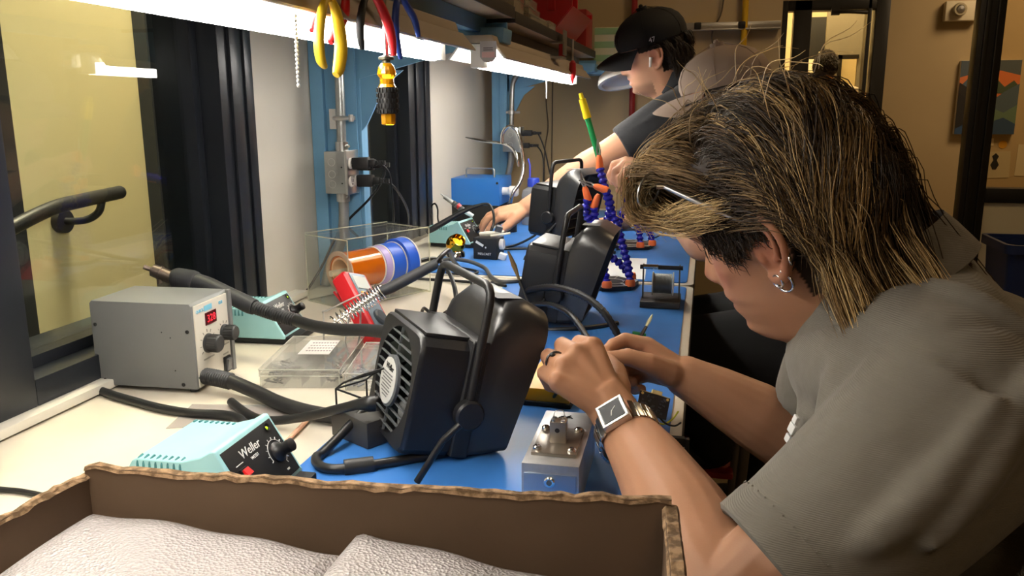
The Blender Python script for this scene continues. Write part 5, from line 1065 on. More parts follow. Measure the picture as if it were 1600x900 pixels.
# ================================================================== people
def interp(z, zs, vs): return float(np.interp(z, zs, vs))
HZ = [-.19, -.15, -.128, -.118, -.110, -.100, -.088, -.076, -.066, -.056, -.044, -.030, -.01, .005, .02, .04, .065, .085, .10, .11, .1155]
HF = [.030, .033, .045, .066, .082, .091, .089, .093, .0915, .0955, .0925, .091, .087, .085, .093, .095, .088, .073, .052, .028, .001]
HB_ = [-.062, -.060, -.060, -.061, -.062, -.064, -.067, -.071, -.075, -.079, -.084, -.090, -.096, -.100, -.102, -.102, -.095, -.080, -.058, -.032, -.001]
HW = [.056, .053, .052, .053, .055, .057, .060, .0625, .064, .065, .0665, .068, .0705, .0715, .073, .0745, .072, .061, .045, .026, .001]
def head_pieces(mb, M, neck=True):
    """closed head-and-neck surface with brow, eye sockets, nose, lips, chin and ears; +X face, +Z up"""
    mb.M = M; n = 120; zs = sorted(set(list(np.linspace(-.19, -.13, 8)) + list(np.linspace(-.13, .06, 84)) + list(np.linspace(.06, .1154, 22))))
    rings = []
    for z in zs:
        f, b, w_ = interp(z, HZ, HF), interp(z, HZ, HB_), interp(z, HZ, HW); cx = -.015 if z < -.11 else -.015*max(0, (-.06-z)/.05)
        ne = 2.2 if z > 0 else (1.8 if z > -.12 else 2.0); ring = []
        for k in range(n):
            th = 2*PI*k/n; th = th - .25*math.sin(th) if True else th
            c, s = math.cos(th), math.sin(th)
            x = cx + ((f-cx) if c > 0 else (cx-b))*math.copysign(abs(c)**(2/ne), c); y = w_*math.copysign(abs(s)**(2/ne), s)
            if c > 0:
                hn = interp(z, [-.05, -.045, -.040, -.032, -.022, -.01, 0, .014], [0, .009, .019, .0225, .0175, .0115, .0065, 0]); wd = interp(z, [-.05, -.038, 0], [.0125, .0115, .0068])
                x += hn*math.exp(-(y/wd)**2) + .005*math.exp(-((abs(y)-.0125)/.0045)**2-((z+.0385)/.005)**2)
                x -= .0105*math.exp(-((abs(y)-.032)/.0145)**2-((z-.003)/.011)**2); x += .0045*math.exp(-((abs(y)-.031)/.0115)**2-((z-.0015)/.006)**2)
                x += .0028*math.exp(-((abs(y)-.03)/.02)**2-((z-.021)/.006)**2)
                x += math.exp(-(y/.019)**2)*(.0042*math.exp(-((z+.0565)/.0045)**2)+.0045*math.exp(-((z+.0725)/.005)**2)-.0035*math.exp(-((z+.0645)/.0018)**2))
                x += .004*math.exp(-(y/.016)**2-((z+.1)/.009)**2)
            y += math.copysign(.003, y)*math.exp(-((x-.055)/.02)**2-((z+.022)/.014)**2)
            ring.append((x, y, z))
        rings.append(ring)
    mb.loft(rings)
    for s in (-1, 1):   # ears
        E = lambda x, z, o=0: (-.010+x, s*(.0715+max(0, .010-x)*.42+o), -.008+z)
        P = [E(.012, .004), E(.0115, .018), E(.004, .029, .001), E(-.008, .0325, .002), E(-.019, .026, .003), E(-.0235, .010, .003), E(-.0205, -.006, .003), E(-.013, -.019, .002), E(-.004, -.029), E(.006, -.031), E(.011, -.024)]
        mb.tube(P, [.004, .0042, .0045, .0048, .0046, .0042, .004, .0042, .0062, .0065, .0048], seg=10, sub=4)
        mb.tube([E(-.001, .021, -.001), E(-.010, .017), E(-.0125, .006, .001), E(-.010, -.006, .001), E(-.003, -.014)], .0032, seg=8, sub=3)
        mb.tube([E(.011, .0, .002), E(.009, -.008, .003), E(.008, -.014, .001)], .0042, seg=8, sub=2)
        mb.ball(E(-.003, -.002, -.0065), (.021, .0055, .030))
    mb.M = Matrix.Identity(4)
def limb(mb, P, R, seg=20, sub=1):
    mb.tube(P, R, seg=seg, sub=sub)
    mb.ball(P[0], R[0], seg=16, rings=10); mb.ball(P[-1], R[-1], seg=16, rings=10)
def hand(mb, wrist, mcps, fingers, thumb, r=.0088, rw=.022):
    """palm web from wrist to the four knuckles, then five separate jointed fingers"""
    W0 = Vector(wrist)
    for q in mcps:
        q = Vector(q); mb.tube([W0.lerp(q, .02), W0.lerp(q, .55), q], [rw*.72, r*1.55, r*1.2], seg=12); mb.ball(q, r*1.2, seg=12, rings=8)
    for a, b in zip(mcps, mcps[1:]):
        a, b = Vector(a), Vector(b); mb.tube([a, b], r*1.02, seg=10); mb.tube([W0.lerp(a, .5), W0.lerp(b, .5)], r*1.45, seg=10)
    for F, k in zip(fingers, (1.0, 1.02, .97, .85)):
        F = [Vector(p) for p in F]; rr_ = [r*k*x for x in (1.12, 1.02, .92, .78)][:len(F)]
        mb.tube(F, rr_, seg=12, sub=1)
        for p, q in zip(F, rr_): mb.ball(p, q*1.04, seg=12, rings=8)
    T = [Vector(p) for p in thumb]; rt = [r*1.75, r*1.35, r*1.15, r*.92][:len(T)]
    mb.tube([W0.lerp(T[0], .25)]+T, [rw*.65]+rt, seg=12)
    for p, q in zip(T, rt): mb.ball(p, q*1.02, seg=12, rings=8)
def lp(c): return np.array(lin(c))
def skin_colour(Mh, base, red, lip, brow=None, scalp=None, beard=None, scalp_fn=None):
    inv = np.array(Mh.inverted()); B, Rr, Lp = lp(base), lp(red), lp(lip)
    def f(co):
        n = len(co); q = (np.c_[co, np.ones(n)] @ inv.T)[:, :3]; x, y, z = q.T
        col = np.tile(B, (n, 1))
        def mix(c, wgt):
            nonlocal col; wgt = np.clip(wgt, 0, 1)[:, None]; col = col*(1-wgt)+c*wgt
        head = (np.abs(y) < .12) & (z > -.2) & (z < .13) & (x > -.12) & (x < .14)
        mix(Rr, head*.75*np.exp(-((x-.075)/.03)**2-((np.abs(y)-.042)/.018)**2-((z+.025)/.02)**2))
        mix(Rr, head*.55*np.exp(-((x-.112)/.014)**2-(y/.014)**2-((z+.034)/.012)**2))
        mix(Rr, head*.6*(np.abs(y) > .071)*np.exp(-((z+.008)/.035)**2-((x+.012)/.03)**2))
        mix(Lp, head*(x > .07)*.85*np.exp(-(y/.021)**4-((z+.0645)/.0125)**4))
        if brow: mix(lp(brow), head*(x > .05)*.9*np.exp(-((np.abs(y)-.032)/.019)**4-((z-.0245-.05*np.clip(np.abs(y)-.03, -1, 0))/.0045)**4))
        if brow: mix(lp('#1a1210'), head*(x > .05)*.9*np.exp(-((np.abs(y)-.032)/.0135)**4-((z-.0005)/.0022)**4))
        if beard: 
            mix(lp(beard), head*(x > .02)*.6*np.exp(-((z+.100)/.022)**4)*(z > -.13)*(np.abs(y) > -.1)*1.0)
            mix(lp(beard), head*.8*np.exp(-((x-.093)/.02)**4-(y/.027)**4-((z+.0475)/.008)**4))
            mix(lp(beard), head*.22*np.exp(-((x-.035)/.03)**4-((np.abs(y)-.062)/.02)**4-((z+.055)/.035)**4))
        if scalp: mix(lp(scalp), head*scalp_fn(x, y, z))
        return col
    return f
def pose(c, e, s=1.0): return Matrix.Translation(c) @ Euler(e).to_matrix().to_4x4() @ Matrix.Scale(s, 4)
SKIN = lambda nme: mat(nme, '#cc9999', .5, attr='Col', sss=.12, spec=.22, bump=(700, .12, .0006))

# ------------------------------------------------------------------ the person working in front
MAIN = pose((.8655, .785, 1.1768), (-.3203, .4303, 2.5795), .93)
pm = thing('person', 'person with long highlighted hair and grey polo shirt wiring a small board', 'person', (1.15, .80, 0))
mb = MB(); head_pieces(mb, MAIN)
limb(mb, [(.975, .635, 1.045), (.90, .60, .97), (.829, .566, .905)], [.052, .049, .041])
limb(mb, [(.829, .566, .905), (.812, .605, .914), (.79, .66, .93), (.757, .73, .947), (.733, .775, .957), (.722, .797, .962)], [.041, .0445, .0425, .034, .0275, .0255], sub=1)
mb.tube([(.722, .797, .962), (.712, .806, .973), (.70, .812, .985)], [.0255, .025, .024], seg=18)
hand(mb, (.714, .803, .971), [(.690, .835, 1.026), (.675, .820, 1.022), (.664, .805, 1.011), (.661, .790, 1.000)],
     [[(.690, .835, 1.026), (.670, .873, 1.018), (.674, .898, .998), (.686, .912, .989)], [(.675, .820, 1.022), (.653, .860, 1.018), (.655, .887, .994), (.666, .900, .984)], [(.664, .805, 1.011), (.641, .842, 1.010), (.641, .871, .986), (.652, .884, .976)], [(.661, .790, 1.000), (.640, .822, .998), (.641, .85, .975), (.65, .862, .967)]],
     [(.715, .828, .985), (.71, .866, .99), (.698, .893, .993), (.690, .910, .992)], r=.0092, rw=.0255)
nv = Vector((-.35, -.72, .80)).normalized()
for q in ((.690, .835, 1.026), (.675, .820, 1.022), (.664, .805, 1.011), (.661, .790, 1.000)):
    q = Vector(q); w0 = Vector((.714, .803, .971)); mb.tube([w0.lerp(q, .35)+nv*.0125, w0.lerp(q, .7)+nv*.0112, q+nv*.0078], [.002, .0032, .0042], seg=8); mb.ball(q+nv*.004, .0092)
limb(mb, [(.985, .95, 1.05), (.96, .985, .95), (.935, 1.0, .865)], [.052, .048, .041])
limb(mb, [(.935, 1.0, .865), (.905, .995, .884), (.865, .985, .91), (.82, .977, .936), (.795, .972, .950), (.784, .970, .956)], [.041, .0445, .041, .033, .0275, .0255])
hand(mb, (.784, .970, .956), [(.737, .968, .993), (.731, .975, .980), (.733, .983, .965), (.740, .988, .951)],
     [[(.737, .968, .993), (.712, .960, 1.000), (.699, .946, .997), (.692, .934, .992)], [(.731, .975, .980), (.706, .970, .976), (.702, .956, .966), (.712, .945, .963)], [(.733, .983, .965), (.712, .976, .957), (.712, .964, .948), (.722, .955, .950)], [(.740, .988, .951), (.722, .981, .943), (.724, .970, .936), (.733, .961, .940)]],
     [(.764, .950, .966), (.742, .934, .981), (.719, .927, .989), (.700, .921, .989)], r=.0090, rw=.0255)
for c, r in (((1.04, .79, 1.0), (.09, .145, .09)), ((1.10, .79, .9), (.10, .145, .12)), ((1.16, .8, .76), (.10, .14, .12))): mb.ball(c, r, seg=20, rings=14)
mb.tube([(.985, .64, 1.05), (.985, .79, 1.075), (.985, .94, 1.05)], [.048, .06, .048], seg=16)
scalp_main = lambda x, y, z: np.clip(((z > .05) | ((x < -.02) & (z > -.07) & ~((np.abs(y) > .0735) & (x > -.045) & (z < .03))) | ((np.abs(y) > .052) & (x < .048) & (z > .012) & (x > -.03) & (z > .02-.9*(x-.0)*(x < .0)))).astype(float), 0, 1)*(z > -.075)
body_main = blob('body', mb, SKIN('skin_tan'), pm, voxel=.0022, smooth=4, colour=skin_colour(MAIN, '#a67a5e', '#9c5c48', '#945648', brow='#3a2a20', scalp='#2c2119', scalp_fn=scalp_main))
# polo shirt
SH = mat('polo_grey', '#6c675d', .85, sheen=.1)
nt = SH.node_tree; tc = nt.nodes.new('ShaderNodeTexCoord'); bs = nt.nodes['Principled BSDF']
_ = 0; wv = nt.nodes.new('ShaderNodeTexWave'); wv.inputs['Scale'].default_value = 260; wv.inputs['Distortion'].default_value = 1.5; wv.bands_direction = 'Z'
wv2 = nt.nodes.new('ShaderNodeTexNoise'); wv2.inputs['Scale'].default_value = 16; wv2.inputs['Detail'].default_value = 3
b1 = nt.nodes.new('ShaderNodeBump'); b1.inputs['Strength'].default_value = .3; b1.inputs['Distance'].default_value = .0009
b2 = nt.nodes.new('ShaderNodeBump'); b2.inputs['Strength'].default_value = .6; b2.inputs['Distance'].default_value = .012
nt.links.new(tc.outputs['Object'], wv.inputs['Vector']); nt.links.new(tc.outputs['Object'], wv2.inputs['Vector']); nt.links.new(wv2.outputs['Fac'], b2.inputs['Height']); nt.links.new(wv.outputs['Fac'], b1.inputs['Height']); nt.links.new(b2.outputs['Normal'], b1.inputs['Normal']); nt.links.new(b1.outputs['Normal'], bs.inputs['Normal'])
mb = MB()
for c, r in (((1.035, .79, 1.005), (.105, .165, .108)), ((1.09, .79, .93), (.125, .168, .14)), ((1.15, .8, .80), (.13, .165, .15)), ((1.18, .8, .70), (.14, .17, .10))): mb.ball(c, r, seg=26, rings=18)
mb.tube([(.985, .645, 1.045), (.99, .72, 1.075), (.985, .79, 1.085), (.99, .86, 1.075), (.985, .935, 1.045)], [.07, .066, .07, .066, .07], seg=24)
mb.ball((.985, .637, 1.045), (.074, .06, .074)); mb.ball((.985, .943, 1.045), (.074, .06, .074))
mb.tube([(.975, .655, 1.065), (.935, .715, 1.05), (.925, .78, 1.045), (.945, .87, 1.05)], [.055, .052, .05, .05], seg=22, sub=3); mb.tube([(.98, .645, 1.07), (.955, .715, 1.085)], [.055, .05], seg=20); mb.tube([(.93, .72, 1.03), (.95, .74, .96), (1.0, .76, .88)], [.05, .07, .09], seg=20)
mb.tube([(.988, .640, 1.045), (.945, .618, 1.005), (.905, .60, .968), (.868, .585, .937)], [.076, .073, .069, .064], seg=28, sub=3)
mb.tube([(.988, .945, 1.045), (.96, .97, .98), (.945, .985, .925)], [.072, .066, .060], seg=24, sub=3)
for P, r in (([(.99, .575, 1.085), (.95, .55, 1.03), (.915, .54, .995), (.895, .54, .982)], .010), ([(1.02, .60, 1.10), (.985, .56, 1.045), (.945, .535, .99)], .009), ([(.945, .66, 1.10), (.915, .63, 1.06), (.89, .605, 1.02), (.87, .585, 1.0)], .010), ([(1.05, .625, 1.09), (1.055, .60, 1.02), (1.04, .59, .95)], .012), ([(.925, .70, 1.10), (.905, .665, 1.045), (.90, .64, 1.0)], .011), ([(1.08, .635, 1.04), (1.05, .595, .97), (1.0, .56, .93)], .011), ([(.97, .70, 1.135), (1.0, .66, 1.125), (1.04, .64, 1.10)], .008)):
    mb.tube(P, [r*.6, r*1.45, r*1.45, r*.6], seg=10, sub=4)
shirt = blob('polo_shirt', mb, SH, pm, voxel=.0045, smooth=6)
# sleeve hem band
cc, ca = Vector((.866, .584, .9355)), Vector((-.86, -.38, -.72)).normalized()
m = MB(); m.lathe([(.0655, -.022), (.0668, -.018), (.0662, .004), (.063, .006), (.057, .004), (.057, -.02)], at=cc, axis=ca, seg=48, cap=False); m.build('sleeve_hem', SH, pm, world=True, smooth=50)
m = MB()
for k in range(40):
    a = 2*PI*k/40; e1v = ca.orthogonal().normalized(); e2v = ca.cross(e1v); m.ball(cc - ca*.021 + (e1v*math.cos(a)+e2v*math.sin(a))*.0668, (.0008, .0008, .0008), seg=6, rings=4)
m.build('hem_stitches', SH, pm, world=True)
# collar: folded band around the neck
nk = Vector((.954, .786, 1.102)); na = Vector((-.40, .02, .90)).normalized(); fx = Vector((-1, .35, 0)); fx = (fx-na*fx.dot(na)).normalized(); fy = na.cross(fx)
def cring(r1, r2, h, n=56, kb=.012, kx=0.0):
    out = []
    for k in range(n+1):
        a = math.radians(22+316*k/n); back = .5-.5*math.cos(a); out.append(nk + fx*(math.cos(a)*(r1+kx*back)) + fy*(math.sin(a)*r2) + na*(h+kb*back))
    return out
K = dict(kb=.030, kx=.006); rings = [cring(.066, .066, -.015, **K), cring(.064, .066, .020, **K), cring(.067, .069, .027, **K), cring(.074, .078, .014, **K), cring(.084, .092, -.010, **K), cring(.082, .090, -.012, **K), cring(.071, .075, .010, **K), cring(.066, .068, .018, **K)]
m = MB(); rows = list(zip(*rings)); m.loft([list(r) for r in rows]); m.build('collar', SH, pm, world=True, smooth=60)
m = MB(); m.M = Matrix.Translation((.8765, .70, 1.004)) @ Euler((.2, .25, .35)).to_matrix().to_4x4(); m.box((0, 0, .009), (.003, .007, .007)); m.box((.0006, 0, .0), (.003, .010, .009)); m.box((.001, 0, -.010), (.003, .008, .007)); m.build('chest_logo', mat('logo_white', '#dcdcda', .7), pm, world=True, bevel=.001)
# trousers and shoes of the seated person (below the picture)
PANTS = mat('trousers_dark', '#191919', .85)
mb = MB()
for y in (.70, .90):
    limb(mb, [(1.17, y, .66), (.98, y, .665), (.86, y, .66)], [.095, .082, .066]); limb(mb, [(.86, y, .66), (.87, y, .45), (.89, y, .25)], [.066, .056, .044])
mb.ball((1.18, .80, .68), (.15, .18, .11)); blob('trousers', mb, PANTS, pm, voxel=.008, smooth=4)
for y in (.70, .90):
    m = MB(); m.ball((.86, y, .20), (.11, .042, .04)); m.bb(.76, .96, y-.038, y+.038, .16, .185); m.build('shoe', BLACKM, pm, world=True)

# ---- hair: locks of strands growing from the scalp
def hair_strands(name, guides, parent, M, rad=.00055, seed=3, per=16, spread=.006, nseg=11):
    """guides: list of (points(local), colour tuple root, colour mid, colour tip)"""
    r = np.random.RandomState(seed); V = []; Fc = []; Co = []
    Mn = np.array(M)
    for P, c0, c1, c2, n_, sp_ in guides:
        P = np.array([tuple(p) for p in catmull(P, 5)]); L = np.r_[0, np.cumsum(np.linalg.norm(np.diff(P, axis=0), axis=1))]
        ts = np.linspace(0, L[-1], nseg+1); G = np.stack([np.interp(ts, L, P[:, i]) for i in range(3)], 1)
        for _ in range(n_):
            off = r.normal(0, 1, 3)*sp_; off2 = r.normal(0, 1, 3)*sp_*.55; u = np.linspace(0, 1, nseg+1)[:, None]
            k = r.uniform(.80, 1.0); Q = G[0] + (G-G[0])
            idx = np.linspace(0, nseg*k, nseg+1); Q = np.stack([np.interp(idx, range(nseg+1), Q[:, i]) for i in range(3)], 1)
            ph = r.uniform(0, 6.28); wav = np.stack([np.sin(u[:, 0]*5+ph), np.cos(u[:, 0]*4.3+ph), np.sin(u[:, 0]*6+ph*1.7)], 1)*.0030*u
            Q = Q + off*(1-.55*u) + off2*u*1.2 + wav
            Q = (np.c_[Q, np.ones(len(Q))] @ Mn.T)[:, :3]
            T = np.gradient(Q, axis=0); T /= np.linalg.norm(T, axis=1)[:, None]+1e-9
            a = np.cross(T, [.31, .77, .55]); a /= np.linalg.norm(a, axis=1)[:, None]+1e-9; b = np.cross(T, a)
            rr_ = rad*r.uniform(.7, 1.3)*np.interp(u[:, 0], [0, .7, 1], [1, .9, .25])[:, None]
            ring = np.stack([Q + (a*math.cos(t)+b*math.sin(t))*rr_ for t in (0, 2.094, 4.189)], 1)
            base = len(V)*3*(nseg+1); V.append(ring.reshape(-1, 3))
            j = r.uniform(.75, 1.25); cm = np.array([np.interp(u[:, 0], [0, .3, 1], [c0[i], c1[i], c2[i]]) for i in range(3)]).T*j
            Co.append(np.repeat(np.c_[cm, np.ones(nseg+1)], 3, axis=0)); Fc.append(base)
    V = np.concatenate(V); Co = np.concatenate(Co).astype('f')
    t = []
    for i in range(nseg):
        for k in range(3): k2 = (k+1) % 3; t.append((i*3+k, i*3+k2, (i+1)*3+k2, (i+1)*3+k))
    t = np.array(t); F = (np.array(Fc)[:, None, None]+t[None]).reshape(-1, 4)
    me = bpy.data.meshes.new(name); me.vertices.add(len(V)); 
    inv = np.array(world_of(parent).inverted()); V = (np.c_[V, np.ones(len(V))] @ inv.T)[:, :3]
    me.vertices.foreach_set('co', V.astype('f').ravel()); me.loops.add(F.size); me.loops.foreach_set('vertex_index', F.ravel().astype('i'))
    me.polygons.add(len(F)); me.polygons.foreach_set('loop_start', (np.arange(len(F))*4).astype('i')); me.update(calc_edges=True); me.validate()
    a = me.color_attributes.new('Col', 'FLOAT_COLOR', 'POINT'); a.data.foreach_set('color', Co.ravel()); me.shade_smooth()
    o = bpy.data.objects.new(name, me); C.objects.link(o); o.parent = parent; me.materials.append(mat('hair_strands', '#665544', .38, attr='Col', spec=.45)); o['kind'] = 'stuff'
    return o
LC = lambda h: lin(h)[:3]
def skull_out(p, off):
    c = Vector((-.005, 0, .015)); r = Vector((.099, .0755, .099)); q = Vector(((p.x-c.x)/r.x, (p.y-c.y)/r.y, (p.z-c.z)/r.z)); d = q.length; t = 1+off/.088
    if p.z > -.06 and d < t: q = q*(t/d); return Vector((c.x+q.x*r.x, c.y+q.y*r.y, c.z+q.z*r.z))
    if p.z <= -.06:
        h = Vector((p.x+.02, p.y)); rr_ = .056+off
        if h.length < rr_: h = h*(rr_/max(h.length, 1e-6)); return Vector((h.x-.02, h.y, p.z))
    return p
g_loc = (MAIN.to_3x3().transposed() @ Vector((0, 0, -1))).normalized()
hr_ = random.Random(21); guides = []
DK, BR_, MD, BLD, LT = LC('#2b2016'), LC('#4f3d29'), LC('#77603f'), LC('#a3865a'), LC('#d8bb84')
n_roots = 760; gold = PI*(3-math.sqrt(5))
for i in range(n_roots):
    zz = 1-(i+.5)/n_roots*1.35; rr0 = math.sqrt(max(0, 1-zz*zz)); th = gold*i
    n = Vector((rr0*math.cos(th), rr0*math.sin(th), zz)); c = Vector((-.005, 0, .015)); p = Vector((c.x+n.x*.098, c.y+n.y*.0745, c.z+n.z*.0995))
    if p.x > .062 and p.z < .068: continue
    if p.z < .055 and p.x > .018: continue
    if p.z < .02 and p.x > -.025: continue
    if p.z < -.075: continue
    front = min(1, max(0, (p.x+.005)/.05)) if p.z > .05 else 0
    sgn = 1 if (p.y+.012+hr_.uniform(-.01, .01)) > 0 else -1
    layer = hr_.uniform(.006, .030); P = [p]; pick = (.45*hr_.random() + .55*(.5+.5*math.sin(p.x*95+p.y*70+1.3)*math.cos(p.z*60-p.y*85)))
    if hr_.random() < front:
        y1 = p.y*.9 + sgn*hr_.uniform(.002, .014); fo = hr_.uniform(-.012, .008)
        P += [p + Vector((.012, sgn*.004, .012+layer*.3)), Vector((.076+fo, y1, .106+hr_.uniform(-.012, .010))), Vector((.099+fo, y1+sgn*.006, .088+hr_.uniform(-.012, .008)))]
        if hr_.random() < .7: P += [Vector((.098+fo, sgn*max(abs(y1)+.012, .030), .064)), Vector((.078+fo*.5, sgn*(.060+layer*.4), .050+hr_.uniform(-.006, .010))), Vector((.045, sgn*(.076+layer*.3), .046+hr_.uniform(-.008, .010))), Vector((.010+hr_.uniform(-.02, .02), sgn*(.083+layer*.2), .042+hr_.uniform(-.010, .010)))]
        else: P += [Vector((.100+fo, y1+sgn*.014, .066)), Vector((.094+fo, y1+sgn*.020, .048+hr_.uniform(-.010, .006)))]
        cols = (DK, MD, BLD) if pick < .42 else (BR_, BLD, LT) if pick < .7 else (BR_, MD, BR_)
    else:
        d = n*.45 + Vector((-.6, sgn*.12, .25)); d.normalize(); q = p.copy(); Lh = hr_.uniform(.13, .215) + .045*(p.z < .03); steps = 16; st = Lh/steps
        flick = hr_.uniform(-.2, .9); layer = hr_.uniform(.001, .012)
        for k in range(steps):
            t = k/steps; bk = -.95 if q.x > -.03 else -.55 if q.x > -.07 else .0
            if q.y > .045 and q.x < -.02 and q.z < .03: bk *= .25
            flow = Vector((bk, sgn*(.35 if q.z > .03 else .08), -.2-.7*t)); fl = flow.normalized()*.5 + g_loc*(.1+.55*t)
            if q.z < -.05: fl = fl + Vector((-.55*flick, 0, -.35))
            d = (d*.6 + fl*.5 + Vector((hr_.uniform(-1, 1), hr_.uniform(-1, 1), hr_.uniform(-1, 1)))*.13).normalized()
            q = skull_out(q + d*st, layer*(.6+.6*min(1, t*2.2)))
            if q.z > -.045:                                   # keep the lock lying on the head
                e = Vector(((q.x+.005)/.100, q.y/.0755, (q.z-.015)/.1015)); lim = 1+(layer*1.1+.003)/.088
                if e.length > lim: e = e*(lim/e.length); q = Vector((-.005+e.x*.100, e.y*.0755, .015+e.z*.1015))
            if q.x > -.045 and abs(q.y) > .055 and -.045 < q.z < .022: q.x -= .008        # tucked behind the ear
            P.append(q.copy())
        cols = (DK, DK, BR_) if pick < .40 else (DK, BR_, MD) if pick < .56 else (BR_, MD, BLD) if pick < .68 else (MD, BLD, LT)
    guides.append((P, *cols, 24, .0050))
# side undercut: short dark strands above the ear and at the temple
for i in range(150):
    for s in (1,):
        x, z = hr_.uniform(-.03, .05), hr_.uniform(-.002, .05)
        if z < .010 and x < .012: continue
        if x > .038 and z < .012: continue
        y = .0735*math.sqrt(max(.05, 1-(x/.105)**2-((z-.02)/.13)**2)); p = Vector((x, s*y, z)); guides.append(([p, p+Vector((-.004, s*.004, -.008)), p+Vector((-.010, s*.004, -.017))], LC('#1b1410'), LC('#241b14'), LC('#33261a'), 9, .0035))
# stray flyaways
for i in range(26):
    th = hr_.uniform(0, 6.28); p = Vector((hr_.uniform(-.09, .08), hr_.uniform(-.05, .06), .09)); p = skull_out(p, .022); o = Vector((hr_.uniform(-1, .3), hr_.uniform(-.6, .6), hr_.uniform(0, .6))).normalized()
    guides.append(([p, p+o*.02+Vector((0, 0, .01)), p+o*.05+g_loc*.004, p+o*.075+g_loc*.016], MD, BLD, LT, 1, .001))
hair_strands('hair', guides, pm, MAIN, rad=.00042)
# ear rings, eyes
def hoop(c, r, ax_, tr=.0011):
    m = MB(); q = Vector(ax_).normalized(); u = q.orthogonal().normalized(); v = q.cross(u)
    m.tube([MAIN @ (Vector(c)+(u*math.cos(2*PI*k/20)+v*math.sin(2*PI*k/20))*r) for k in range(20)], tr, seg=7, closed=True); return m
hoop((-.012, .0795, -.043), .0085, (.25, 1, .1), .0013).build('ear_hoop', CHROME, pm, world=True, smooth=60)
hoop((-.006, .0785, -.040), .0062, (.5, 1, .1), .0012).build('ear_hoop', CHROME, pm, world=True, smooth=60)
hoop((-.030, .084, -.022), .005, (1, .4, .2), .0012).build('ear_hoop', CHROME, pm, world=True, smooth=60)
for c in ((-.016, .082, -.031), (-.030, .0845, -.012)):
    m = MB(); m.ball(MAIN @ Vector(c), .0017, seg=10, rings=6); m.build('ear_stud', CHROME, pm, world=True)
# eyeglasses pushed up into the hair
gl = thing('eyeglasses', 'thin silver framed eyeglasses pushed up on the blond fringe', 'eyeglasses', (.78, .75, 1.19))
m = MB(); m.tube([(.838, .718, 1.170), (.826, .716, 1.177), (.808, .721, 1.184)], .0016, seg=8, sub=3); m.tube([(.808, .721, 1.184), (.782, .729, 1.195), (.762, .736, 1.203)], [.0026, .0028, .0022], seg=10, sub=3); m.build('temple', STEEL, gl, world=True, smooth=50)
m = MB(); lc = Vector((.748, .748, 1.199)); un = Vector((.45, .85, .28)).normalized(); uu = Vector((0, -.3, 1)); uu = (uu-un*uu.dot(un)).normalized()
m.tube([lc + un*math.cos(2*PI*k/24)*.019 + uu*math.sin(2*PI*k/24)*.015 for k in range(24)], .0011, seg=7, closed=True); m.tube([(.762, .736, 1.203), (.755, .735, 1.203)], .0022, seg=8); m.build('rim', STEEL, gl, world=True, smooth=50)
m = MB(); m.add([tuple(lc + un*math.cos(2*PI*k/24)*.019 + uu*math.sin(2*PI*k/24)*.015) for k in range(24)], [tuple(range(24))]); m.build('lens', glass_mat('lens_clear', '#eef2f2', .0, ior=1.4), gl, world=True, smooth=0)
# wrist watch
wt = thing('wrist_watch', 'silver bracelet watch with square black dial on the near wrist', 'watch', (.724, .795, .963))
wa = Vector((-.055, .13, .042)).normalized(); wc = Vector((.7335, .773, .9565)); wn = Vector((-.35, -.72, .80)); wn = (wn-wa*wn.dot(wa)).normalized(); wu = wa.cross(wn)
Mw = Matrix(((wu.x, wa.x, wn.x, wc.x), (wu.y, wa.y, wn.y, wc.y), (wu.z, wa.z, wn.z, wc.z), (0, 0, 0, 1)))
m = MB(); m.M = Mw; m.box((0, 0, .0325), (.029, .032, .0065)); m.build('case', STEEL, wt, world=True, bevel=.0012)
m = MB(); m.M = Mw; m.box((0, 0, .0362), (.0215, .024, .0012)); m.build('dial', mat('dial_black', '#15181c', .55), wt, world=True)
m = MB(); m.M = Mw
for sx in (-1, 1): m.box((sx*.0127, 0, .0362), (.0028, .030, .0014))
for sy in (-1, 1): m.box((0, sy*.0142, .0362), (.0285, .0028, .0014))
m.build('bezel', mat('bezel_steel', '#a9a9a7', .35, 1.0), wt, world=True, bevel=.0004)
m = MB(); m.M = Mw; m.tube([(0, 0, .0371), (.005, .004, .0371)], .0004, seg=5); m.tube([(0, 0, .0371), (-.002, -.006, .0371)], .0005, seg=5); m.build('hands', PRINT, wt, world=True)
for k in range(26):
    a = math.radians(35+k*290/25)
    m = MB(); m.M = Mw @ Matrix.Rotation(a, 4, 'Y'); m.box((0, 0, .0312), (.0058, .021 if k not in (0, 25) else .026, .0026)); m.build('bracelet_link', STEEL if k % 2 else CHROME, wt, world=True, bevel=.0006)
rg = thing('finger_ring', 'dark patterned ring on the near hand', 'ring', (.654, .822, 1.011))
m = MB(); fa = (Vector((.641, .842, 1.010))-Vector((.664, .805, 1.011))).normalized(); fc = Vector((.6515, .8245, 1.0105)); u = fa.orthogonal().normalized(); v = fa.cross(u)
m.tube([fc+(u*math.cos(2*PI*k/24)+v*math.sin(2*PI*k/24))*.0102 for k in range(24)], .0013, seg=7, closed=True); m.build('band', mat('ring_dark', '#55555a', .25, .9), rg, world=True, smooth=60)
m = MB(); m.ball(fc + Vector((-.2, -.5, .85)).normalized()*.0105, (.0035, .0035, .002)); m.build('stone', BLACK, rg, world=True)
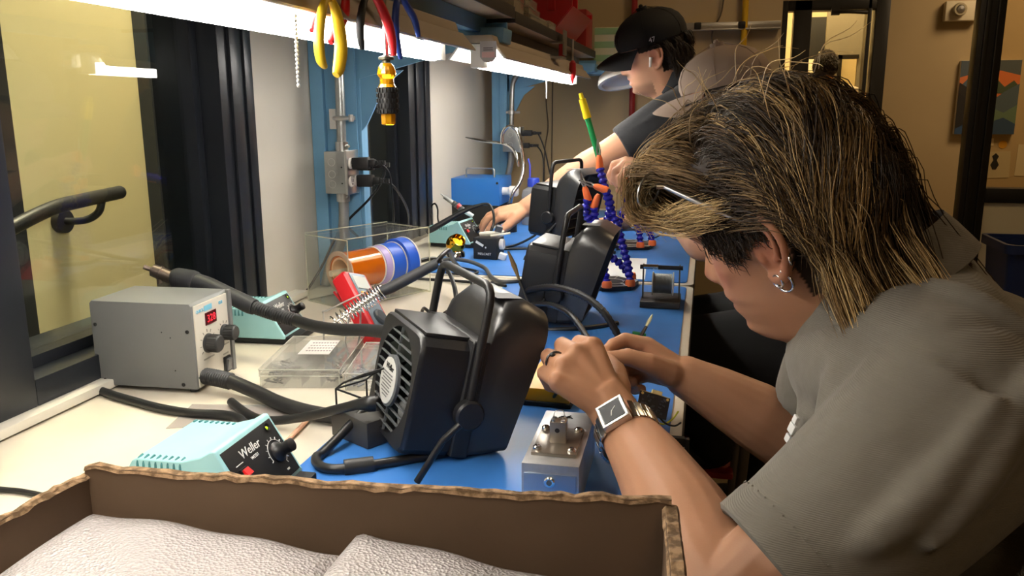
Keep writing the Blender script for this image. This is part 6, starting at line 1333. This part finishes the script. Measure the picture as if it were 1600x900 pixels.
# circuit board with leads
pc = thing('circuit_board', 'small dark circuit board module dangling below the hands', 'circuit board', (.745, .895, .944))
q0 = Vector((.751, .884, .949)); Mx = Matrix.Translation(q0) @ Euler((.95, .28, .15)).to_matrix().to_4x4() @ Matrix.Scale(1.15, 4)
m = MB(); m.M = Mx; m.box((0, 0, 0), (.030, .022, .0016)); m.build('board', mat('pcb_navy', '#141a2c', .35), pc, world=True)
m = MB(); m.M = Mx; r = random.Random(4)
for k in range(34): m.box((r.uniform(-.012, .012), r.uniform(-.008, .008), .0013), (r.uniform(.001, .003), r.uniform(.001, .002), .001))
m.build('components', mat('component_grey', '#3b4458', .4), pc, world=True)
for x, y in ((-.0125, .0085), (.0125, .0085)):
    m = MB(); m.M = Mx; m.cyl((x, y, .0006), (x, y, .0012), .0014, seg=10); m.build('mount_pad', mat('pad_gold', '#d9c27a', .3, .7), pc, world=True)
m = MB(); m.M = Mx; m.box((.001, .0125, 0), (.010, .004, .004)); m.build('connector', mat('connector_cream', '#d8c48a', .5), pc, world=True)
m = MB(); m.M = Mx; m.box((0, .0108, 0), (.030, .0006, .0018)); m.build('gold_edge', MATS['pad_gold'], pc, world=True)
def wire(P, col, r_=.0011):
    m = MB(); m.tube(P, r_, seg=6, sub=5); m.build('wire', mat('wire_'+col, col, .5), pc, world=True, smooth=60)
wire([(.731, .896, .949), (.722, .898, .955), (.708, .905, .97), (.70, .915, .982)], '#26335c'); wire([(.731, .894, .946), (.72, .895, .948), (.705, .903, .965), (.698, .915, .98)], '#b8a03a'); wire([(.73, .892, .942), (.715, .89, .945), (.70, .90, .962), (.694, .912, .98)], '#2a3a34')
wire([(.757, .888, .935), (.765, .886, .928), (.775, .885, .926), (.782, .884, .931)], '#17181c'); wire([(.752, .885, .932), (.762, .89, .925), (.772, .90, .928), (.778, .91, .934)], '#c6d040'); wire([(.748, .886, .933), (.738, .885, .927), (.728, .887, .924)], '#17181c')

# ------------------------------------------------------------------ man in the black cap
MAN = pose((.6437, 2.4048, 1.423), (-.2173, .2876, 3.0576), .92)
pn_ = thing('person', 'man in black cap and charcoal shirt reaching across the far bench', 'person', (1.0, 2.45, 0))
mb = MB(); head_pieces(mb, MAN)
limb(mb, [(.76, 2.36, 1.275), (.64, 2.32, 1.205), (.535, 2.285, 1.142)], [.055, .05, .042])
limb(mb, [(.535, 2.285, 1.142), (.49, 2.265, 1.115), (.43, 2.235, 1.075), (.37, 2.205, 1.030), (.335, 2.19, 1.009)], [.042, .044, .038, .029, .0265])
hand(mb, (.335, 2.19, 1.008), [(.268, 2.20, .997), (.262, 2.18, 1.0), (.264, 2.16, .995), (.272, 2.143, .986)],
     [[(.268, 2.20, .997), (.238, 2.205, .985), (.222, 2.207, .968), (.214, 2.207, .952)], [(.262, 2.18, 1.0), (.230, 2.18, .985), (.214, 2.18, .966), (.208, 2.18, .952)], [(.264, 2.16, .995), (.235, 2.155, .980), (.222, 2.152, .962), (.218, 2.15, .948)], [(.272, 2.143, .986), (.250, 2.135, .970), (.240, 2.13, .955), (.236, 2.128, .944)]],
     [(.31, 2.15, .985), (.295, 2.128, .967), (.282, 2.118, .956), (.268, 2.113, .949)], r=.0096, rw=.027)
limb(mb, [(.80, 2.56, 1.26), (.78, 2.62, 1.1), (.70, 2.62, 1.0)], [.052, .046, .038]); limb(mb, [(.70, 2.62, 1.0), (.62, 2.58, .95), (.56, 2.56, .93)], [.038, .03, .026])
hand(mb, (.56, 2.56, .93), [(.50, 2.58, .925), (.497, 2.56, .928), (.50, 2.54, .926), (.505, 2.522, .922)], [[(.50, 2.58, .925), (.47, 2.585, .92), (.45, 2.587, .913)], [(.497, 2.56, .928), (.465, 2.56, .922), (.445, 2.56, .913)], [(.50, 2.54, .926), (.47, 2.537, .92), (.452, 2.535, .913)], [(.505, 2.522, .922), (.482, 2.515, .916), (.468, 2.512, .912)]], [(.54, 2.525, .922), (.52, 2.505, .917), (.505, 2.497, .913)], r=.0096, rw=.026)
mb.ball((.84, 2.46, 1.17), (.10, .15, .16)); mb.ball((.93, 2.46, .95), (.11, .15, .18)); mb.tube([(.75, 2.36, 1.27), (.745, 2.45, 1.31), (.79, 2.55, 1.26)], [.05, .06, .05], seg=16)
scalp_man = lambda x, y, z: (((z > .04) | ((x < -.02) & (z > -.06) & ~((np.abs(y) > .0725) & (x > -.045) & (z < .03))) | ((np.abs(y) > .055) & (x < .035) & (z > .012))) & (z > -.065)).astype(float)
blob('body', mb, SKIN('skin_fair'), pn_, voxel=.003, smooth=4, colour=skin_colour(MAN, '#c9987a', '#bd7a63', '#a8665c', brow='#2a1f18', beard='#33251c', scalp='#1e1712', scalp_fn=scalp_man))
CHAR = mat('shirt_charcoal', '#27292d', .85, sheen=.1, bump=(16, .3, .012))
mb = MB()
for c, r in (((.83, 2.46, 1.18), (.125, .175, .17)), ((.90, 2.46, 1.03), (.135, .175, .18)), ((.95, 2.46, .90), (.14, .175, .14))): mb.ball(c, r, seg=22, rings=14)
mb.tube([(.765, 2.36, 1.27), (.76, 2.45, 1.315), (.80, 2.56, 1.26)], [.075, .075, .07], seg=20)
mb.tube([(.77, 2.36, 1.27), (.69, 2.335, 1.235), (.62, 2.31, 1.193), (.575, 2.298, 1.166)], [.078, .07, .062, .057], seg=22, sub=2); mb.tube([(.80, 2.56, 1.26), (.79, 2.60, 1.14)], [.07, .058], seg=18)
for P, r in (([(.76, 2.29, 1.31), (.68, 2.27, 1.26), (.60, 2.255, 1.21)], .009), ([(.78, 2.285, 1.25), (.70, 2.265, 1.205), (.62, 2.255, 1.16)], .010), ([(.80, 2.31, 1.21), (.74, 2.285, 1.19), (.68, 2.275, 1.17)], .010)): mb.tube(P, [r*.5, r, r*.5], seg=8, sub=4)
blob('shirt', mb, CHAR, pn_, voxel=.006, smooth=6)
nk = Vector((.722, 2.43, 1.335)); na = Vector((-.45, -.03, .88)).normalized(); fx = Vector((-1, .05, 0)); fx = (fx-na*fx.dot(na)).normalized(); fy = na.cross(fx)
rings = [cring(.062, .06, -.02, 32), cring(.061, .058, .028, 32), cring(.064, .061, .033, 32), cring(.078, .074, .0, 32), cring(.076, .072, -.004, 32), cring(.063, .06, .02, 32)]
m = MB(); m.loft([list(r) for r in zip(*rings)]); m.build('collar', CHAR, pn_, world=True, smooth=60)
mb = MB()
for y in (2.37, 2.55): limb(mb, [(.97, y, .86), (.985, y, .48), (.99, y, .09)], [.095, .068, .05])
mb.ball((.97, 2.46, .88), (.13, .17, .11)); blob('trousers', mb, PANTS, pn_, voxel=.01, smooth=4)
for y in (2.37, 2.55):
    m = MB(); m.ball((.94, y, .05), (.13, .048, .048)); m.bb(.82, 1.06, y-.045, y+.045, .0, .02); m.build('shoe', BLACKM, pn_, world=True)
def ballcap(parent, M, mt, brim_mt, brim_drop=.02, lift=0.0):
    rings = []; n = 48
    for k, (z, g) in enumerate(((.020, 1.045), (.035, 1.06), (.055, 1.075), (.075, 1.09), (.092, 1.12), (.105, 1.18), (.114, 1.35))):
        f, b, w_ = interp(z, HZ, HF), interp(z, HZ, HB_), interp(z, HZ, HW); rings.append([M @ Vector(((f if math.cos(t) > 0 else -b)*math.cos(t)*g+.004*math.cos(t), (w_*g+.004)*math.sin(t), z+.009+lift)) for t in [2*PI*j/n for j in range(n)]])
    rings.append([M @ Vector((.016*math.cos(2*PI*j/n), .016*math.sin(2*PI*j/n), .1315+lift)) for j in range(n)])
    m = MB(); m.loft(rings); m.build('cap_crown', mt, parent, world=True, smooth=60)
    m = MB(); m.ball(M @ Vector((0, 0, .1335+lift)), .006); m.build('cap_button', mt, parent, world=True)
    m = MB(); up_, lo = [], []
    for j in range(25):
        t = math.radians(-72+144*j/24); rowu = []
        for s in np.linspace(0, 1, 7):
            a = Vector(((.099+.004)*math.cos(t), (.0775+.004)*math.sin(t), .027+lift)); L = .074*math.cos(t*.92)**.75 if abs(t) < 1.5 else 0
            x = a.x + s*L; y = a.y*(1-.10*s); z = a.z - brim_drop*s*s - 6.5*y*y*s*.9
            rowu.append(Vector((x, y, z)))
        up_.append(rowu)
    vs = [M @ p for r in up_ for p in r]; nn = len(vs); vs += [M @ (p-Vector((0, 0, .0035))) for r in up_ for p in r]; fs = []
    for i in range(24):
        for j in range(6): a = i*7+j; fs += [(a, a+1, a+8, a+7), (nn+a, nn+a+7, nn+a+8, nn+a+1)]
    for i in range(24): fs.append((i*7+6, (i+1)*7+6, nn+(i+1)*7+6, nn+i*7+6)); fs.append((i*7, nn+i*7, nn+(i+1)*7, (i+1)*7))
    for j in range(6): fs.append((j, nn+j, nn+j+1, j+1)); fs.append((24*7+j, 24*7+j+1, nn+24*7+j+1, nn+24*7+j))
    m.add(vs, fs); m.build('cap_brim', brim_mt, parent, world=True, smooth=50)
    for a in range(6):
        t = math.radians(30+60*a); m = MB(); P = []
        for z, g in ((.022, 1.05), (.05, 1.078), (.075, 1.095), (.095, 1.135), (.108, 1.22), (.118, 1.3)):
            f, b, w_ = interp(min(z, .1135), HZ, HF), interp(min(z, .1135), HZ, HB_), interp(min(z, .1135), HZ, HW); P.append(M @ Vector(((f if math.cos(t) > 0 else -b)*math.cos(t)*g+.0045*math.cos(t), (w_*g+.0045)*math.sin(t), z+.009+lift)))
        m.tube(P, .0009, seg=5); m.build('cap_seam', mt, parent, world=True)
CAPB = mat('cap_black', '#111214', .8)
ballcap(pn_, MAN, CAPB, CAPB)
def on_cap(t, z, out=.0065):
    f, b, w_ = interp(z, HZ, HF), interp(z, HZ, HB_), interp(z, HZ, HW); return Vector(((f if math.cos(t) > 0 else -b)*math.cos(t)*1.07+out*math.cos(t), (w_*1.07+out)*math.sin(t), z+.009))
M3 = MAN.to_3x3()
lettering('cap_mark', '47', .018, PRINT, pn_, MAN @ on_cap(1.62, .026), M3 @ Vector((-1, 0, 0)), M3 @ Vector((0, 0, 1)), world=True)
lettering('cap_badge', 'A', .04, PRINT, pn_, MAN @ on_cap(.28, .042, .008), M3 @ Vector((-.35, -1, 0)), M3 @ Vector((-.2, 0, 1)), world=True)
guides = []
for i in range(150):
    t = hr_.uniform(1.9, 4.4); z = hr_.uniform(-.055, .03); f, b, w_ = interp(z, HZ, HF), interp(z, HZ, HB_), interp(z, HZ, HW); p = Vector((-b*math.cos(t), w_*math.sin(t), z))
    guides.append(([p, p+Vector((-.008, .003*math.sin(t), -.006)), p+Vector((-.014, .006*math.sin(t), -.022)), p+Vector((-.012, .004*math.sin(t), -.04))], LC('#15100c'), LC('#221912'), LC('#33261b'), 10, .004))
hair_strands('hair', guides, pn_, MAN, rad=.0008, seed=5, nseg=6)
m = MB(); m.tube([MAN @ Vector((.002, .079, -.006)), MAN @ Vector((.006, .081, -.016)), MAN @ Vector((.012, .080, -.032))], [.0048, .004, .0028], seg=10, sub=2); m.build('earbud', WHITE, pn_, world=True, smooth=60)

# ------------------------------------------------------------------ person in the taupe cap
TAU = pose((.832, 1.83, 1.2865), (-.026, .2124, 2.95), .88)
pt_ = thing('person', 'person in taupe cap and black trousers behind the long haired person', 'person', (.97, 1.80, 0))
mb = MB(); head_pieces(mb, TAU)
limb(mb, [(.93, 1.64, 1.10), (.86, 1.60, 1.02), (.80, 1.62, 1.02)], [.05, .046, .04]); limb(mb, [(.80, 1.62, 1.02), (.74, 1.68, 1.08), (.685, 1.755, 1.13)], [.04, .034, .0265])
hand(mb, (.682, 1.762, 1.133), [(.640, 1.80, 1.158), (.633, 1.785, 1.160), (.632, 1.768, 1.153), (.638, 1.755, 1.142)], [[(.640, 1.80, 1.158), (.615, 1.805, 1.150), (.606, 1.80, 1.130), (.612, 1.797, 1.118)], [(.633, 1.785, 1.160), (.608, 1.787, 1.152), (.600, 1.783, 1.130), (.605, 1.78, 1.116)], [(.632, 1.768, 1.153), (.613, 1.765, 1.140), (.611, 1.762, 1.122), (.617, 1.762, 1.112)], [(.638, 1.755, 1.142), (.624, 1.748, 1.128), (.624, 1.748, 1.114), (.63, 1.75, 1.106)]], [(.668, 1.772, 1.115), (.648, 1.775, 1.10), (.632, 1.776, 1.097), (.62, 1.776, 1.10)], r=.0094, rw=.026)
limb(mb, [(.93, 1.95, 1.10), (.98, 2.0, .99), (1.04, 2.0, .90)], [.05, .046, .04]); limb(mb, [(1.04, 2.0, .90), (1.0, 1.95, .885), (.975, 1.92, .882)], [.038, .03, .026])
hand(mb, (0.975, 1.92, .882), [(0.935, 1.92, .884), (0.933, 1.905, .886), (0.935, 1.888, .884), (0.940, 1.874, .88)], [[(0.935, 1.92, .884), (0.910, 1.922, .876), (0.895, 1.922, .864)], [(0.933, 1.905, .886), (0.905, 1.905, .878), (0.890, 1.905, .864)], [(0.935, 1.888, .884), (0.910, 1.886, .876), (0.897, 1.885, .864)], [(0.940, 1.874, .88), (0.920, 1.868, .872), (0.909, 1.866, .864)]], [(0.970, 1.885, .876), (0.953, 1.868, .868), (0.940, 1.858, .862)], r=.0094, rw=.026)
mb.ball((.96, 1.80, 1.02), (.10, .14, .16))
blob('body', mb, SKIN('skin_fair'), pt_, voxel=.0032, smooth=4, colour=skin_colour(TAU, '#cf9f84', '#c0705f', '#a8665c', brow='#33261c', scalp='#2a2018', scalp_fn=scalp_man))
mb = MB()
for c, r in (((.95, 1.80, 1.06), (.11, .17, .13)), ((.99, 1.80, .92), (.12, .17, .16)), ((1.02, 1.80, .82), (.13, .17, .10))): mb.ball(c, r, seg=20, rings=14)
mb.tube([(.93, 1.655, 1.10), (.92, 1.80, 1.15), (.93, 1.945, 1.10)], [.065, .07, .065], seg=18); mb.tube([(.93, 1.655, 1.10), (.885, 1.615, 1.045)], [.065, .056], seg=18); mb.tube([(.93, 1.945, 1.10), (.88, 1.99, 1.03)], [.065, .056], seg=18)
blob('shirt', mb, mat('shirt_black', '#1c1c1e', .85), pt_, voxel=.007, smooth=5)
mb = MB()
for y in (1.69, 1.88): limb(mb, [(1.02, y, .79), (.90, y, .795), (.80, y, .79)], [.09, .082, .066]); limb(mb, [(.80, y, .79), (.815, y+.10, .62), (.845, y+.18, .50)], [.066, .056, .045])
mb.ball((1.02, 1.79, .79), (.13, .16, .09)); blob('trousers', mb, mat('trousers_black', '#0e0e0f', .85), pt_, voxel=.008, smooth=4)
for y in (1.85, 2.05):
    m = MB(); m.ball((.80, y+.03, .475), (.09, .04, .036)); m.build('shoe', BLACKM, pt_, world=True)
    m = MB(); m.bb(.72, .89, y-.008, y+.068, .432, .448); sl = m.build('shoe_sole', mat('sole_red', '#a02620', .6), pt_, world=True, bevel=.006)
    m = MB()
    for k in range(5): m.tube([(.76+k*.018, y+.0, .497-.003*k), (.755+k*.018, y+.03, .512-.003*k), (.765+k*.018, y+.06, .497-.003*k)], .003, seg=6, sub=3)
    m.build('shoe_laces', PRINT, pt_, world=True)
TAUM = mat('cap_taupe', '#8b7869', .85, bump=(500, .15, .0008)); ballcap(pt_, TAU, TAUM, TAUM)
m = MB(); m.tube([TAU @ Vector(p) for p in ((-.005, .078, .012), (.05, .076, .008), (.088, .066, .004))], .0018, seg=8, sub=2)
for s in (-1, 1): m.tube([TAU @ Vector((.100, s*.034+.024*math.cos(2*PI*k/20), .0+.018*math.sin(2*PI*k/20))) for k in range(20)], .0014, seg=6, closed=True)
m.build('spectacles', BLACK, pt_, world=True, smooth=60)
guides = []
for i in range(110):
    t = hr_.uniform(1.7, 4.6); z = hr_.uniform(-.055, .025); f, b, w_ = interp(z, HZ, HF), interp(z, HZ, HB_), interp(z, HZ, HW); p = Vector((-b*math.cos(t), w_*math.sin(t), z))
    guides.append(([p, p+Vector((-.006, .004*math.sin(t), -.008)), p+Vector((-.012, .006*math.sin(t), -.03))], LC('#241a13'), LC('#3a2a1e'), LC('#4d3a28'), 9, .004))
hair_strands('hair', guides, pt_, TAU, rad=.0008, seed=9, nseg=5)

# ------------------------------------------------------------------ person beyond the glazed door
FAR = pose((1.625, 6.62, 1.555), (0, .1, 1.35))
pf = thing('person', 'dark haired person in light grey shirt seen from behind beyond the glazed door', 'person', (1.68, 6.62, 0))
mb = MB(); head_pieces(mb, FAR); mb.ball((1.68, 6.6, 1.2), (.17, .10, .2))
for s in (-1, 1): limb(mb, [(1.68+s*.19, 6.6, 1.34), (1.68+s*.23, 6.58, 1.1), (1.68+s*.21, 6.66, .9)], [.05, .045, .035]); limb(mb, [(1.68+s*.21, 6.66, .9), (1.68+s*.2, 6.68, .82)], [.035, .03])
scalp_far = lambda x, y, z: (((z > .03) | ((x < .0) & (z > -.065))) & (z > -.065)).astype(float)
blob('body', mb, SKIN('skin_fair'), pf, voxel=.006, smooth=3, colour=skin_colour(FAR, '#b98a6a', '#a8694f', '#a8665c', scalp='#1c140e', scalp_fn=scalp_far))
mb = MB(); mb.ball((1.68, 6.6, 1.22), (.20, .125, .2)); mb.ball((1.68, 6.6, 1.0), (.185, .12, .2)); mb.tube([(1.48, 6.6, 1.33), (1.66, 6.6, 1.40), (1.87, 6.6, 1.33)], [.07, .075, .07], seg=16)
for s in (-1, 1): mb.tube([(1.68+s*.19, 6.6, 1.34), (1.68+s*.235, 6.58, 1.12)], [.068, .058], seg=14)
blob('shirt', mb, mat('shirt_light_grey', '#b5a890', .85), pf, voxel=.01, smooth=5)
m = MB(); m.lathe([(.062, 0), (.072, .0), (.068, .03), (.060, .03)], at=(1.645, 6.61, 1.425), axis=(-.1, -.1, 1), seg=24, cap=False); m.build('collar', mat('collar_orange_red', '#a8442a', .8), pf, world=True)
mb = MB()
for s in (-1, 1): limb(mb, [(1.68+s*.09, 6.6, .9), (1.68+s*.095, 6.6, .1)], [.095, .055])
blob('trousers', mb, PANTS, pf, voxel=.014, smooth=3)
for s in (-1, 1):
    m = MB(); m.ball((1.68+s*.095, 6.63, .045), (.045, .12, .045)); m.build('shoe', BLACKM, pf, world=True)
guides = []
for i in range(320):
    zz = 1-(i+.5)/320*1.5; rr0 = math.sqrt(max(0, 1-zz*zz)); th = gold*i; p = Vector((-.005+rr0*math.cos(th)*.1, rr0*math.sin(th)*.075, .015+zz*.1))
    if p.x > .03 and p.z < .05 or p.z < -.055: continue
    n = Vector((rr0*math.cos(th), rr0*math.sin(th), zz)); guides.append(([p, p+n*.008+Vector((-.006, 0, -.004)), p+n*.012+Vector((-.016, 0, -.016))], LC('#150f0a'), LC('#20160e'), LC('#2e2014'), 8, .006))
hair_strands('hair', guides, pf, FAR, rad=.0012, seed=11, nseg=4)

# ================================================================== stools
STOOLM = mat('stool_grey_steel', '#75706a', .45, .3)
def stool(label, x, y, zs_, r=.17):
    t = thing('stool', label, 'stool', (x, y, 0))
    m = MB(); m.lathe([(r-.01, zs_-.028), (r, zs_-.02), (r, zs_-.004), (r-.012, zs_), (0, zs_)], seg=36); m.build('seat', STOOLM, t, smooth=40)
    for k in range(4):
        a = PI/4+PI/2*k; c, s = math.cos(a), math.sin(a)
        m = MB(); m.cyl((c*.13, s*.13, zs_-.025), (c*.19, s*.19, .0), .011, seg=12); m.build('leg', STOOLM, t, smooth=50)
        a2 = a+PI/2; m = MB(); m.cyl((c*.166, s*.166, .3), (math.cos(a2)*.166, math.sin(a2)*.166, .3), .008, seg=10); m.build('rung', STOOLM, t, smooth=50)
    m = MB(); m.tube([(.178*math.cos(2*PI*k/36), .178*math.sin(2*PI*k/36), .18) for k in range(36)], .008, seg=8, closed=True); m.build('foot_ring', STOOLM, t, smooth=50)
stool('grey metal stool under the person in black trousers', 1.0, 1.78, .705)
stool('grey metal stool under the long haired person', 1.19, .80, .575)

# ================================================================== groups of alike things
GROUPS = {'workbench': 'workbenches along the window wall', 'bench_mat': 'blue mats on the benches', 'overhead_shelf': 'overhead shelves of the rack', 'rack_upright': 'blue posts of the rack',
          'fluorescent_lamp': 'lamps under the shelves', 'power_plug': 'plugs in the outlet boxes', 'outlet_box': 'outlet boxes on the posts', 'conduit': 'conduits on the posts', 'pliers': 'pliers hanging from the shelf',
          'clear_case': 'clear cases on the far shelf', 'foam_sheet': 'foam sheets in the cardboard box', 'soldering_station': 'teal soldering stations', 'fume_extractor': 'black fume extractors', 'tape_roll': 'tape rolls in the dispenser',
          'parts_box': 'clear parts boxes on the bench', 'helping_hand': 'blue helping hands', 'cable': 'loose cables on the benches', 'soldering_iron': 'soldering irons on the benches', 'iron_holder': 'soldering iron holders', 'stool': 'metal stools',
          'ceiling_panel': 'ceiling light panels', 'pinned_paper': 'papers pinned on the back wall', 'vertical_pipe': 'pipes on the far wall', 'hanging_cable': 'cords on the far wall'}
for o in list(C.objects):
    if o.parent is None and 'category' in o.keys():
        g = GROUPS.get(o.name.split('.')[0])
        if g: o['group'] = g
